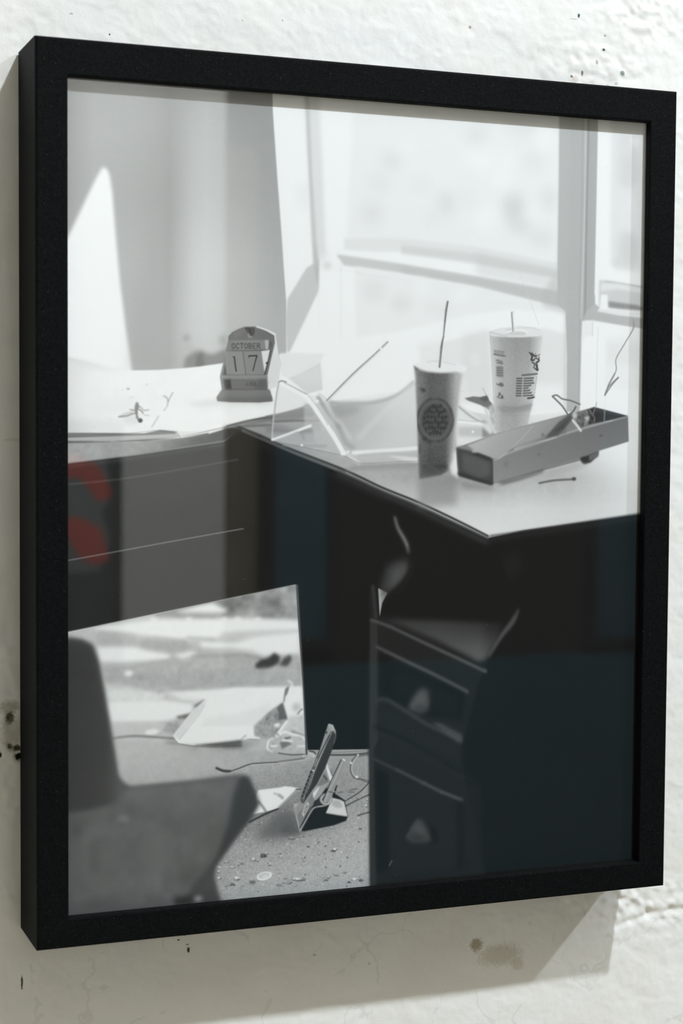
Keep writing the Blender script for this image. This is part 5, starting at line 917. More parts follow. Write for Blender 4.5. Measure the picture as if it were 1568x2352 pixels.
('P',[(122.72,455.41),(122.57,455.52),(122.1,455.61),(121.62,455.39),(121.83,455.25),(122.07,455.16),(122.46,455.23)],161,.14,.85),
('P',[(123.95,455.89),(123.77,456.11),(123.38,455.96),(123.42,455.67),(123.71,455.66)],236,.13,.8),
('P',[(121.28,455.87),(120.83,455.98),(120.43,455.92),(120.49,455.72),(120.89,455.64)],142,.13,.8),
('P',[(124.27,455.7),(123.99,455.89),(123.68,455.84),(123.68,455.45),(123.97,455.37)],113,.13,.8),
('P',[(124.38,456.11),(124.07,456.23),(123.58,456.13),(123.62,455.92),(124.08,455.84)],142,.13,.8),
('P',[(108.57,465.69),(108.27,465.95),(107.74,466.03),(107.28,465.83),(106.87,465.69),(107.18,465.44),(107.15,465.4),(107.79,465.32),(108.35,465.48)],84,.26,.85),
('P',[(108.16,465.4),(107.96,465.61),(107.68,465.75),(107.36,465.66),(106.8,465.48),(107.13,465.16),(107.22,465.05),(107.69,464.74),(108.09,465.04)],213,.17,1),
('P',[(107.69,465.19),(107.62,465.41),(107.29,465.31),(106.96,465.26),(107.03,465.06),(107.32,465.01),(107.63,465)],243,.14,.85),
('P',[(108.92,465.48),(108.69,465.64),(108.43,465.54),(108.45,465.31),(108.68,465.27)],114,.13,.8),
('P',[(107.59,465.91),(107.41,466.07),(107.15,466),(107.14,465.76),(107.44,465.67)],252,.13,.8),
('P',[(97.24,480.95),(97.34,481.22),(96.6,481.21),(95.94,481.3),(95.38,480.9),(95.48,480.62),(95.67,480.39),(96.53,480.47),(97.28,480.74)],84,.26,.85),
('P',[(97.54,480.63),(97.3,480.99),(96.42,481.31),(95.9,480.94),(95.35,480.58),(95.15,480.25),(95.54,479.76),(96.39,480.1),(97.19,480.15)],225,.17,1),
('P',[(96.43,480.3),(96.46,480.62),(95.84,480.59),(95.23,480.34),(95.45,480.03),(95.81,479.91),(96.44,480.15)],252,.14,.85),
('P',[(95.09,480.34),(94.9,480.6),(94.63,480.46),(94.56,480.07),(94.86,480)],237,.13,.8),
('P',[(96.01,480.48),(95.91,480.68),(95.68,480.6),(95.68,480.31),(95.88,480.28)],237,.13,.8),
('P',[(98.13,480.64),(97.93,480.85),(97.78,480.78),(97.78,480.43),(97.94,480.45)],237,.13,.8),
('P',[(98.02,480.66),(97.94,480.99),(97.67,480.71),(97.64,480.48),(97.9,480.32)],237,.13,.8),
('P',[(97.67,483.73),(97.31,483.88),(96.68,484.23),(95.91,484.08),(95.27,483.72),(95.4,483.43),(95.55,483.2),(96.54,483.29),(97.23,483.32)],84,.26,.85),
('P',[(97.73,483.39),(96.87,483.58),(96.53,483.86),(95.88,483.66),(95.25,483.4),(95.23,482.92),(95.75,482.55),(96.48,482.64),(96.85,482.99)],219,.17,1),
('P',[(96.46,483.04),(96.44,483.31),(95.82,483.18),(95.62,483.05),(95.45,482.85),(95.78,482.79),(96.37,482.84)],249,.14,.85),
('P',[(95.46,483.78),(95.22,484.02),(94.73,483.88),(94.75,483.62),(95.25,483.62)],114,.13,.8),
('P',[(96.63,484.04),(96.43,484.29),(96.17,484.13),(96.25,483.78),(96.42,483.74)],252,.13,.8),
('P',[(98.17,483.54),(97.91,483.66),(97.66,483.57),(97.58,483.42),(97.94,483.26)],143,.13,.8),
('P',[(95.99,483.98),(95.85,484.19),(95.57,484.03),(95.53,483.86),(95.84,483.77)],114,.13,.8),
('P',[(97.85,487.95),(97.51,488.17),(96.79,488.48),(95.56,488.33),(94.93,487.81),(95.34,487.52),(95.56,487.45),(96.77,487.1),(97.76,487.46)],84,.26,.85),
('P',[(97.67,487.5),(96.98,487.94),(96.58,488.33),(95.38,487.89),(95.42,487.61),(94.51,486.87),(95.4,486.92),(96.56,486.4),(97.19,486.93)],231,.17,1),
('P',[(96.71,487.12),(96.51,487.29),(95.76,487.48),(95.07,487.13),(95.01,486.85),(95.75,486.81),(96.48,486.86)],252,.14,.85),
('P',[(97.03,487.81),(96.9,487.96),(96.57,487.84),(96.53,487.67),(96.89,487.66)],90,.13,.8),
('P',[(98.4,488.51),(98.17,488.68),(97.82,488.57),(97.93,488.38),(98.2,488.32)],90,.13,.8),
('P',[(95.13,487.82),(94.97,488.1),(94.69,487.94),(94.68,487.68),(94.97,487.62)],237,.13,.8),
('P',[(97.72,487.48),(97.45,487.8),(97.1,487.59),(97.08,487.2),(97.42,487.23)],90,.13,.8),
('P',[(95.29,487.25),(95.14,487.55),(94.72,487.4),(94.75,487.08),(95.13,486.95)],114,.13,.8),
('P',[(100.31,494.87),(100.16,495.1),(99.46,495.01),(98.83,494.95),(98.3,494.78),(97.96,494.58),(98.89,494.39),(99.37,494.58),(99.92,494.64)],84,.26,.85),
('P',[(100.07,494.59),(99.99,494.98),(99.28,494.94),(98.72,494.75),(98.23,494.62),(98.45,494.33),(98.82,494.12),(99.36,494.03),(99.65,494.15)],225,.17,1),
('P',[(99.28,494.34),(99.22,494.58),(98.73,494.48),(98.26,494.35),(98.31,494.17),(98.75,494.03),(99.31,494.11)],252,.14,.85),
('P',[(99.91,494.53),(99.59,494.6),(99.17,494.57),(99.13,494.33),(99.54,494.38)],90,.13,.8),
('P',[(98.73,494.78),(98.58,494.99),(98.19,494.9),(98.1,494.49),(98.52,494.57)],143,.13,.8),
('P',[(100.41,494.71),(100.26,494.95),(99.87,494.81),(99.93,494.52),(100.23,494.5)],237,.13,.8),
('P',[(137.45,475.66),(137.34,475.88),(136.64,475.92),(136.04,475.73),(135.67,475.6),(135.87,475.46),(135.92,475.23),(136.55,475.39),(137,475.4)],84,.26,.85),
('P',[(137.13,475.43),(137.01,475.7),(136.5,475.76),(135.87,475.65),(135.53,475.41),(135.4,475.11),(135.93,474.98),(136.52,475.13),(136.89,475.2)],155,.17,1),
('P',[(136.59,475.23),(136.41,475.37),(136.01,475.34),(135.68,475.26),(135.74,475.07),(136.06,475),(136.44,475.06)],185,.14,.85),
('P',[(135.72,475.5),(135.36,475.76),(135.11,475.6),(135.11,475.28),(135.39,475.31)],114,.13,.8),
('P',[(137.54,475.49),(137.17,475.84),(136.71,475.64),(136.64,475.26),(137.17,475.08)],114,.13,.8),
('P',[(137.95,475.63),(137.77,475.8),(137.42,475.71),(137.44,475.41),(137.79,475.31)],114,.13,.8),
('P',[(154.15,479.53),(154.14,479.74),(153.68,479.67),(153.21,479.78),(152.94,479.54),(152.97,479.3),(153.25,479.19),(153.68,479.19),(153.86,479.31)],84,.26,.85),
('P',[(153.86,479.29),(153.79,479.48),(153.63,479.53),(153.34,479.56),(152.93,479.39),(153.21,479.16),(153.34,478.85),(153.62,478.81),(153.9,479.07)],84,.17,1),
('P',[(153.72,479.13),(153.59,479.28),(153.35,479.21),(153.15,479.15),(153.06,479.03),(153.33,478.88),(153.53,478.95)],115,.14,.85),
('P',[(153.56,479.3),(153.39,479.44),(153.22,479.47),(153.19,479.11),(153.38,479.1)],90,.13,.8),
('P',[(147.07,482.75),(147.01,482.89),(146.73,482.98),(146.36,482.88),(146.05,482.77),(146.2,482.57),(146.31,482.52),(146.71,482.34),(147.08,482.63)],84,.26,.85),
('P',[(146.95,482.53),(147.04,482.81),(146.68,482.8),(146.3,482.75),(146.14,482.55),(145.98,482.35),(146.3,482.19),(146.66,482.16),(146.96,482.37)],225,.17,1),
('P',[(146.75,482.37),(146.61,482.44),(146.39,482.47),(146.19,482.42),(146.22,482.22),(146.4,482.09),(146.62,482.21)],252,.14,.85),
('P',[(146.78,482.52),(146.46,482.71),(146.22,482.66),(146.12,482.31),(146.5,482.16)],237,.13,.8),
('P',[(183,482),(182.98,482.24),(182.58,482.24),(182.28,482.21),(181.8,482),(181.8,481.78),(182.29,481.63),(182.62,481.66),(183.07,481.89)],84,.26,.85),
('P',[(183.04,481.79),(182.69,482.02),(182.54,482.1),(182.24,481.93),(181.98,481.87),(181.89,481.62),(182.19,481.44),(182.56,481.29),(182.79,481.58)],84,.17,1),
('P',[(182.49,481.6),(182.44,481.77),(182.25,481.76),(182.14,481.62),(182.12,481.51),(182.27,481.43),(182.48,481.45)],115,.14,.85),
('P',[(182.53,481.94),(182.38,482.21),(182.1,482.09),(182.17,481.8),(182.35,481.8)],143,.13,.8),
('P',[(178.25,487.23),(178.2,487.45),(177.8,487.44),(177.45,487.31),(177.26,487.28),(177.03,487.05),(177.33,487.01),(177.76,486.94),(178.02,486.98)],84,.26,.85),
('P',[(178.23,487.02),(178.04,487.27),(177.75,487.43),(177.36,487.4),(177.34,487.06),(177.17,486.77),(177.45,486.64),(177.72,486.57),(178.09,486.77)],84,.17,1),
('P',[(177.85,486.84),(177.71,486.98),(177.42,487.04),(177.19,486.88),(177.27,486.73),(177.43,486.62),(177.66,486.65)],115,.14,.85),
('P',[(178.56,486.99),(178.41,487.11),(178.23,487.07),(178.22,486.81),(178.41,486.76)],237,.13,.8),
('P',[(168.23,487.02),(168.05,487.09),(167.73,487.13),(167.27,487.2),(167.26,487.04),(167.12,486.86),(167.33,486.67),(167.73,486.68),(168.17,486.86)],84,.26,.85),
('P',[(168.02,486.82),(168,487.1),(167.65,487.08),(167.33,486.98),(166.98,486.8),(166.99,486.66),(167.42,486.53),(167.66,486.5),(167.98,486.62)],108,.17,1),
('P',[(167.82,486.68),(167.58,486.8),(167.39,486.76),(167.27,486.72),(167.17,486.58),(167.41,486.46),(167.6,486.57)],138,.14,.85),
('P',[(168.53,487.05),(168.32,487.19),(168.09,487.14),(167.96,486.86),(168.32,486.91)],114,.13,.8),
('E',(160.97,449.94),.5,.36,.08,84,.14,.8),
('E',(176.48,474.27),.29,.21,.08,108,.14,.8),
('E',(188.06,455.8),.3,.21,.08,230,.14,.8),
('E',(146.82,459.48),.59,.43,.08,242,.14,.8),
('E',(136.44,487.98),.5,.36,.09,131,.14,.8),
('E',(190.67,499.03),.41,.29,.09,242,.14,.8),
('E',(190.99,495.24),.45,.33,.09,108,.14,.8),
('E',(103.41,438.73),.26,.2,.07,84,.14,.8),
('E',(141.51,462.31),.57,.42,.08,252,.14,.8),
('E',(165.68,448.89),.56,.4,.07,241,.14,.8),
('E',(130.16,480.8),.58,.43,.09,242,.14,.8),
('E',(96.97,477.63),.46,.34,.09,231,.14,.8),
('E',(142.22,435.73),.57,.41,.07,252,.14,.8),
('E',(136.65,495.77),.38,.28,.09,242,.14,.8),
('E',(109,480.69),.58,.43,.09,84,.14,.8),
('E',(134.56,441.74),.38,.28,.07,130,.14,.8),
('E',(133.23,490.17),.32,.24,.09,231,.14,.8),
('E',(99.04,469.02),.46,.34,.08,231,.14,.8),
('E',(100.95,493.2),.51,.38,.09,84,.14,.8),
('E',(181.23,444.08),.36,.26,.07,252,.14,.8),
('E',(136.71,471.7),.36,.26,.08,108,.14,.8),
('E',(155.94,432.29),.64,.47,.07,84,.14,.8),
('E',(133.58,488.17),.34,.25,.09,231,.14,.8),
('E',(171.85,445.53),.43,.31,.07,107,.14,.8),
('E',(108.09,441.28),.47,.35,.07,229,.14,.8),
('E',(120.88,439.59),.5,.37,.07,241,.14,.8),
('E',(148.07,467.18),.55,.4,.08,242,.14,.8),
('E',(194.72,471.78),.47,.34,.08,131,.14,.8),
('E',(171.73,455.24),.52,.38,.08,131,.14,.8),
('E',(165.49,455.91),.31,.23,.08,230,.14,.8),
('E',(152.65,481.78),.5,.37,.09,108,.14,.8),
('E',(178.38,477.95),.65,.47,.08,252,.14,.8),
('E',(192.39,449.02),.34,.24,.07,107,.14,.8),
('E',(197.55,457.42),.34,.24,.08,230,.14,.8),
('E',(167.46,442.12),.46,.33,.07,130,.14,.8),
('E',(140.02,469.38),.3,.22,.08,252,.14,.8),
('E',(132.76,468.96),.38,.28,.08,84,.14,.8),
('E',(137.37,476.93),.58,.42,.08,252,.14,.8),
('E',(190.19,456.78),.62,.45,.08,252,.14,.8),
('E',(144.89,470.72),.48,.35,.08,231,.14,.8),
('E',(132.71,452.54),.27,.2,.08,230,.14,.8),
('E',(112.48,482.75),.32,.24,.09,131,.14,.8),
('E',(162.3,476.43),.4,.29,.08,108,.14,.8),
('E',(117.27,489.62),.48,.35,.09,252,.14,.8),
('E',(99.49,450.6),.49,.36,.08,242,.14,.8),
('E',(170.56,468.52),.46,.33,.08,84,.14,.8),
('E',(100.54,444.16),.39,.29,.08,230,.14,.8),
('E',(139.59,474.5),.59,.43,.08,131,.14,.8),
('E',(183.08,504.66),.59,.42,.09,131,.14,.8),
('E',(179,494.73),.49,.36,.09,231,.14,.8),
('E',(167.84,471.48),.4,.29,.08,252,.14,.8),
('E',(128.52,480.87),.42,.31,.09,84,.14,.8),
('E',(191.03,443.96),.35,.25,.07,252,.14,.8),
('E',(174.73,486.03),.4,.29,.09,131,.14,.8),
('E',(129.48,458.94),.33,.24,.08,84,.14,.8),
('E',(118.77,446.39),.61,.45,.08,107,.14,.8),
('E',(121.83,479.15),.6,.45,.09,108,.14,.8),
('E',(133.46,468.61),.5,.37,.08,231,.14,.8),
('E',(117.31,454.42),.31,.23,.08,84,.14,.8),
('E',(109.18,477.32),.32,.24,.09,252,.14,.8),
('E',(103.17,441.57),.45,.33,.07,130,.14,.8),
('E',(130.95,457.87),.32,.24,.08,230,.14,.8),
('E',(141.41,475.93),.33,.24,.08,84,.14,.8),
('E',(120.45,441.02),.31,.22,.07,107,.14,.8),
('E',(151.69,479.78),.36,.26,.09,108,.14,.8),
('E',(151.57,466.8),.49,.36,.08,230,.14,.8),
('E',(121.95,442.96),.31,.23,.07,252,.14,.8),
('E',(161.82,468.59),.44,.32,.08,108,.14,.8),
('E',(122.38,441.7),.44,.32,.07,130,.14,.8),
('E',(108.31,484.52),.58,.43,.09,231,.14,.8),
('E',(113.64,457.66),.52,.38,.08,230,.14,.8),
('E',(106.55,453.12),.27,.2,.08,107,.14,.8),
('E',(160.31,472.62),.37,.27,.08,108,.14,.8),
('E',(157.71,439.65),.48,.35,.07,241,.14,.8),
('E',(141.48,469.67),.61,.45,.08,252,.14,.8),
('E',(98.67,456.97),.31,.23,.08,242,.14,.8),
('E',(177.9,484.21),.36,.26,.09,108,.14,.8),
('E',(145.01,481.18),.28,.21,.09,252,.14,.8),
('E',(137.43,459.59),.46,.34,.08,242,.14,.8),
('E',(138.72,448.5),.6,.44,.08,252,.14,.8),
('E',(190.3,472.38),.64,.46,.08,84,.14,.8),
('E',(146.89,470.48),.29,.21,.08,242,.14,.8),
('E',(112.35,494.04),.46,.34,.09,84,.14,.8),
('E',(181.01,475.13),.45,.32,.08,231,.14,.8),
('E',(161.75,498.03),.42,.31,.09,108,.14,.8),
('E',(187.18,506.28),.33,.23,.09,108,.14,.8),
('E',(100.24,465.39),.48,.36,.08,84,.14,.8),
('E',(124.52,454.47),.61,.45,.08,230,.14,.8),
('E',(147.31,435.58),.54,.4,.07,229,.14,.8),
('E',(167.51,481.32),.46,.33,.09,84,.14,.8),
('E',(197.24,442.6),.53,.38,.07,84,.14,.8),
('E',(186,479.08),.6,.43,.08,231,.14,.8),
('E',(196.54,494.95),.4,.29,.09,231,.14,.8),
('E',(98.42,448.64),.29,.22,.08,241,.14,.8),
('E',(165.8,497.56),.6,.43,.09,231,.14,.8),
('E',(143.19,498.99),.53,.39,.09,242,.14,.8),
('E',(157.38,441.98),.56,.4,.07,252,.14,.8),
('E',(187.78,460.14),.46,.33,.08,230,.14,.8),
('E',(176.72,456.81),.38,.28,.08,242,.14,.8),
('E',(166.89,478.03),.51,.37,.08,131,.14,.8),
('E',(146.93,482.52),.6,.44,.09,131,.14,.8),
('E',(169.29,457.91),.33,.24,.08,230,.14,.8),
('E',(163.92,492.99),.34,.25,.09,108,.14,.8),
('E',(152.36,465.84),.57,.42,.08,84,.14,.8),
('E',(144.16,462.69),.58,.43,.08,108,.14,.8),
('E',(147.34,451.08),.34,.25,.08,84,.14,.8),
('E',(133.11,444.49),.46,.34,.07,241,.14,.8),
('E',(135.7,489.48),.6,.44,.09,231,.14,.8),
('E',(160.54,502.78),.64,.47,.09,131,.14,.8),
('E',(127.84,476.46),.62,.45,.09,131,.14,.8),
('E',(130.08,447.97),.57,.42,.08,84,.14,.8),
('E',(173.64,492.31),.55,.4,.09,131,.14,.8),
('E',(157.2,465.48),.61,.44,.08,108,.14,.8),
('E',(165.19,455.27),.64,.46,.08,131,.14,.8),
('E',(158.3,479.77),.58,.42,.09,242,.14,.8),
('E',(165.08,478.66),.4,.29,.08,252,.14,.8),
('E',(158.55,436.27),.45,.33,.07,130,.14,.8),
('E',(165.94,444.62),.57,.41,.07,229,.14,.8),
('E',(132.89,462.42),.46,.34,.08,131,.14,.8),
('E',(182.29,500.57),.65,.47,.09,108,.14,.8),
('E',(134.11,493.47),.54,.4,.09,231,.14,.8),
('E',(130.49,466.32),.64,.47,.08,230,.14,.8),
('E',(139.58,448.37),.53,.39,.08,84,.14,.8),
('E',(149.02,435.61),.65,.47,.07,84,.14,.8),
('E',(117.64,481.35),.43,.31,.09,252,.14,.8),
('E',(170.72,441.2),.39,.28,.07,252,.14,.8),
('E',(181.25,503.17),.33,.24,.09,131,.14,.8),
('E',(128.7,442.23),.62,.46,.07,84,.14,.8),
('E',(98.33,474.76),.39,.29,.09,84,.14,.8),
('E',(125.45,494.25),.56,.41,.09,242,.14,.8),
('E',(120.31,486.65),.33,.24,.09,131,.14,.8),
('E',(153.7,490.46),.58,.42,.09,84,.14,.8),
('E',(164.18,443.13),.61,.44,.07,84,.14,.8),
('E',(116.99,468.44),.5,.37,.08,108,.14,.8),
('E',(122.29,498.38),.51,.38,.09,84,.14,.8),
('E',(161.64,443.72),.3,.22,.07,84,.14,.8),
('E',(189.08,443.76),.55,.4,.07,130,.14,.8),
('E',(110.51,441.21),.57,.42,.07,252,.14,.8),
('E',(157.67,444.6),.62,.45,.07,229,.14,.8),
('E',(156.54,453.32),.6,.44,.08,107,.14,.8),
('E',(111.09,462.84),.43,.32,.08,242,.14,.8),
('E',(142.73,462.94),.51,.38,.08,230,.14,.8),
('E',(99.07,489.75),.42,.31,.09,131,.14,.8),
('E',(167.4,473.19),.66,.48,.08,84,.14,.8),
('E',(118.39,492.14),2.32,1.11,.09,101,.57,.8),
('E',(126.14,488.83),5.39,2.79,-.13,251,.26,1),
('E',(125.93,488.53),3.79,1.73,-.13,199,.4,.7),
('E',(126.65,489.08),2.33,.98,-.13,242,.46,.8),
('P',[(117.88,448.39),(119.53,439.18),(122.04,433.68),(135.64,433.02),(143.35,432.95),(148.51,434.34),(150.24,435.07),(135.71,446.08),(127.2,448.29)],252,.28,1),
('P',[(121.02,439.24),(139.74,432.3),(147.04,435.59),(135.47,446.52),(126.81,447.94),(117.48,449.3),(118.19,447.97),(121.03,442.68)],252,.31,1),
('L',[(135.67,437.91),(138.24,439.73)],[1.71,1.71],177,.43,.8),
('S',[(132.52,436.62),(136.15,437.92),(137.97,440.13)],[1.14,1.14,1.14],188,.43,.8),
('S',[(122.1,441.04),(125.36,445.07),(127.17,447.97)],[1.42,1.42,1.42],151,.43,.9),
('P',[(117.12,448.92),(126.81,447.94),(135.47,446.38),(147.04,435.93),(149.24,436.44),(136.92,446.63),(126.82,449.32),(116.07,453.32)],144,.37,1),
('S',[(116.07,453.66),(126.82,449.32),(135.47,446.52)],[.97,.97,.97],49,.28,1),
('P',[(147.65,434.48),(151.1,434.93),(137.41,444.98),(135.71,446.49),(134.85,445.61)],177,.34,.9),
('L',[(147.23,435.06),(150.67,435.1)],[.63,.63],84,.23,1),
('P',[(135.48,448.6),(145.65,447.98),(153.05,462.48),(139.93,466.28),(124.01,464.98),(120.41,462.62),(129.72,453.69)],110,2.56,.85),
('P',[(139.88,457.26),(149.38,460.09),(151.59,463.06),(141.37,463.62),(135.54,460.38)],93,1.71,.7),
('P',[(145.64,445.9),(142.73,447.07),(146.4,450.82)],177,.85,.6),
('C',None),
('P',[(150.41,461.76),(153.78,447.85),(159.81,442.13),(167.59,435.28),(180.37,444.46),(182.65,455),(181.35,457.8),(173.02,460.05),(153,462.38)],37,.34,1),
('P',[(167.49,451.56),(172.01,442.2),(177.28,443.82),(179.93,445.26),(182.43,454.57),(181.33,454.9),(167.71,451.78)],231,.28,1),
('P',[(172.9,443.5),(177.29,444.65),(179.08,448.92),(174.69,449.01),(171.17,446.68)],186,.57,.8),
('S',[(167.93,451.8),(180.89,454.78),(182.43,454.65)],[.46,.46,.46],177,.2,1),
('P',[(146,445.62),(149.86,442.63),(156.31,437.35),(158.05,438.09),(159.81,442.95),(158.53,446.56),(155.1,451.23),(149.96,459.05),(148.63,454.02)],163,.23,1),
('P',[(145.56,444.77),(146.85,444.05),(149.44,444.24),(146.01,446.85)],207,.34,.8),
('P',[(148.18,451.12),(153.76,445.38),(158.04,437.89),(159.81,442.95),(158.1,446.53),(153.81,452.37),(149.96,458.85)],142,.23,1),
('S',[(146.22,446.46),(149.75,460.68),(150.62,461.36)],[.85,.85,.85],203,.23,1),
('S',[(150.4,461.35),(154.25,454.87),(158.12,449),(160.71,447.34),(165.93,446.91),(169.85,445.75),(171.8,443.42),(171.35,441.32)],[1.14,1.14,1.14,1.14,1.14,1.14,1.14,1.14],177,.23,1),
('S',[(149.75,460.06),(152.95,454.36),(157.24,447.28),(161.58,446.79)],[.46,.46,.46,.46],61,.17,1),
('P',[(151.2,450.94),(152.9,446.14),(155.05,443.42),(156.14,444.74),(155.51,447.98),(152.08,453.06)],214,.26,1),
('P',[(152.28,450.61),(153.34,446.99),(155.06,445.07),(155.29,447.14),(152.93,451.07)],133,.26,1),
('L',[(152.92,449.43),(154.64,447.09)],[.57,.57],200,.23,1),
('P',[(158.03,436.24),(165.78,424.86),(166.65,424.5),(172.37,431.49),(169.32,432.93),(162.42,442.32),(159.82,443.36)],179,.26,1),
('P',[(161.06,433.99),(166.65,424.91),(169.75,431.72),(163.23,434.15)],139,.34,1),
('P',[(158.48,438.33),(163.23,433.73),(161.94,436.93),(159.15,441.67)],241,.28,1),
('S',[(165.8,427.53),(167.55,429.51),(167.78,430.34)],[.74,.74,.74],72,.26,1),
('P',[(167.06,420.83),(167.92,419.85),(170.12,422.26),(172.34,426.53),(171.93,430.63),(170.63,431.78)],230,.23,1),
('P',[(168.8,420.94),(171.89,425.27),(172.35,428.19),(171.47,428.13)],130,.28,1),
('P',[(167.28,422.08),(168.82,423.41),(171.49,431.01),(170.18,430.51)],252,.26,1),
('P',[(158.96,444.95),(163.27,440.73),(168.46,434.1),(169.33,433.34),(164.14,439.56),(165.91,444.64),(159.84,446.66)],58,.34,1),
('E',(167.43,442.69),4.33,3.94,.07,142,.23,1),
('E',(167.56,442.7),3.73,3.38,.07,189,.23,1),
('E',(167.21,442.88),2.86,2.64,.07,123,.23,1),
('S',[(165.45,440.89),(164.16,442.86),(165.92,445.46),(169.41,445.72),(171.58,442.99)],[.68,.68,.68,.68,.68],207,.2,1),
('P',[(165.04,444.16),(169.34,435.4),(177.75,418.23),(178.4,417.24),(180.61,418.41),(180.62,419.45),(173.72,435.71),(172.01,441.37),(169.4,444.48),(166.79,445.11)],167,.23,1),
('S',[(177.75,418.02),(170.19,432.57),(165.47,443.37)],[.51,.51,.51],53,.17,1),
('S',[(178.86,419.13),(173.25,431.14),(169.79,437.08),(166.79,444.7)],[.46,.46,.46,.46],209,.2,1),
('P',[(178.18,417.22),(180.61,418.21),(180.84,419.46),(178.85,418.3)],252,.2,1),
('P',[(174.58,434.12),(175.24,434.58),(174.17,438.22),(172.45,442.23),(171.79,441.35),(173.29,437.33)],37,.26,1),
('L',[(169.36,438.08),(171.99,438.68)],[.63,.63],100,.23,1),
('E',(173.3,438.36),.48,.45,.07,235,.2,1),
('P',[(150.28,441.43),(151.98,436.22),(159.65,418.7),(168.62,394.61),(169.49,394.17),(172.11,395.22),(174.11,399.86),(173.92,403.56),(171.36,411.64),(166.64,422.86),(161.48,432.38),(157.61,437.04),(152.03,444.43),(150.73,443.51)],65,.23,1),
('P',[(160.31,419.15),(168.62,394.61),(169.49,394.25),(170.48,398.83),(169.54,401.65),(162.25,418.04),(152.87,441.62),(151.59,444.19),(150.49,440.22),(151.97,436.02)],167,.23,1),
('P',[(168.62,395.02),(169.49,394.25),(172.11,395.22),(174.02,399.65),(173.91,401.5),(172.14,398.92),(170.61,399.25)],198,.26,1),
('S',[(172.14,399.34),(173.91,401.91),(172.64,407.19)],[.85,.85,.85],132,.43,.8),
('S',[(169.94,395.92),(170.83,398.85),(169.55,402.88),(162.68,416.43),(155.85,433.21),(153.72,437.99)],[1.2,1.2,1.2,1.2,1.2,1.2],185,.2,1),
('S',[(169.54,401.65),(163.09,413.99),(158.82,424.39),(153.3,440.01)],[.57,.57,.57,.57],46,.17,1),
('S',[(170.83,399.67),(165.69,412.51),(159.7,425.68),(157.15,433.31)],[.63,.63,.63,.63],83,.23,1),
('P',[(150.49,440.63),(152.19,435.83),(157.52,423.48),(159.04,424.4),(155.42,433.18),(151.59,444.19)],88,.26,1),
('L',[(151.14,439.85),(152.77,438.08)],[.68,.68],46,.17,1),
('L',[(151.92,440.81),(153.38,439.19)],[.46,.46],165,.17,1),
('L',[(150.97,441.07),(152.27,441.58)],[.46,.46],154,.17,1),
('L',[(152.07,437.38),(153.7,435.61)],[.68,.68],46,.17,1),
('L',[(152.85,438.34),(154.31,436.72)],[.46,.46],165,.17,1),
('L',[(151.9,438.6),(153.2,439.1)],[.46,.46],154,.17,1),
('L',[(153,434.9),(154.64,433.13)],[.68,.68],46,.17,1),
('L',[(153.79,435.86),(155.25,434.24)],[.46,.46],165,.17,1),
('L',[(152.84,436.12),(154.14,436.62)],[.46,.46],153,.17,1),
('L',[(153.94,432.42),(155.57,430.65)],[.68,.68],46,.17,1),
('L',[(154.72,433.38),(156.19,431.76)],[.46,.46],165,.17,1),
('L',[(153.77,433.64),(155.08,434.14)],[.46,.46],153,.17,1),
('L',[(154.88,429.95),(156.51,428.17)],[.68,.68],46,.17,1),
('L',[(155.66,430.9),(157.12,429.28)],[.46,.46],165,.17,1),
('L',[(154.71,431.16),(156.01,431.67)],[.46,.46],153,.17,1),
('L',[(155.81,427.47),(157.45,425.69)],[.68,.68],46,.17,1),
('L',[(156.6,428.42),(158.06,426.8)],[.46,.46],165,.17,1),
('L',[(155.65,428.69),(156.95,429.19)],[.46,.46],153,.17,1),
('L',[(156.75,424.99),(158.38,423.21)],[.68,.68],46,.17,1),
('L',[(157.53,425.94),(159,424.32)],[.46,.46],165,.17,1),
('L',[(156.58,426.21),(157.88,426.7)],[.46,.46],153,.17,1),
('E',(167.57,399.89),.45,.95,.26,48,.17,1),
('L',[(158.17,423.52),(159.04,423.79)],[.85,.85],252,.23,1),
('L',[(161.37,416.34),(159.67,420.75)],[.85,.85],229,.28,.6),
('C',None),
('S',[(-2.34,330.7),(68.36,318.34),(146.25,304.87)],[.34,.34,.34],138,.26,.35),
('P',[(146.24,304.47),(147.83,304.52),(154.9,413.36),(153.61,413.27),(151.42,369.63)],85,.2,1),
('S',[(146.99,305.09),(151.37,361.56),(154.46,412.31)],[.46,.46,.46],112,.2,.7),
('P',[(-13.56,329.5),(-2.34,333.18),(3.42,333.21),(10.17,334.63),(15.99,337.93),(19.39,347.7),(22.8,365.23),(26.22,384.77),(28.67,399.48),(31.63,418.16),(33.27,420.75),(39.8,426.05),(42.53,426.24),(81.3,425.16),(109.63,423.68),(115.36,425.04),(119.72,434.74),(121.92,442.51),(116.92,451.13),(104.08,466.68),(94.16,479.62),(92.48,486.36),(95.64,494.91),(97.8,503.4),(95.69,511.49),(-.67,512.71),(-13.92,511.35),(-13.93,512.95)],102,1.14,1),
('G',[(-13.56,329.5),(-2.34,333.18),(3.42,333.21),(10.17,334.63),(15.99,337.93),(19.39,347.7),(22.8,365.23),(26.22,384.77),(28.67,399.48),(31.63,418.16),(33.81,423.48),(32.73,436.82),(12.77,439.07),(-13.78,438.64)],[-6,329.5,33.8,439.1],[[77,76,74,70,70],[68,69,71,76,85],[66,67,69,78,94],[66,67,69,77,96],[66,68,69,76,97],[67,68,70,76,98],[67,68,70,75,98],[67,68,70,75,98],[68,69,71,76,98],[69,70,72,78,99],[70,70,72,79,99],[70,71,73,80,99]],1.42,1),
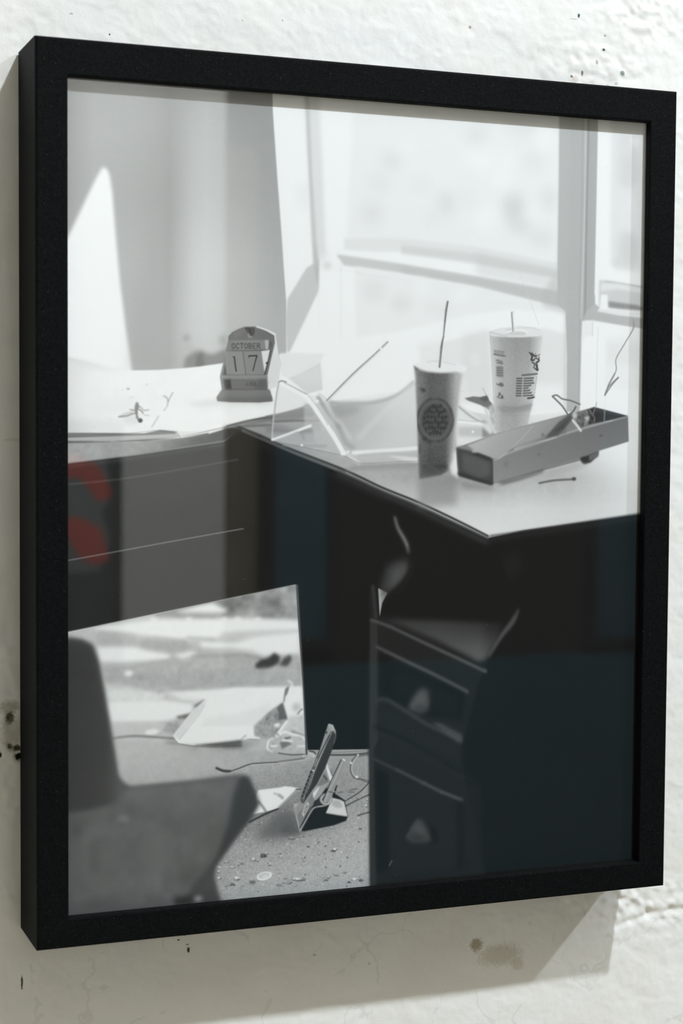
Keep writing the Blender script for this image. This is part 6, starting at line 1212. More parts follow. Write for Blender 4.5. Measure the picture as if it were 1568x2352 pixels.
('G',[(-13.79,442.61),(12.77,439.6),(32.73,435.48),(35.72,427.64),(42.53,426.51),(81.3,425.43),(109.63,424.1),(107.51,431.11),(101.16,448.53),(94.12,467.23),(81.47,488.11),(71.69,503.65),(-.66,507.36),(-13.93,512.95)],[-6,424.1,109.6,507.3],[[104,105,108,110,113,116,120,123,125,125,124,123,121,118,116,111],[95,96,100,103,107,110,114,118,120,120,120,120,118,116,113,108],[98,99,101,104,106,109,111,114,116,116,116,116,114,112,109,103],[103,104,106,108,110,111,112,114,115,114,114,113,111,107,103,97],[105,105,107,108,110,111,112,113,113,113,112,112,108,104,99,92],[107,107,108,109,111,111,112,112,113,112,111,110,107,101,96,91],[107,108,109,111,112,113,113,114,114,113,113,112,109,104,99,94],[103,104,105,106,107,108,109,109,110,110,110,110,107,104,101,97],[103,103,104,105,105,105,105,105,105,105,104,103,101,97,94,90]],1.71,1),
('N',[(2.09,439.86),(34.36,428.88),(106.78,425.83),(89.91,476.77),(73.08,502.69),(2.02,498.53)],7,11.4,101,2,2.85,1),
('P',[(110.34,423.73),(115.36,425.04),(119.72,434.74),(122.35,442.54),(116.92,451.13),(104.08,466.68),(93.46,480.25),(89.93,483.37),(81.49,493.6),(95.56,472.86),(102.6,452.77),(106.1,435.14)],70,1.42,1),
('P',[(81.47,488.11),(93.45,478.18),(94.21,494.78),(97.37,503.36),(95.68,507.34),(67.5,505.98),(74.48,498.43)],80,1.42,.8),
('P',[(67.48,496.4),(78.68,497.18),(78.7,502.26),(67.49,503.24)],52,1.42,.8),
('E',(82.91,499.23),2.55,1.92,.09,178,1.14,.9),
('E',(35.05,445.47),3.55,2.42,.08,142,1.42,.8),
('E',(34.37,448.51),2.73,1.08,.08,89,1.14,.6),
('S',[(34.36,425.93),(64.56,425.9),(81.3,425.43),(108.2,423.45)],[.85,.85,.85,.85],79,.85,.6),
('P',[(196.81,306.56),(198.84,307.37),(200.22,326.97),(204.3,328.99),(204.28,327.11),(209.17,328.41),(214.09,330.47),(278.72,360.61),(280.49,365.34),(276.27,369.02),(263.21,413.23),(263.38,427.97),(284.06,512.41),(198.48,504.48),(196.24,382.63),(196.99,326.86)],40,.85,1),
('P',[(197.15,327.65),(202,329.23),(203.28,406.94),(200.29,412.43),(203.67,520.97),(199.09,520.52),(197.21,406.58)],57,.57,1),
('L',[(198.84,307.37),(201.03,327)],[2.56,2.56],56,.43,1),
('P',[(202.49,308.38),(208.86,311.57),(205.42,318.1),(203.63,327.09),(203.24,319.54)],229,.23,1),
('S',[(213.46,262.58),(215.56,269.38),(219.29,275.47),(222.21,280.81),(223.49,286.12)],[1.14,1.71,2.28,2.28,1.14],128,.85,1),
('S',[(213.62,262.96),(215.97,269.77),(219.71,275.85),(222.63,281.19)],[.68,.68,.68,.68],153,.57,.6),
('P',[(208.05,294.07),(214.54,291.21),(220.25,289.83),(223.95,290.67),(223.6,297.47),(220.38,303.44),(215.52,309.35),(209.83,311.45),(205.41,317.35),(204.26,324.85),(204.11,307.52)],68,1.99,.9),
('P',[(212.15,297.18),(220.28,292.85),(223.18,295.94),(219.55,302.66),(214.69,307.06),(209.81,309.19)],97,2.28,.8),
('P',[(204.27,325.6),(205.42,318.1),(210.65,311.47),(219.56,303.41),(223.6,297.47),(224.77,290.68),(226.07,297.53),(222.04,305.75),(214.75,313.86),(207.49,322.69)],29,.85,.8),
('S',[(292.83,292.98),(295.94,300.79),(299.02,305.52)],[1.42,1.42,1.42],47,1.14,.6),
('S',[(303.18,325.84),(298.98,334.26),(290.48,343.26),(282.07,355.33)],[1.42,2.56,2.56,1.99],98,1,.9),
('S',[(300.64,329.65),(292.16,340.22),(284.57,350.01)],[1.14,1.14,1.14],114,.85,.6),
('G',[(207.54,328.35),(245.47,330.44),(291.22,333.98),(289.61,342.46),(279.54,358.32),(273.59,358.84),(245.62,344.59)],[207.5,328.4,291.2,358.8],[[64,63,62,60,58,56,52,50,47,38,36],[76,77,77,78,78,77,74,72,69,53,50],[69,72,78,84,89,91,92,93,94,76,72],[59,62,68,74,80,87,94,100,107,98,96]],1.42,1),
('S',[(197.81,328.77),(212.49,334.2),(237.31,345.79),(262.56,357.58),(279.64,365.69)],[1.42,1.99,2.56,2.56,2.28],93,.71,.95),
('S',[(214.93,333.15),(237.29,343.88),(262.53,355.27),(277.9,362.9)],[1.42,1.42,1.42,1.42],39,.71,.9),
('S',[(201.6,346.24),(220.88,355.77),(241.68,365.86),(266.19,378.59)],[1.71,2.28,2.56,2.56],91,.71,.95),
('P',[(203.67,349.73),(220.91,358.81),(241.7,368.16),(264.5,379.27),(263.03,397.75),(237.79,392.48),(221.17,385.47),(203.92,378.49)],27,1.14,.9),
('P',[(213.56,362.27),(230.9,367.65),(259.46,381.33),(259.62,396.01),(215.34,377.55)],35,1.71,.7),
('P',[(223.66,387.12),(228.53,378.98),(234.28,373.92),(238.46,376.43),(240.62,384.2),(237.77,390.18),(231.14,391.35)],83,1.71,1),
('P',[(225.3,386.45),(229.37,379.79),(234.29,375.45),(236.83,380.17),(236.9,386.3),(231.07,384.46),(227.8,388.88)],99,1.42,.7),
('E',(232.76,387.61),4.96,1.71,.05,64,1.14,.6),
('P',[(239.3,377.23),(243.55,385.12),(241.13,392.67),(234.48,393.83),(241.11,391.13)],27,1.42,.8),
('S',[(203.12,380.72),(209.65,381.06),(222.85,389.37),(237.86,398.62),(262.32,410.08)],[1.99,2.28,1.99,2.28,2.85],74,.85,.9),
('P',[(241.18,397.28),(247.88,398.43),(263.13,407.04),(262.36,413.18),(251.31,405.56)],85,1,.9),
('P',[(201.53,384.42),(222.9,393.95),(259.83,413.8),(259.94,423.1),(229.66,409.64),(201.65,398.07)],44,1.42,.7),
('S',[(200.83,398.02),(221.38,407.61),(246.46,422.22),(263.42,431.85)],[1.99,1.99,1.99,1.99],25,1.14,.8),
('S',[(197.61,400.87),(209.04,404.58),(229.71,414.24),(248.16,424.65)],[1.71,1.71,1.71,1.71],51,1.14,.7),
('L',[(200.53,419.15),(216.8,427.19)],[1.42,1.71],69,.68,.95),
('L',[(216.8,427.19),(235.81,437.25)],[1.71,1.99],82,.68,.95),
('L',[(235.81,437.25),(248.63,444.04)],[1.99,1.99],87,.68,.95),
('L',[(248.63,444.04),(263.49,450.43)],[1.99,2.28],91,.68,.95),
('S',[(216.66,412.06),(235.64,420.84),(254.89,430.33),(271.11,437.94)],[1.71,1.71,1.71,1.71],46,1.14,.7),
('P',[(201.5,424.43),(211.19,429.72),(211.76,491.56),(203.04,494.29)],27,1.14,.8),
('P',[(212.45,430.97),(258.99,451.87),(260.14,495.82),(213.67,495.24)],42,1.42,.7),
('P',[(259.63,451.92),(264.79,451.12),(265.97,496.34),(260.8,497.07)],29,1.42,.8),
('L',[(278.59,437.86),(279.23,489.14)],[2.56,2.56],28,1.14,.6),
('P',[(265.31,440.5),(277.64,440.18),(278.32,495.04),(266.6,495.2)],39,1.42,.7),
('P',[(223.52,472.66),(227.86,464.8),(232.24,460.45),(235.43,461.88),(239.97,469.88),(241.94,475.93),(236.22,476.64),(227.34,475.9)],72,1.28,1),
('P',[(227.25,467.69),(232.26,462.22),(235.48,466.58),(237.44,472.03),(231.06,469.16)],89,1.14,.8),
('P',[(226.35,472.3),(231.08,470.34),(236.82,473.16),(236.21,475.46),(228.59,474.83)],61,1.14,.8),
('S',[(223.83,472.68),(227.24,466.51),(232.25,461.04)],[.71,.71,.71],96,.71,.8),
('P',[(239.9,463.4),(245.71,470.34),(245.79,477.43),(241.32,477.06),(242.56,474.21)],25,1.42,.9),
('L',[(211.74,489.81),(213.59,486.75)],[.85,.85],124,.26,.8),
('P',[(133.98,177.25),(137.83,176.58),(154.05,184.87),(161.89,186.6),(171.1,190.17),(194.29,189.31),(213.08,185.38),(229.16,175.19),(229.69,227.76),(188.61,228.31),(177.94,223.04),(129.69,213.93),(130.27,201.5)],226,.28,.35),
('P',[(135.17,159.08),(164.32,159.08),(161.74,165.23),(163.16,181.7),(153.4,184.26),(141.69,175.92),(135.89,172.98)],240,.57,.8),
('P',[(141.04,174.71),(148.13,172.17),(161.74,164.93),(163.49,181.69),(153.4,184.26)],226,.4,1),
('P',[(144.91,174.04),(161.75,166.45),(162.48,178.04),(152.72,179.4)],234,1.71,.7),
('P',[(174.16,159.48),(228.96,155.23),(229.17,175.81),(213.08,185.06),(194.28,188.07),(172.4,188.32),(167.14,187.76)],252,.85,.85),
('P',[(167.14,187.76),(175.04,189.52),(194.3,189.62),(213.08,185.38),(228.62,175.82),(229.58,216.47),(184.55,220.26),(171.18,202.45)],213,.57,1),
('G',[(167.15,188.99),(175.05,190.44),(194.3,189.93),(213.09,186),(228.63,176.44),(229.58,216.47),(184.55,220.26),(172.51,203.67)],[167.2,176.4,229.6,220.3],[[175,186,198,208,218,228,230,232],[177,188,198,208,218,228,230,232],[193,195,200,208,214,220,222,224],[207,207,208,213,217,221,221,221]],.71,1),
('S',[(170.44,190.49),(194.3,189.93),(207.7,187.3),(217.79,182.21),(225.89,175.86)],[1.71,1.71,1.71,1.71,1.71],187,.71,.8),
('P',[(169.8,192.64),(190.98,192.43),(184.37,196.81),(173.8,199.36)],175,1.42,.7),
('S',[(211.06,186.02),(194.4,202.3),(184.49,212.23)],[1.42,1.42,1.42],204,1.14,.6),
('S',[(224.56,179),(204.41,196.02),(187.81,212.22)],[2.85,2.85,2.85],234,1.42,.6),
('P',[(132.18,200.28),(151.5,192.21),(151.64,214.78),(130.97,213.93)],167,.57,.55),
('S',[(125.78,198.81),(134.09,197.84),(151.5,192.51),(154.09,191.57)],[.71,.71,.71,.71],131,.43,.6),
('P',[(132.17,198.46),(151.5,193.12),(151.55,200.13),(138.62,202.05),(131.55,202.1)],153,.71,.8),
('S',[(129.63,202.11),(145.07,201.4),(160.68,201.29)],[.97,.97,.97],107,.46,.8),
('P',[(125.8,204.56),(129.64,204.84),(147.05,207.48),(156.79,206.21),(156.81,208.65),(138.66,209.34),(125.82,208.79)],134,.85,.6),
('P',[(151.49,190.38),(156.7,191.55),(161.98,200.67),(162.04,208.63),(152.87,204.4),(150.9,200.14)],195,.71,.8),
('S',[(133.98,177.25),(132.12,188.16),(130.59,201.5),(129.82,213.63)],[.63,.63,.63,.63],223,.23,1),
('S',[(134.37,177.84),(132.76,187.55),(131.23,201.5)],[.46,.46,.46],154,.26,.6),
('S',[(133.99,177.55),(135.91,176.61),(139.13,177.29)],[.74,.74,.74],143,.26,1),
('S',[(137.84,177.79),(146.9,181.91),(153.4,184.87)],[.68,.68,.68],165,.28,.8),
('S',[(135.92,178.43),(141.08,180.78),(152.76,186.71)],[2.28,2.28,2.28],252,.34,1),
('S',[(153.41,186.7),(161.97,198.22),(171.25,211.05),(177.93,221.81)],[3.13,3.13,3.13,3.13],252,.37,1),
('S',[(154.06,185.47),(161.95,195.16),(167.25,203.7)],[.57,.57,.57],199,.34,.8),
('S',[(160.58,186.62),(167.19,195.73),(175.16,204.88)],[2.56,2.56,2.56],168,.68,.8),
('S',[(165.84,189.62),(171.16,199.38),(175.14,202.42),(182.49,212.24)],[2.28,2.28,2.28,2.28],223,.85,.8),
('S',[(173.83,204.27),(179.2,214.72),(184.53,218.41)],[2.56,2.56,2.56],174,.85,.8),
('S',[(130.33,213.32),(138.67,210.56),(147.05,207.48),(155.48,204.38)],[1.71,1.71,1.71,1.71],252,.37,1),
('S',[(147.05,207.78),(150.29,206.24),(155.48,204.69)],[.71,.71,.71],252,.28,.8),
('P',[(130.97,214.23),(147.05,207.78),(151.64,215.4),(149.7,217.23),(138.7,216.03)],191,.57,.8),
('S',[(137.41,216.64),(149.7,217.23),(166.03,217.21)],[1.14,1.14,1.14],167,.63,.8),
('E',(149.7,216.74),.87,.82,0,251,.28,1),
('L',[(176.61,222.43),(181.23,220.88)],[1.71,1.71],252,.43,1),
('S',[(184.56,221.5),(204.62,220.25),(229.6,218.36)],[2.56,2.56,2.56],247,.51,1),
('L',[(180.58,222.12),(188.61,228.31)],[1.99,1.99],230,.71,.9),
('S',[(188.57,223.36),(204.64,221.81),(229.64,222.75)],[1.14,1.14,1.14],192,.71,.7),
('P',[(208.02,223.36),(229.66,224.63),(229.69,227.76),(218.21,225.87)],241,.71,.9),
('P',[(181.96,228.91),(204.7,229.27),(229.7,228.39),(229.74,232.72),(181.99,232.56)],168,1.42,.7),
('S',[(179.99,232),(204.71,230.21),(229.7,229.02)],[1.42,1.42,1.42],155,.85,.7),
('E',(159.94,188.76),1.17,.68,-.01,252,.34,1),
('S',[(161.22,184.17),(164.51,186.57),(169.79,191.11),(173.08,191.07)],[.85,.85,.85,.85],209,.43,.7),
('S',[(166.49,188.51),(184.17,171.57),(197.39,160.24),(207.37,150.87)],[1.14,1.14,1.25,1.14],207,.26,1),
('S',[(166.16,188.51),(184.16,171.08),(197.39,159.74),(202.37,155.19)],[.51,.51,.51,.51],144,.2,1),
('S',[(167.8,188.98),(185.49,171.55),(202.71,155.8)],[.51,.51,.51],234,.23,.8),
('E',(203.04,155.18),.9,.83,-.02,252,.28,1),
('L',[(204.04,153.92),(207.7,150.62)],[.91,.91],182,.23,1),
('P',[(256.48,188.39),(274.38,199.63),(277.3,202.21),(277.49,217.84),(256.8,216.83)],239,.71,1),
('S',[(258.22,191.47),(265.14,196.58),(271.51,200.17),(276.71,201.69)],[1.28,1.28,1.28,1.28],184,.46,1),
('S',[(257.77,201.3),(265.78,201.77),(273.84,202.86)],[1.28,1.28,1.28],252,.34,1),
('L',[(257.75,200.06),(271.52,201.21)],[.57,.57],210,.28,.8),
('P',[(257.8,204.41),(270.41,204.33),(275.02,204.31),(274.52,211.08),(257.87,210.62)],206,.85,.9),
('E',(268.43,207.72),.94,.85,0,251,.28,1),
('P',[(275.59,204.3),(279.26,202.2),(279.37,210.54),(275.67,210.55)],156,.71,.9),
('P',[(275.63,199.76),(286.41,208.5),(289.13,211.7),(274.89,211.75)],156,.85,.9),
('P',[(271.22,201.38),(280.09,202.12),(283.72,207.71),(281.07,209.32)],250,.71,.8),
('P',[(262.23,185.95),(268.37,184.68),(273.67,185.02),(278.97,183.75),(279.9,186.94),(284.4,190.89),(279.98,193.33),(273.74,190.2),(264.89,187.5)],128,.34,1),
('S',[(275.37,179.41),(278.09,183.77),(279.9,186.94)],[.57,.57,.57],143,.28,1),
('P',[(272.8,185.82),(278.98,184.15),(279.46,187.34),(276.37,188.17)],102,.43,.8),
('P',[(279.07,191.74),(282.6,189.31),(286.21,193.27),(293.38,194.81),(294.32,198.02),(289.87,200.46),(286.29,199.68),(289.04,205.28),(293.54,206.86),(292.65,207.67),(286.42,209.3),(281.91,205.32),(280.91,196.52)],195,.51,1),
('N',[(279.07,191.74),(286.2,192.47),(294.31,197.21),(293.55,207.66),(281.95,208.52)],26,2,111,3,.57,1),
('L',[(289.9,202.06),(293.55,207.26)],[1.14,1.14],250,.34,1),
('S',[(277.31,192.56),(280.98,202.12),(285.52,209.3)],[1.99,1.99,1.99],228,.57,1),
('S',[(275.38,179.81),(279.88,185.34),(284.86,192.48)],[.85,.85,.85],252,.34,.7),
('G',[(280.02,144.4),(283.12,145.3),(294.06,145.52),(305.07,145.25),(315.41,144.34),(318.74,143.76),(317.77,153.68),(315.04,170.22),(311.96,188.42),(309.51,198.42),(307.41,206.62),(285,206.73),(283.7,190.36),(282.35,170.76),(280.83,151.22)],[280,143.8,318.7,206.7],[[205,173,162,167,224],[215,180,169,175,240],[225,186,175,185,244],[230,186,177,197,245],[227,179,172,201,241],[227,185,178,200,242]],.46,1),
('N',[(280.02,144.4),(283.12,145.3),(294.06,145.52),(305.07,145.25),(315.41,144.34),(318.74,143.76),(317.77,153.68),(315.04,170.22),(311.96,188.42),(309.51,198.42),(307.41,206.62),(285,206.73),(283.7,190.36),(282.35,170.76),(280.83,151.22)],6,.57,121,1,.57,1),
('P',[(284.79,190.68),(298.34,191.2),(311.6,188.76),(310.18,193.39),(305.76,194.42),(290.33,195.54)],155,.85,.7),
('S',[(290.27,190.95),(300.56,191.83),(311.61,189.42)],[.57,.57,.57],142,.57,.6),
('P',[(279.64,142.78),(280.53,142.11),(287.42,140.3),(297.64,139.05),(308.67,138.76),(316.09,139.88),(319.09,142.11),(318.93,143.76),(312.45,144.58),(297.72,145.2),(286.75,144.56),(280.02,144.4)],238,.34,1),
('S',[(280,142.45),(287.42,140.3),(297.64,139.21),(308.67,138.92),(316.84,140.52)],[.57,.57,.57,.57,.57],225,.34,.8),
('S',[(280,142.77),(286.74,144.07),(292.59,144.74)],[.85,.85,.85],197,.43,.8),
('P',[(291.1,143.14),(294.74,141.74),(303.55,141.52),(307.24,142.41),(305.06,144.1),(294.04,144.38)],218,.46,1),
('S',[(292.56,142.45),(297.66,141.01),(305.02,141.15),(307.62,142.56)],[.97,.97,.97,.97],252,.34,1),
('L',[(291.8,140.84),(296.19,140.4)],[.46,.46],201,.28,1),
('L',[(299.46,138.35),(313.11,138.97)],[.4,.4],222,.28,1),
('S',[(296.04,129.28),(296.48,135.16),(297.31,142)],[1.37,1.48,1.6],228,.2,1),
('S',[(295.6,129.3),(296.19,135.16),(296.75,141.69)],[.57,.57,.57],151,.2,1),
('L',[(295.31,129.31),(297.5,128.98)],[.46,.46],204,.2,1),
('S',[(283.23,154.42),(286.88,154.74),(290.53,155.25)],[.48,.48,.48],122,.2,.8),
('S',[(283.32,155.27),(286.89,155.72),(290.4,156.23)],[.48,.48,.48],122,.2,.8),
('S',[(283.4,156.12),(286.9,156.7),(290.27,157.22)],[.48,.48,.48],122,.2,.8),
('S',[(283.48,156.96),(286.92,157.68),(290.13,158.2)],[.48,.48,.48],122,.2,.8),
('S',[(282.9,156.88),(286.92,157.61),(291.48,158.01)],[.63,.63,.63],115,.2,1),
('E',(285.86,160.9),1.59,.63,-.02,127,.26,.85),
('E',(288.06,161.67),1.59,.63,-.02,127,.26,.85),
('E',(286.61,162.52),1.9,.63,-.02,127,.26,.85),
('E',(288.81,162.8),1.27,.63,-.02,127,.26,.85),
('P',[(285,164.51),(289.56,164.75),(290.02,171.94),(285.27,171.37)],140,.46,.8),
('L',[(285.01,165),(289.93,165.24)],[.43,.43],144,.23,.75),
('L',[(285.02,165.78),(289.94,166.02)],[.43,.43],101,.23,.75),
('L',[(285.03,166.57),(289.95,166.81)],[.43,.43],144,.23,.75),
('L',[(285.04,167.35),(289.96,167.59)],[.43,.43],101,.23,.75),
('L',[(285.05,168.13),(289.98,168.38)],[.43,.43],145,.23,.75),
('L',[(285.06,168.92),(289.99,169.16)],[.43,.43],101,.23,.75),
('L',[(285.07,169.7),(290,169.95)],[.43,.43],145,.23,.75),
('L',[(285.08,170.49),(290.01,170.73)],[.43,.43],101,.23,.75),
('L',[(285.09,171.27),(290.02,171.52)],[.43,.43],145,.23,.75),
('P',[(285.14,175.29),(286.43,176.58),(287.87,175.25),(290.07,175.87),(290.47,177.83),(288.64,178.02),(285.34,176.92)],110,.28,.9),
('P',[(287.23,181.48),(288.33,182.45),(287.99,183.76),(286.17,184.77),(286.88,183.12)],102,.28,1),
('P',[(288.71,183.1),(290.19,184.39),(290.21,185.87),(288.74,185.72)],93,.28,1),
('L',[(285.81,184.77),(288.74,185.72)],[.57,.57],106,.26,1),
('S',[(308.9,155.18),(310.4,156.47),(311.16,158.1),(310.45,160.09),(312.31,160.38)],[.57,1.14,1.14,1.14,.85],70,.2,1),
('S',[(310.75,155.47),(312.26,157.09),(314.13,158.04)],[.57,1.14,.85],73,.2,1),
('S',[(313.36,156.08),(314.86,157.37),(316.7,156.34)],[.63,.63,.63],105,.2,.85),
('S',[(312.3,160.05),(313.77,159.04),(316.38,159.97),(315.29,161.31),(314.18,161.66),(314.58,163.63),(314.99,166.6)],[.85,.57,.85,1.14,.57,1.42,1.14],73,.2,1),
('S',[(311.21,161.72),(313.08,162.67),(312.73,164)],[.85,.85,.85],77,.2,1),
('S',[(312.37,164.99),(314.99,166.93),(315.73,166.25)],[.85,.85,.85],84,.2,1),
('L',[(316.36,158.32),(315.63,159.66)],[.68,.68],88,.2,1),
('S',[(303.95,170.34),(307.26,170.02),(311.33,169.63),(315.03,169.17)],[.97,.97,.97,.97],97,.23,1),
('L',[(303.94,169.81),(314.65,168.91)],[.46,.46],142,.2,.7),
('L',[(300.11,172.44),(303.72,172.45)],[.88,.88],82,.17,.95),
('S',[(305.45,172.42),(311.36,172.06),(312.1,171.86)],[.85,.85,.85],86,.19,.92),
('L',[(300.4,172.11),(300.48,172.8)],[.26,.26],151,.11,.6),
('L',[(305.81,172.05),(305.9,172.61)],[.28,.28],160,.11,.6),
('L',[(301.1,172.1),(301.18,172.78)],[.26,.26],151,.11,.6),
('L',[(306.7,172.04),(306.78,172.6)],[.28,.28],160,.11,.6),
('L',[(301.8,172.08),(301.88,172.77)],[.26,.26],151,.11,.6),
('L',[(307.59,172.03),(307.67,172.58)],[.28,.28],160,.11,.6),
('L',[(302.5,172.07),(302.58,172.76)],[.26,.26],151,.11,.6),
('L',[(308.47,172.01),(308.56,172.57)],[.28,.28],160,.11,.6),
('L',[(303.2,172.06),(303.28,172.75)],[.26,.26],151,.11,.6),
('L',[(309.36,172),(309.44,172.56)],[.28,.28],160,.11,.6),
('L',[(300.06,174.07),(303.63,174.08)],[.88,.88],82,.17,.95),
('S',[(305.36,174.05),(311.01,173.7),(311.75,173.49)],[.85,.85,.85],86,.19,.92),
('L',[(300.35,173.73),(300.43,174.42)],[.26,.26],151,.11,.6),
('L',[(305.73,173.68),(305.81,174.24)],[.28,.28],160,.11,.6),
('L',[(301.05,173.72),(301.13,174.41)],[.26,.26],151,.11,.6),
('L',[(306.61,173.67),(306.69,174.23)],[.28,.28],160,.11,.6),
('L',[(301.75,173.71),(301.83,174.4)],[.26,.26],151,.11,.6),
('L',[(307.5,173.66),(307.58,174.22)],[.28,.28],160,.11,.6),
('L',[(302.45,173.7),(302.53,174.39)],[.26,.26],151,.11,.6),
('L',[(308.39,173.64),(308.47,174.2)],[.28,.28],160,.11,.6),
('L',[(303.15,173.69),(303.23,174.38)],[.26,.26],151,.11,.6),
('L',[(309.27,173.63),(309.35,174.19)],[.28,.28],160,.11,.6),
('L',[(300.01,175.69),(303.54,175.71)],[.88,.88],82,.17,.95),
('S',[(305.27,175.68),(311.78,175.32),(312.52,175.11)],[.85,.85,.85],86,.19,.92),
('L',[(300.3,175.36),(300.38,176.05)],[.26,.26],152,.11,.6),
('L',[(305.64,175.31),(305.72,175.87)],[.28,.28],160,.11,.6),
('L',[(301,175.35),(301.08,176.04)],[.26,.26],152,.11,.6),
('L',[(306.52,175.3),(306.61,175.86)],[.28,.28],160,.11,.6),
('L',[(301.69,175.34),(301.78,176.03)],[.26,.26],152,.11,.6),
('L',[(307.41,175.29),(307.49,175.85)],[.28,.28],160,.11,.6),
('L',[(302.39,175.33),(302.48,176.02)],[.26,.26],152,.11,.6),
('L',[(308.3,175.28),(308.38,175.83)],[.28,.28],160,.11,.6),
('L',[(303.09,175.32),(303.18,176.01)],[.26,.26],152,.11,.6),
('L',[(309.19,175.26),(309.27,175.82)],[.28,.28],160,.11,.6),
('L',[(299.96,177.32),(303.45,177.34)],[.88,.88],82,.17,.95),
('S',[(305.19,177.31),(309.58,176.99),(310.32,176.78)],[.85,.85,.85],86,.19,.92),
('L',[(300.25,176.99),(300.33,177.68)],[.26,.26],152,.11,.6),
('L',[(305.55,176.95),(305.63,177.5)],[.28,.28],160,.11,.6),
('L',[(300.94,176.98),(301.03,177.67)],[.26,.26],152,.11,.6),
('L',[(306.44,176.93),(306.52,177.49)],[.28,.28],160,.11,.6),
('L',[(301.64,176.97),(301.73,177.66)],[.26,.26],152,.11,.6),
('L',[(307.32,176.92),(307.4,177.48)],[.28,.28],160,.11,.6),
('L',[(302.34,176.96),(302.43,177.65)],[.26,.26],152,.11,.6),
('L',[(308.21,176.91),(308.29,177.47)],[.28,.28],160,.11,.6),
('L',[(303.04,176.95),(303.13,177.64)],[.26,.26],152,.11,.6),
('L',[(309.1,176.89),(309.18,177.45)],[.28,.28],160,.11,.6),
('L',[(299.9,178.95),(303.37,178.97)],[.88,.88],82,.17,.95),
('S',[(305.1,178.94),(307.57,178.65),(308.31,178.44)],[.85,.85,.85],86,.19,.92),
('L',[(300.19,178.62),(300.28,179.31)],[.26,.26],152,.11,.6),
('L',[(305.46,178.58),(305.54,179.14)],[.28,.28],160,.11,.6),
('L',[(300.89,178.61),(300.98,179.3)],[.26,.26],152,.11,.6),
('L',[(306.35,178.56),(306.43,179.12)],[.28,.28],160,.11,.6),
('L',[(301.59,178.6),(301.68,179.29)],[.26,.26],152,.11,.6),
('L',[(307.23,178.55),(307.32,179.11)],[.28,.28],160,.11,.6),
('L',[(302.29,178.59),(302.37,179.28)],[.26,.26],152,.11,.6),
('L',[(308.12,178.54),(308.2,179.1)],[.28,.28],160,.11,.6),
('L',[(302.99,178.58),(303.07,179.27)],[.26,.26],152,.11,.6),
('L',[(309.01,178.53),(309.09,179.09)],[.28,.28],160,.11,.6),
('L',[(299.85,180.58),(303.28,180.6)],[.88,.88],82,.17,.95),
('S',[(305.01,180.57),(308.89,180.26),(309.62,180.05)],[.85,.85,.85],86,.19,.92),
('L',[(300.14,180.24),(300.23,180.93)],[.26,.26],152,.11,.6),
('L',[(305.37,180.21),(305.46,180.77)],[.28,.28],161,.11,.6),
('L',[(300.84,180.23),(300.92,180.92)],[.26,.26],152,.11,.6),
('L',[(306.26,180.2),(306.34,180.75)],[.28,.28],161,.11,.6),
('L',[(301.54,180.23),(301.62,180.92)],[.26,.26],152,.11,.6),
('L',[(307.15,180.18),(307.23,180.74)],[.28,.28],161,.11,.6),
('L',[(302.24,180.22),(302.32,180.91)],[.26,.26],152,.11,.6),
('L',[(308.03,180.17),(308.12,180.73)],[.28,.28],161,.11,.6),
('L',[(302.94,180.21),(303.02,180.9)],[.26,.26],152,.11,.6),
('L',[(308.92,180.16),(309,180.72)],[.28,.28],161,.11,.6),
('L',[(299.8,182.2),(303.19,182.23)],[.88,.88],82,.17,.95),
('S',[(304.92,182.21),(310.02,181.88),(310.76,181.67)],[.85,.85,.85],86,.19,.92),
('L',[(300.09,181.87),(300.17,182.56)],[.26,.26],152,.11,.6),
('L',[(305.29,181.84),(305.37,182.4)],[.28,.28],161,.11,.6),
('L',[(300.79,181.86),(300.87,182.55)],[.26,.26],152,.11,.6),
('L',[(306.17,181.83),(306.25,182.39)],[.28,.28],161,.11,.6),
('L',[(301.49,181.85),(301.57,182.54)],[.26,.26],152,.11,.6),
('L',[(307.06,181.82),(307.14,182.38)],[.28,.28],161,.11,.6),
('L',[(302.19,181.85),(302.27,182.54)],[.26,.26],152,.11,.6),
('L',[(307.95,181.8),(308.03,182.36)],[.28,.28],161,.11,.6),
('L',[(302.89,181.84),(302.97,182.53)],[.26,.26],152,.11,.6),
('L',[(308.83,181.79),(308.92,182.35)],[.28,.28],161,.11,.6),
('L',[(299.75,183.83),(303.1,183.86)],[.88,.88],82,.17,.95),
('S',[(304.83,183.84),(311.15,183.5),(311.89,183.29)],[.85,.85,.85],87,.19,.92),
('L',[(300.04,183.5),(300.12,184.19)],[.26,.26],152,.11,.6),
('L',[(305.2,183.47),(305.28,184.03)],[.28,.28],161,.11,.6),
('L',[(300.74,183.49),(300.82,184.18)],[.26,.26],152,.11,.6),
('L',[(306.08,183.46),(306.17,184.02)],[.28,.28],161,.11,.6),
('L',[(301.44,183.48),(301.52,184.17)],[.26,.26],152,.11,.6),
('L',[(306.97,183.45),(307.05,184.01)],[.28,.28],161,.11,.6),
('L',[(302.14,183.47),(302.22,184.16)],[.26,.26],152,.11,.6),
('L',[(307.86,183.44),(307.94,184)],[.28,.28],161,.11,.6),
('L',[(302.84,183.47),(302.92,184.16)],[.26,.26],152,.11,.6),
('L',[(308.75,183.43),(308.83,183.99)],[.28,.28],161,.11,.6),
('S',[(308.22,185.49),(310.81,185.13),(313.02,184.61)],[.97,.97,.97],69,.2,1),
('E',(314.76,171.22),.29,.46,-.02,123,.14,.8),
('E',(314.56,172.71),.29,.46,-.02,123,.14,.8),
('E',(314.36,174.2),.29,.46,-.02,123,.14,.8),
('E',(314.16,175.68),.29,.46,-.01,123,.14,.8),
('E',(313.95,177.17),.29,.46,-.01,123,.14,.8),
('E',(313.75,178.66),.29,.46,-.01,123,.14,.8),
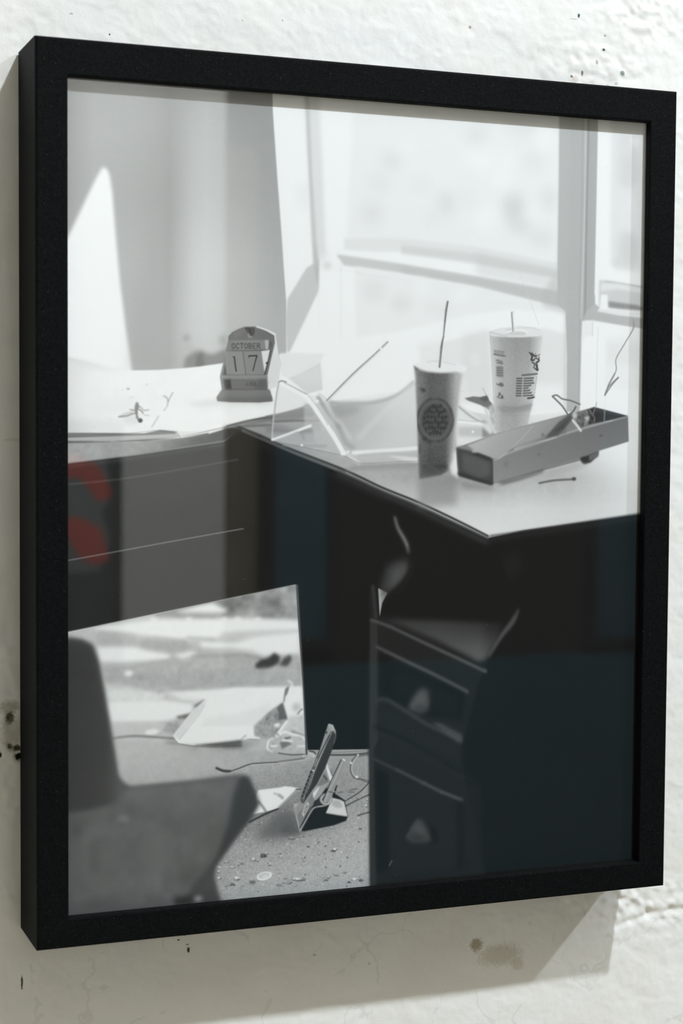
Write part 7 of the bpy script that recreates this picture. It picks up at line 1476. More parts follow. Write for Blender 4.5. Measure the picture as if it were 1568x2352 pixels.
('E',(313.55,180.15),.29,.46,-.01,123,.14,.8),
('E',(313.35,181.64),.29,.46,-.01,124,.14,.8),
('E',(313.15,183.12),.29,.46,-.01,124,.14,.8),
('G',[(226.35,166.74),(234.77,169.15),(244.92,169.75),(255.12,169.06),(259.66,167.69),(258.36,179.07),(256.04,199.76),(253.42,220.46),(251.29,232.88),(245.64,235.97),(230.71,238.47),(230.05,228.18),(228.29,192.28),(227.24,171.83)],[226.3,166.7,259.7,238.5],[[144,97,108,209],[153,106,115,219],[145,103,111,217],[138,101,107,211],[131,98,103,203],[126,89,93,200],[118,86,92,205]],.74,1),
('N',[(226.35,166.74),(234.77,169.15),(244.92,169.75),(255.12,169.06),(259.66,167.69),(258.36,179.07),(256.04,199.76),(253.42,220.46),(251.29,232.88),(245.64,235.97),(230.71,238.47),(230.05,228.18),(228.29,192.28),(227.24,171.83)],8,.57,131,2,.57,1),
('P',[(255.69,169.31),(260.8,167.67),(258.65,179.06),(256.04,200.28),(253.43,220.98),(251.86,233.4),(251.23,228.23),(253.28,207.53),(255.83,181.68)],186,1.28,.8),
('C',[(226.35,166.74),(234.77,169.15),(244.92,169.75),(255.12,169.06),(259.66,167.69),(258.36,179.07),(256.04,199.76),(253.42,220.46),(251.29,232.88),(245.64,235.97),(230.71,238.47),(230.05,228.18),(228.29,192.28),(227.24,171.83)]),
('E',(241.41,200.38),13.28,14.64,-.01,70,.63,.9),
('E',(241.41,200.38),12.05,13.37,-.01,107,.57,.95),
('E',(241.41,200.38),9.73,10.7,-.01,78,.74,.85),
('E',(237.83,192.85),.99,1.29,-.01,56,.43,.75),
('E',(238.63,193.67),.74,.67,-.01,115,.4,.6),
('E',(239.65,191.29),.99,1.29,-.01,56,.43,.75),
('E',(240.47,194.16),.74,.68,-.01,115,.4,.6),
('E',(241.49,191.79),.99,1.29,-.01,56,.43,.75),
('E',(242.3,193.5),.74,.68,-.01,115,.4,.6),
('E',(243.33,192.63),.99,1.29,-.01,56,.43,.75),
('E',(244.13,193.14),.74,.68,-.01,115,.4,.6),
('E',(245.15,190.95),.99,1.3,-.01,56,.43,.75),
('E',(245.97,193.85),.74,.68,-.01,115,.4,.6),
('E',(234.77,195.96),.98,1.29,-.01,56,.43,.75),
('E',(235.57,196.78),.74,.67,-.01,116,.4,.6),
('E',(236.64,194.41),.99,1.29,-.01,56,.43,.75),
('E',(237.46,197.27),.74,.67,-.01,116,.4,.6),
('E',(238.54,194.9),.99,1.29,-.01,56,.43,.75),
('E',(239.35,196.61),.74,.67,-.01,116,.4,.6),
('E',(240.44,195.74),.99,1.29,-.01,56,.43,.75),
('E',(241.24,196.25),.74,.68,-.01,115,.4,.6),
('E',(242.32,194.07),.99,1.29,-.01,56,.43,.75),
('E',(243.14,196.97),.74,.68,-.01,116,.4,.6),
('E',(244.23,195.4),.99,1.3,-.01,56,.43,.75),
('E',(245.04,197.11),.74,.68,-.01,116,.4,.6),
('E',(246.13,195.24),.99,1.3,-.01,56,.43,.75),
('E',(246.93,196.32),.74,.68,-.01,116,.4,.6),
('E',(248.02,194.06),.99,1.3,-.01,56,.43,.75),
('E',(248.83,196.35),.74,.68,-.01,116,.4,.6),
('E',(233.96,199.3),.98,1.29,-.01,56,.43,.75),
('E',(234.76,200.12),.74,.67,-.01,116,.4,.6),
('E',(236.43,197.75),.99,1.29,-.01,56,.43,.75),
('E',(237.25,200.61),.74,.67,-.01,116,.4,.6),
('E',(238.92,198.24),.99,1.29,-.01,56,.43,.75),
('E',(239.73,199.95),.74,.68,-.01,116,.4,.6),
('E',(241.42,199.08),.99,1.29,-.01,56,.43,.75),
('E',(242.22,199.59),.74,.68,-.01,116,.4,.6),
('E',(243.9,197.4),.99,1.3,-.01,56,.43,.75),
('E',(244.72,200.3),.74,.68,-.01,116,.4,.6),
('E',(246.41,198.73),.99,1.3,-.01,56,.43,.75),
('E',(247.23,200.44),.74,.68,-.01,116,.4,.6),
('E',(248.92,198.57),.99,1.3,-.01,56,.43,.75),
('E',(249.72,199.65),.75,.68,-.01,116,.4,.6),
('E',(233.72,202.9),.98,1.29,-.01,56,.43,.75),
('E',(234.52,203.72),.74,.67,-.01,116,.4,.6),
('E',(235.64,201.35),.98,1.29,-.01,56,.43,.75),
('E',(236.45,204.21),.74,.67,-.01,116,.4,.6),
('E',(237.58,201.85),.99,1.29,-.01,56,.43,.75),
('E',(238.38,203.56),.74,.68,-.01,116,.4,.6),
('E',(239.52,202.69),.99,1.29,-.01,56,.43,.75),
('E',(240.32,203.21),.74,.68,-.01,116,.4,.6),
('E',(241.44,201.02),.99,1.3,-.01,56,.43,.75),
('E',(242.27,203.92),.74,.68,-.01,116,.4,.6),
('E',(243.4,202.36),.99,1.3,-.01,56,.43,.75),
('E',(244.21,204.07),.74,.68,-.01,116,.4,.6),
('E',(245.34,202.21),.99,1.3,-.01,56,.43,.75),
('E',(246.15,203.29),.74,.68,-.01,116,.4,.6),
('E',(247.28,201.03),.99,1.3,-.01,56,.43,.75),
('E',(248.1,203.32),.74,.68,-.01,116,.4,.6),
('E',(249.25,202.71),.99,1.3,-.01,56,.43,.75),
('E',(250.06,204.07),.75,.68,-.01,116,.4,.6),
('E',(235.16,206.23),.98,1.29,-.01,57,.43,.75),
('E',(235.96,207.05),.74,.67,0,116,.4,.6),
('E',(237.3,204.68),.99,1.29,-.01,56,.43,.75),
('E',(238.12,207.55),.74,.68,0,116,.4,.6),
('E',(239.47,205.18),.99,1.29,-.01,56,.43,.75),
('E',(240.27,206.9),.74,.68,0,116,.4,.6),
('E',(241.64,206.03),.99,1.3,-.01,56,.43,.75),
('E',(242.44,206.54),.74,.68,-.01,116,.4,.6),
('E',(243.79,204.35),.99,1.3,-.01,56,.43,.75),
('E',(244.61,207.26),.74,.68,0,116,.4,.6),
('E',(245.97,205.69),.99,1.3,-.01,56,.43,.75),
('E',(246.78,207.41),.74,.68,0,116,.4,.6),
('E',(248.14,205.54),.99,1.3,-.01,56,.43,.75),
('E',(248.95,206.62),.75,.68,-.01,116,.4,.6),
('E',(238.29,209.3),.99,1.29,0,57,.43,.75),
('E',(239.09,210.12),.74,.68,0,116,.4,.6),
('E',(240.62,207.75),.99,1.3,0,57,.43,.75),
('E',(241.44,210.62),.74,.68,0,116,.4,.6),
('E',(242.98,208.25),.99,1.3,0,57,.43,.75),
('E',(243.79,209.97),.74,.68,0,116,.4,.6),
('E',(245.35,209.1),.99,1.3,0,57,.43,.75),
('E',(246.15,209.62),.74,.68,0,116,.4,.6),
('E',(254.16,200.29),.56,.51,-.01,78,.28,.7),
('E',(253.83,203.66),.56,.51,-.01,103,.28,.7),
('E',(252.77,206.83),.56,.51,0,103,.28,.7),
('E',(251.05,209.63),.56,.51,0,79,.28,.7),
('E',(248.77,211.88),.56,.51,0,103,.28,.7),
('E',(246.06,213.46),.56,.51,0,103,.28,.7),
('E',(243.09,214.28),.56,.51,0,79,.28,.7),
('E',(240.02,214.29),.56,.51,0,103,.28,.7),
('E',(237.05,213.49),.55,.51,0,103,.28,.7),
('E',(234.33,211.93),.55,.51,0,79,.28,.7),
('E',(232.02,209.7),.55,.51,0,103,.28,.7),
('E',(230.27,206.94),.55,.51,0,103,.28,.7),
('E',(229.16,203.8),.55,.5,-.01,78,.28,.7),
('E',(228.76,200.46),.55,.5,-.01,103,.28,.7),
('E',(229.09,197.12),.55,.5,-.01,102,.28,.7),
('E',(230.14,193.97),.55,.5,-.01,78,.28,.7),
('E',(231.84,191.19),.55,.5,-.01,102,.28,.7),
('E',(234.1,188.94),.55,.5,-.01,102,.28,.7),
('E',(236.78,187.35),.55,.51,-.01,78,.28,.7),
('E',(239.74,186.51),.56,.51,-.01,102,.28,.7),
('E',(242.8,186.48),.56,.51,-.01,102,.28,.7),
('E',(245.79,187.26),.56,.51,-.01,78,.28,.7),
('E',(248.52,188.8),.56,.51,-.01,102,.28,.7),
('E',(250.85,191.02),.56,.51,-.01,102,.28,.7),
('E',(252.63,193.79),.56,.51,-.01,78,.28,.7),
('E',(253.76,196.94),.56,.51,-.01,102,.28,.7),
('E',(241.14,185.37),2.47,1.12,-.01,111,.71,.7),
('E',(229.49,200.47),1.53,2.52,-.01,116,.71,.7),
('E',(253.2,200.3),.93,2.83,-.01,111,.71,.7),
('E',(241.46,215.31),1.85,1.13,0,108,.71,.7),
('P',[(229.55,179.47),(233.77,180.18),(234.91,181.96),(232.67,182.5)],60,.68,.85),
('P',[(232.4,211.23),(235.22,211.73),(235.8,213.78),(232.99,213.79)],61,.68,.85),
('E',(245.58,230.28),4.65,1.41,0,70,.71,.8),
('E',(234.29,230.77),1.54,1.41,0,75,.71,.7),
('E',(236.93,214.3),2.47,.84,0,70,.71,.7),
('E',(230.8,218.93),.92,3.37,0,79,.71,.6),
('C',None),
('P',[(225.77,164.71),(229.67,163.36),(239.2,162.15),(250.5,162.19),(258.48,164.1),(261.91,165.07),(262.8,167.63),(258.53,169),(246.05,169.47),(236.46,168.86),(227.47,166.98)],245,.46,1),
('S',[(226.06,165.73),(235.33,168.88),(244.92,169.59),(256.25,168.78)],[.63,.63,.63,.63],184,.37,.7),
('S',[(235.27,163),(243.71,162.32),(255.63,164.41)],[.57,.57,.57],224,.34,1),
('P',[(225.78,165.48),(228.03,166.71),(230.28,168.2),(227.21,168.26)],99,.43,.8),
('S',[(258.82,169.25),(261.95,168.17),(262.78,166.09)],[1.42,1.42,1.42],252,.71,.8),
('L',[(249.5,123.72),(248.43,129.39)],[1.14,1.25],123,.2,1),
('L',[(248.43,129.39),(247.71,136.07)],[1.25,1.03],127,.2,1),
('L',[(247.71,136.07),(246.7,146.35)],[1.03,.68],132,.2,1),
('L',[(246.7,146.35),(245.41,153.05)],[.68,1.31],137,.2,1),
('L',[(245.41,153.05),(244.09,165.91)],[1.31,1.37],146,.2,1),
('S',[(246.92,146.35),(245.55,149.97),(244.78,157.17)],[.57,.57,.57],105,.23,.6),
('L',[(248.66,124.26),(247.99,130.43)],[.46,.46],168,.2,.6),
('P',[(229.8,237.78),(254.53,235.64),(258.25,232.81),(257.72,241.33),(257.26,255.54),(229.99,256.66)],145,1.99,.6),
('P',[(254.37,221.47),(259.34,218.63),(258.31,238.49),(254.53,235.64)],248,1,.85),
('P',[(252.39,229.78),(256.87,223.05),(257.56,233.43),(253.6,236)],248,.85,.8),
('P',[(256.47,218.17),(286.41,208.5),(337,196.06),(358.24,190.81),(384.21,196.5),(384.99,213.45),(362.46,219.68),(362.03,222.14),(357.86,224.61),(288.61,240.64),(284.6,241.42),(281.49,242.61),(258.43,236.48),(257.47,229.31)],143,.28,1),
('G',[(264.35,216.56),(286.41,208.5),(336.08,196.47),(342.57,198.46),(322.56,211.59),(295.5,218.92),(288.41,225.36),(283.06,225.35),(272.35,221.34)],[264.4,196.5,342.6,225.4],[[210,204,197,189,184,179,175,169,163,157,155],[205,199,192,184,179,174,170,163,157,150,148],[198,193,186,179,175,171,167,162,157,152,150],[192,188,182,176,173,170,168,165,161,158,157]],.57,1),
('G',[(288.41,225.36),(297.32,220.93),(318.96,214.84),(340.88,208.26),(384.22,196.91),(384.99,213.7),(357.81,221.32),(288.62,241.04),(284.6,241.42),(283.96,226.16)],[284,196.9,385,241.4],[[142,139,135,132,130,128,126,124,123,121,119,118,119,120],[139,137,135,134,133,132,132,131,130,129,128,127,128,129],[148,146,144,143,141,140,138,137,136,135,133,132,133,134],[156,154,152,151,149,147,146,144,143,142,141,140,140,140]],.4,1),
('S',[(284.85,226.16),(295.53,221.34),(320.76,213.62),(340.87,207.45),(368.7,200.32),(383.74,196.67)],[1.14,1.14,1.14,1.14,1.14,1.14],185,.43,.85),
('S',[(299.09,218.92),(313.49,214.45),(322.58,212.8),(329.87,210.75)],[.97,.97,.97,.97],218,.43,.8),
('L',[(366.82,200.34),(372.45,199.47)],[.85,.85],210,.34,.8),
('P',[(297.29,218.92),(318.91,211.6),(337.09,201.76),(337.19,208.28),(322.57,212.4)],125,.71,.8),
('P',[(256.91,218.17),(271.47,221.34),(281.27,224.55),(283.51,226.15),(283.72,242.22),(281.49,242.61),(258.87,236.48),(257.91,229.31)],79,.57,1),
('P',[(260.89,221.35),(270.61,223.74),(281.31,227.76),(281.42,236.58),(272.56,238.14),(261.02,232.5)],104,1.14,.8),
('S',[(258.41,234.88),(269.02,238.13),(282.38,241.81)],[1.42,1.42,1.42],48,.71,.8),
('P',[(267.06,222.14),(271.47,221.34),(282.17,225.35),(281.3,226.95)],57,.57,.7),
('P',[(267.9,218.95),(272.33,219.74),(271.91,221.34),(267.93,221.34)],196,.57,.8),
('L',[(283.78,226.16),(284.33,241.42)],[.68,.68],171,.4,.8),
('P',[(352.68,192.66),(358.24,190.81),(384.21,196.5),(371.5,199.07),(353.77,202.47),(354.62,197.55)],74,.34,1),
('P',[(359.21,193.42),(378.06,196.96),(368.68,199.5),(356.55,201.64)],61,.57,.9),
('P',[(344.38,196),(352.68,192.66),(354.63,198.37),(353.77,202.47),(348.23,204.96),(345.4,201.71)],116,.57,1),
('N',[(343.45,195.19),(358.27,192.61),(358.42,201.62),(348.23,204.96)],30,1.43,141,2,.57,1),
('P',[(321.65,211.59),(325.24,207.52),(331.56,200.98),(338.84,196.05),(343.46,196.01),(341.66,199.28),(335.31,205.84),(330.78,209.93)],96,.57,1),
('P',[(327.08,208.32),(337.06,200.13),(340.71,197.66),(334.39,205.85)],81,.57,.7),
('E',(319.79,209.57),1.3,1.16,0,112,.57,.7),
('S',[(342.13,199.69),(345.43,203.34),(348.26,206.59)],[1.71,1.71,1.71],230,.34,1),
('E',(343.46,196.42),1.98,2.04,-.01,217,.57,.9),
('E',(352.77,198.39),1.99,1.46,-.01,217,.57,.8),
('S',[(338.38,196.05),(334.15,190.39),(326.72,183.98)],[1.03,1.03,1.03],117,.23,1),
('S',[(326.72,183.82),(329.91,183.13),(334.08,185.52),(340.54,186.66),(347.51,189.03)],[.91,.91,.91,.91,.91],115,.23,1),
('S',[(344.3,190.7),(342.5,193.57),(339.3,196.04)],[1.14,1.14,1.14],107,.28,1),
('S',[(360.05,187.67),(359.17,190.96),(357.37,195.07)],[.57,.57,.57],166,.26,.8),
('S',[(354.54,192.64),(358.35,197.52),(358.4,200.8)],[.85,.85,.85],142,.28,.8),
('L',[(366.22,192.54),(366.06,199.93)],[.85,.85],166,.34,.8),
('S',[(366.52,182.52),(368.15,179.38),(369.21,175.26),(373.78,167.79)],[.68,.68,.68,.68],141,.2,1),
('S',[(366.97,181.85),(372.03,175.22),(376.66,170.62)],[.74,.74,.74],134,.2,1),
('S',[(368.28,177.25),(374.57,166.27),(374.43,158.43),(379.77,149.61),(387.39,137.66),(387.5,132.86)],[.63,.63,.63,.63,.63,.63],144,.2,1),
('L',[(387.47,131.12),(387.39,137.66)],[.97,.97],181,.28,.7),
('S',[(366.19,182.93),(368.48,177.68),(376.34,170.59)],[.68,.68,.68],128,.2,1),
('S',[(287.52,225.36),(293.72,220.53),(304.4,211.65),(312.43,203.53)],[.46,.46,.46,.46],203,.17,.75),
('P',[(348.08,224.6),(354.57,222.96),(362,220.5),(361.58,223.38),(356.05,227.89),(351.41,229.11),(349.06,227.88)],57,.57,1),
('P',[(354.58,223.37),(362,220.5),(362.06,223.79),(355.1,227.07)],126,.46,.8),
('P',[(286.83,241.44),(301.16,238.29),(321.04,232.7),(320.15,234.33),(301.18,239.91),(290.42,242.26)],66,.8,.8),
('P',[(322.88,233.52),(345.82,227.87),(355.14,229.53),(341.28,233.59),(322.93,236.78)],175,1.42,.6),
('E',(363.7,209.81),1.34,.88,0,96,.34,.7),
('E',(317.25,222.55),1.62,.87,0,112,.57,.5),
('E',(292.94,228.98),1.92,2.3,0,126,.85,.5),
('S',[(317.52,241.62),(328.47,239.9),(343.68,239.17)],[1.2,1.2,1.2],104,.4,1),
('E',(343.67,238.92),1.65,1.17,.01,84,.4,1),
('S',[(298.71,97.93),(306.29,114.81),(311.06,126.13),(315.84,136.68)],[.34,.34,.34,.34],221,.17,.8),
('P',[(259.27,239.92),(282.97,243.78),(284.6,246.66),(260.89,244.76)],136,1.42,.6),
('P',[(101.37,149.61),(103.87,147.16),(108.17,145),(111.77,143.71),(117.55,143.38),(121.17,143.63),(126.27,145.22),(131.75,147.31),(132.87,151.94),(134.01,159.85),(135.51,166.03),(127.17,178.95),(127.18,181.88),(129.76,186.51),(130.14,189.27),(121.39,190.06),(103.32,190.08),(94.36,189.5),(93.82,187.28),(97.2,182.8),(95.92,174.63),(97.86,166.74),(99.62,158.86),(101.21,153.03)],138,.23,1),
('P',[(119.72,143.33),(126.27,145.04),(131.93,147.48),(133.06,152.97),(134.2,160.88),(135.88,166.03),(133.74,178.16),(133.39,180.24),(127.91,182.05),(126.59,173.44),(131.42,153.01),(131.03,148.54),(125.54,145.92)],235,.26,1),
('P',[(129.27,161.67),(133.28,159.86),(135.51,166.03),(133.38,178.17),(127.17,179.64),(127.13,172.74)],230,.85,.8),
('P',[(101.37,149.61),(103.87,147.16),(108.17,145),(111.77,143.71),(117.55,143.38),(121.17,143.8),(126.27,145.9),(131.03,148.54),(131.42,153.01),(126.59,173.44),(124.95,173.12),(128.88,156.85),(127.76,151.37),(104.61,152.26),(101.38,152.68)],122,.26,1),
('P',[(103.87,147.5),(110.33,144.6),(113.93,143.82),(111.77,144.91),(108.91,148.4),(106.76,151.19),(103.89,151.26)],139,.85,.6),
('S',[(119.72,143.4),(126.27,145.28),(131.57,147.56)],[.91,.91,.91],244,.23,1),
('P',[(111.77,144.05),(117.91,143.89),(118.28,145.76),(117.57,148.53),(115.76,148.91),(113.22,146.58)],66,.34,.9),
('S',[(114.31,147.92),(114.5,149.63),(116.13,149.76)],[.85,.85,.85],173,.28,.8),
('L',[(113.58,144.86),(113.95,146.9)],[.57,.57],119,.23,.6),
('L',[(116.47,144.44),(116.84,147.17)],[.57,.57],130,.23,.7),
('P',[(101.38,152.17),(127.39,151.21),(128.88,157.2),(109.67,158.3),(101.05,158.49),(99.62,158.86)],139,.26,1),
('P',[(103.89,152.28),(124.84,151.61),(125.6,157.27),(110.39,158.29),(103.91,158.09)],146,.28,.8),
('P',[(124.84,151.61),(127.39,151.31),(127.76,153.09),(127.06,157.24),(125.6,157.44)],195,.26,1),
('P',[(127.76,151.71),(129.22,152.37),(129.6,155.46),(128.52,157.21),(127.6,156.88)],92,.43,.8),
('S',[(101.76,158.13),(110.39,158.36),(128.15,157.39)],[.51,.51,.51],85,.23,.8),
('P',[(101.2,152.68),(99.61,158.52),(103.91,158.43),(104.25,152.95)],141,.43,.8),
('P',[(99.26,159.21),(110.39,158.8),(112.62,173.33),(100.03,173.53)],153,.23,1),
('P',[(110.39,158.8),(122.7,158.54),(124.95,173.12),(112.62,173.33)],146,.23,1),
('P',[(122.69,158.36),(128.52,157.38),(127.09,163.78),(124.94,172.09),(124.01,166.94)],233,.26,1),
('P',[(128.52,157.21),(129.25,157.36),(127.46,165.15),(125.31,173.12),(124.4,173.13),(126.73,165.17)],77,.26,1),
('E',(126.37,165.69),.71,.68,-.02,51,.23,1),
('L',[(110.68,158.97),(112.62,173.33)],[.43,.43],101,.2,1),
('S',[(97.88,173.57),(112.26,173.5),(125.31,173.12)],[.46,.46,.46],93,.23,1),
('P',[(99.29,166.72),(100.21,173.53),(97.88,173.57)],82,.28,.85),
('L',[(104.11,162.18),(105.19,162.33),(105.74,167.28),(106.41,171.03)],[.34,.74,.74,.74],49,.14,1),
('L',[(114.45,162.49),(114.73,161.45),(119.8,161.24),(118.73,164.98),(117.31,170.5)],[.34,.8,.8,.63,.63],53,.14,1),
('P',[(96.27,174.28),(97.88,173.74),(126.77,173.27),(126.79,175.85),(96.64,176.15)],147,.26,1),
('L',[(96.45,174.28),(126.59,173.51)],[.4,.4],173,.2,.6),
('P',[(97.89,176.3),(126.05,175.69),(126.45,181.89),(98.99,182.44)],112,.28,1),
('P',[(98.61,176.29),(102.91,176.22),(103.65,182.2),(99.7,182.43)],69,.57,.9),
('P',[(102.91,176.57),(126.06,175.86),(126.08,181.73),(103.65,181.86)],123,.34,1),
('P',[(121.32,176.11),(126.06,176.04),(126.08,181.73),(117.72,181.84)],95,.85,.6),
('P',[(97.2,182.8),(128.28,182.04),(129.76,186.51),(130.14,189.27),(121.39,190.06),(103.32,190.08),(94.36,189.5),(93.82,187.28)],129,.26,1),
('P',[(94.35,187.62),(129.76,186.86),(130.14,189.27),(121.39,190.06),(103.32,190.08),(94.36,189.5)],115,.57,.8),
('P',[(96.84,183.15),(127.91,182.39),(129.02,184.79),(95.42,185.9)],137,.85,.6),
('L',[(98.99,182.5),(126.45,182.07)],[.4,.4],84,.23,.8),
('L',[(104.53,154.04),(103.79,154.53),(103.59,155.65),(103.81,156.75),(104.55,157.2),(105.29,156.71),(105.49,155.6),(105.27,154.5),(104.53,154.04)],[.51,.51,.51,.51,.51,.51,.51,.51,.51],79,.2,1),
('L',[(108.12,154.58),(107.43,153.97),(106.7,154.24),(106.32,155.57),(106.74,156.89),(107.48,157.11),(108.15,156.47)],[.51,.51,.51,.51,.51,.51,.51],79,.2,1),
('L',[(108.87,153.94),(110.97,153.89)],[.51,.51],79,.2,1),
('L',[(109.92,153.92),(110,157.04)],[.51,.51],79,.2,1),
('L',[(112.62,153.85),(111.9,154.34),(111.72,155.43),(111.97,156.51),(112.73,156.95),(113.46,156.46),(113.63,155.38),(113.38,154.3),(112.62,153.85)],[.51,.51,.51,.51,.51,.51,.51,.51,.51],79,.2,1),
('L',[(114.49,153.81),(114.61,156.89),(115.89,156.85),(116.33,156.1),(115.82,155.32),(114.55,155.35)],[.51,.51,.51,.51,.51,.51],79,.2,1),
('L',[(114.49,153.81),(115.65,153.78),(116.11,154.54),(115.72,155.32)],[.51,.51,.51,.51],79,.2,1),
('L',[(118.89,153.71),(117.2,153.75),(117.35,156.81),(119.06,156.76)],[.51,.51,.51,.51],79,.2,1),
('L',[(117.27,155.28),(118.66,155.24)],[.51,.51],79,.2,1),
('L',[(120.09,156.72),(119.92,153.69),(121.19,153.66),(121.66,154.4),(121.28,155.17),(120,155.2)],[.51,.51,.51,.51,.51,.51],79,.2,1),
('L',[(120.86,155.18),(121.91,156.67)],[.51,.51],79,.2,1),
('L',[(118.9,177.18),(119.28,180.26),(118.14,178.12),(117.66,180.23),(117.11,177.24)],[.43,.43,.43,.43,.43],88,.26,1),
('L',[(116.6,177.25),(115.99,180.2),(114.81,177.31)],[.43,.43,.43],88,.26,1),
('L',[(116.36,178.29),(115.26,178.31)],[.43,.43],88,.26,1),
('L',[(114.48,180.17),(113.47,178.75),(112.56,180.13)],[.43,.43,.43],88,.26,1),
('L',[(113.47,178.75),(113.42,177.35)],[.43,.43],88,.26,1),
('N',[(-12.87,-13.77),(413.2,-49.25),(425.24,567.3),(-13.94,520.95)],2.6,.37,151,1,.28,1)
]
S, OFF = 3.6, 5.4
grey_px = paint(OPS, OW*1000+2*OFF, OH*1000+2*OFF, S, OFF)
ph, pw = grey_px.shape
img = bpy.data.images.new('print_tones', pw, ph)
px4 = np.ones((ph, pw, 4), np.float32); lin = grey_px[::-1]/255.
px4[..., :3] = lin[..., None]
img.pixels.foreach_set(px4.ravel()); img.update(); img.pack()
def print_material():
    m, nt, b = mat('photographic_paper', (.8, .8, .8), .6, .05); L = nt.links.new
    tx = node(nt, 'ShaderNodeTexImage', image=img, interpolation='Cubic', extension='EXTEND'); uv = node(nt, 'ShaderNodeUVMap'); uv.uv_map = 'print'; L(uv.outputs[0], tx.inputs[0])
    sc = node(nt, 'ShaderNodeMixRGB', blend_type='MULTIPLY'); sc.inputs[0].default_value = 1; L(tx.outputs[0], sc.inputs[1]); sc.inputs[2].default_value = (.96, .985, 1, 1)
    L(sc.outputs[0], b.inputs['Base Color']); return m
pmat = print_material()
def sheet(name, pts, lift, parent):
    """A flat inked area of the print; pts in print millimetres."""
    n = len(pts); vv, _, ff, *_ = delaunay_2d_cdt([Vector((x, -z)) for x, z in pts], [(i, (i+1) % n) for i in range(n)], [], 1, 1e-4)
    me = bpy.data.meshes.new(name); o = bpy.data.objects.new(name, me); COL.objects.link(o)
    bm = bmesh.new(); vs = [bm.verts.new((-FW/2+RL+q.x/1000, -FD+PRINT_D-lift, HM-RT+q.y/1000)) for q in vv]
    lay = bm.loops.layers.uv.new('print')
    for f in ff:
        fc = bm.faces.new([vs[i] for i in f]); fc.normal_update()
        if fc.normal.y > 0: fc.normal_flip()
        for lp in fc.loops:
            c = lp.vert.co; lp[lay].uv = (((c.x+FW/2-RL)*1000+OFF)*S/pw, 1-((HM-RT-c.z)*1000+OFF)*S/ph)
    bm.to_mesh(me); bm.free(); me.materials.append(pmat)
    o.parent = parent; return o
E5 = 5.2; WM, HMm = OW*1000, OH*1000
prt = sheet('photographic_print', [(-E5, -E5), (WM+E5, -E5), (WM+E5, HMm+E5), (-E5, HMm+E5)], 0, root)
prt['label'] = 'black-and-white print of an abandoned desk'
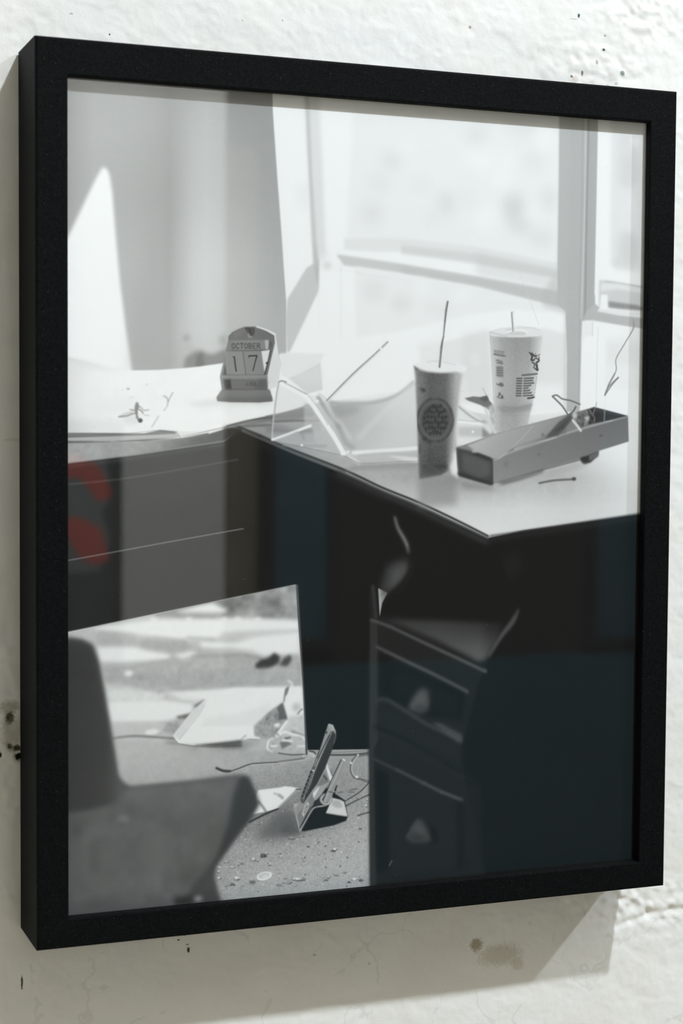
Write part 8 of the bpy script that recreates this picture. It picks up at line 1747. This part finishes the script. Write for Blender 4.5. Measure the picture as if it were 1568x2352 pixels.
AREAS = [
('curtain', 'pale grey curtain and wall in the print, upper left', [(-5,-5),(129.7,-5),(130.29,19.54),(132.44,48.79),(135.18,80.82),(137.34,107.64),(139.18,129.17),(140.5,159.47),(97.88,165.17),(77.85,169.28),(47.75,171.4),(14.28,168.87),(-5,165.98)]),
('window', 'bright window in the print with a pale sash and mullion', [(151.38,-5),(399.09,-5),(399.09,138.72),(346.19,140.08),(347.02,192.31),(337.15,192.4),(332.83,124.58),(271.97,122.22),(210.32,110.37),(161.33,104),(156.38,102.84)]),
('carpet', 'littered carpet seen under the desk in the print', [(-3.3,330.66),(146.45,304.48),(147.75,326.18),(151.42,369.63),(154.45,410.28),(154.83,410.42),(201.51,412.79),(201.79,506.27),(-3.31,506.27),(-3.05,328.58)]),
('desk', 'dark desk in the print with a pale worn top', [(-5,214.05),(71.05,211.91),(107.32,203.97),(134.37,197.01),(169.27,192.6),(226.19,183.65),(279.14,191.52),(337.17,193.85),(399.09,197.51),(399.09,506.27),(198.66,506.27),(197.9,415.68),(154.85,412.38),(146.57,304.38),(-5,330.38)]),
('desk_calendar', 'block desk calendar in the print reading OCTOBER 17', [(101.37,149.61),(103.87,147.16),(108.17,145),(111.77,143.71),(117.55,143.38),(121.17,143.63),(126.27,145.22),(131.75,147.31),(132.87,151.94),(134.01,159.85),(135.51,166.03),(127.17,178.95),(127.18,181.88),(129.76,186.51),(130.14,189.27),(121.39,190.06),(103.32,190.08),(94.36,189.5),(93.82,187.28),(97.2,182.8),(95.92,174.63),(97.86,166.74),(99.62,158.86),(101.21,153.03)]),
('paper_cup', 'grey paper cup in the print with a round logo, beside the cardboard tray', [(225.77,164.71),(229.67,163.36),(239.2,162.15),(250.5,162.19),(258.48,164.1),(261.91,165.07),(262.8,167.63),(258.65,179.06),(256.04,199.76),(253.42,220.46),(251.29,232.88),(245.64,235.97),(230.71,238.47),(230.05,228.18),(228.29,192.28),(227.24,171.83)]),
('drinking_straw', 'bent dark straw in the print standing in the nearer cup', [(248.37,123.76),(249.84,123.71),(249.28,129.36),(248.51,136.05),(247.38,146.34),(246.43,153.03),(245.13,162.81),(243.15,162.85),(244.45,153.07),(245.79,146.38),(247.09,136.09),(247.64,129.41)]),
('paper_cup', 'pale paper cup in the print with printed lines, behind the cardboard tray', [(279.64,142.78),(280.53,142.11),(287.42,140.3),(295.44,139.27),(298.37,139.03),(308.67,138.76),(316.09,139.88),(319.09,142.11),(318.93,143.76),(317.77,153.68),(315.04,170.22),(311.96,188.42),(309.49,196.7),(283.78,196.91),(282.35,170.76),(280.83,151.22)]),
('drinking_straw', 'short pale straw in the print standing in the farther cup', [(295.3,129.14),(297.68,128.97),(298.02,135.11),(298.45,139.68),(296.36,139.74),(295.93,135.17)]),
('drinking_straw', 'pale straw in the print leaning out of the clear holder', [(165.5,188.09),(184.16,170.65),(197.38,159.31),(207.03,150.26),(208.18,151.1),(198.07,160.96),(184.84,172.3),(167.8,189.35)]),
('sign_holder', 'clear bent plastic sign holder in the print on the desk', [(133.98,177.25),(137.83,176.58),(154.05,184.87),(164.51,187.79),(171.1,190.17),(194.29,189.31),(213.08,185.38),(227.25,175.84),(228.79,226.51),(188.61,228.31),(177.94,223.04),(129.69,213.93),(130.27,201.5)]),
('cardboard_tray', 'long open cardboard tray of twigs in the print', [(256.91,218.17),(286.41,208.5),(307.9,203.16),(337,196.06),(358.24,190.81),(384.21,196.5),(384.99,213.45),(362.46,219.68),(362.05,223.38),(356.06,228.3),(351.41,229.11),(348.56,225.42),(288.61,240.64),(284.6,241.42),(281.49,242.61),(258.43,236.48),(257.47,229.31)]),
('loose_paper', 'white paper sheets in the print spread under the calendar', [(-1.44,173.66),(12.22,173.43),(39.92,171.72),(56.55,171.12),(72.72,169.77),(82.5,168.59),(95.65,166.45),(95.92,174.63),(97.2,182.8),(93.82,187.28),(94.36,189.5),(121.39,190.06),(130.14,189.27),(129.37,198.09),(100.49,205.16),(85.24,208.55),(71.65,212.49),(68.13,208.63),(54.19,207.73),(38.43,209.73),(-2.16,209.52)]),
('cordless_phone', 'cordless phone on its stand in the print, on the carpet', [(146,445.62),(149.86,442.63),(151.98,436.22),(159.65,418.7),(168.62,394.61),(169.49,394.17),(172.11,395.22),(174.11,399.86),(173.92,403.56),(171.36,411.64),(167.49,420.44),(170.12,422.26),(172.34,426.53),(177.75,418.02),(178.4,417.24),(180.61,418.41),(180.84,419.46),(174.58,434.12),(172.89,442.26),(179.93,445.26),(182.65,455),(181.35,457.8),(173.02,460.05),(150.41,461.76),(148.63,454.02)]),
('open_book', 'open white book in the print lying on the littered floor', [(66.54,395.84),(76.77,383.5),(85.86,376.33),(104.21,368.4),(138.81,370.42),(137.91,378.47),(129.76,383.43),(118.56,393.56),(118.9,398.96),(122.96,399.8),(122.97,401.6),(115.48,400.84),(110.53,404.72),(92.05,404.58),(79.85,403.12),(69.56,400.72)]),
('office_chair', 'blurred grey chair in the lower left of the print', [(-5,506.27),(-5,332.12),(3.42,333.41),(10.17,334.82),(15.99,338.41),(19.39,347.7),(22.8,365.23),(26.22,384.77),(28.67,399.48),(31.14,417.15),(33.27,422.1),(39.8,426.05),(42.53,426.24),(81.3,425.16),(109.63,423.68),(115.36,425.04),(119.72,434.74),(121.92,442.51),(116.92,451.13),(104.08,466.68),(94.16,479.62),(92.48,486.36),(95.64,494.91),(97.8,503.4),(97.62,506.27)]),
('newspaper', 'white newspaper sheet in the print beside the chair', [(121.02,439.24),(139.74,432.3),(147.04,435.59),(135.47,446.52),(126.81,447.94),(116.07,453.66),(118.19,447.97),(121.03,442.68)]),
('bottle_cap', 'round white cap in the print on the carpet', [(121.1,488.58),(121.96,487.07),(124.83,486.15),(128.44,485.7),(130.97,486.34),(131.34,488.46),(129.91,490.41),(127.02,491.68),(123.42,491.9),(121.62,490.91)]),
('drawer_knob', 'knob of the upper drawer in the print', [(223.66,387.12),(228.53,378.98),(234.28,373.92),(238.46,376.43),(240.62,384.2),(237.77,390.18),(231.14,391.35)]),
('drawer_knob', 'knob of the lower drawer in the print', [(223.52,472.66),(227.86,464.8),(232.24,460.45),(235.43,461.88),(239.97,469.88),(241.94,475.93),(236.22,476.64),(227.34,475.9)])
]
for i, (nm, lab, pts) in enumerate(AREAS):
    a = sheet(nm, [(min(max(x, -E5), WM+E5), min(max(z, -E5), HMm+E5)) for x, z in pts], .000015*(i+1), prt)
    a['label'] = lab
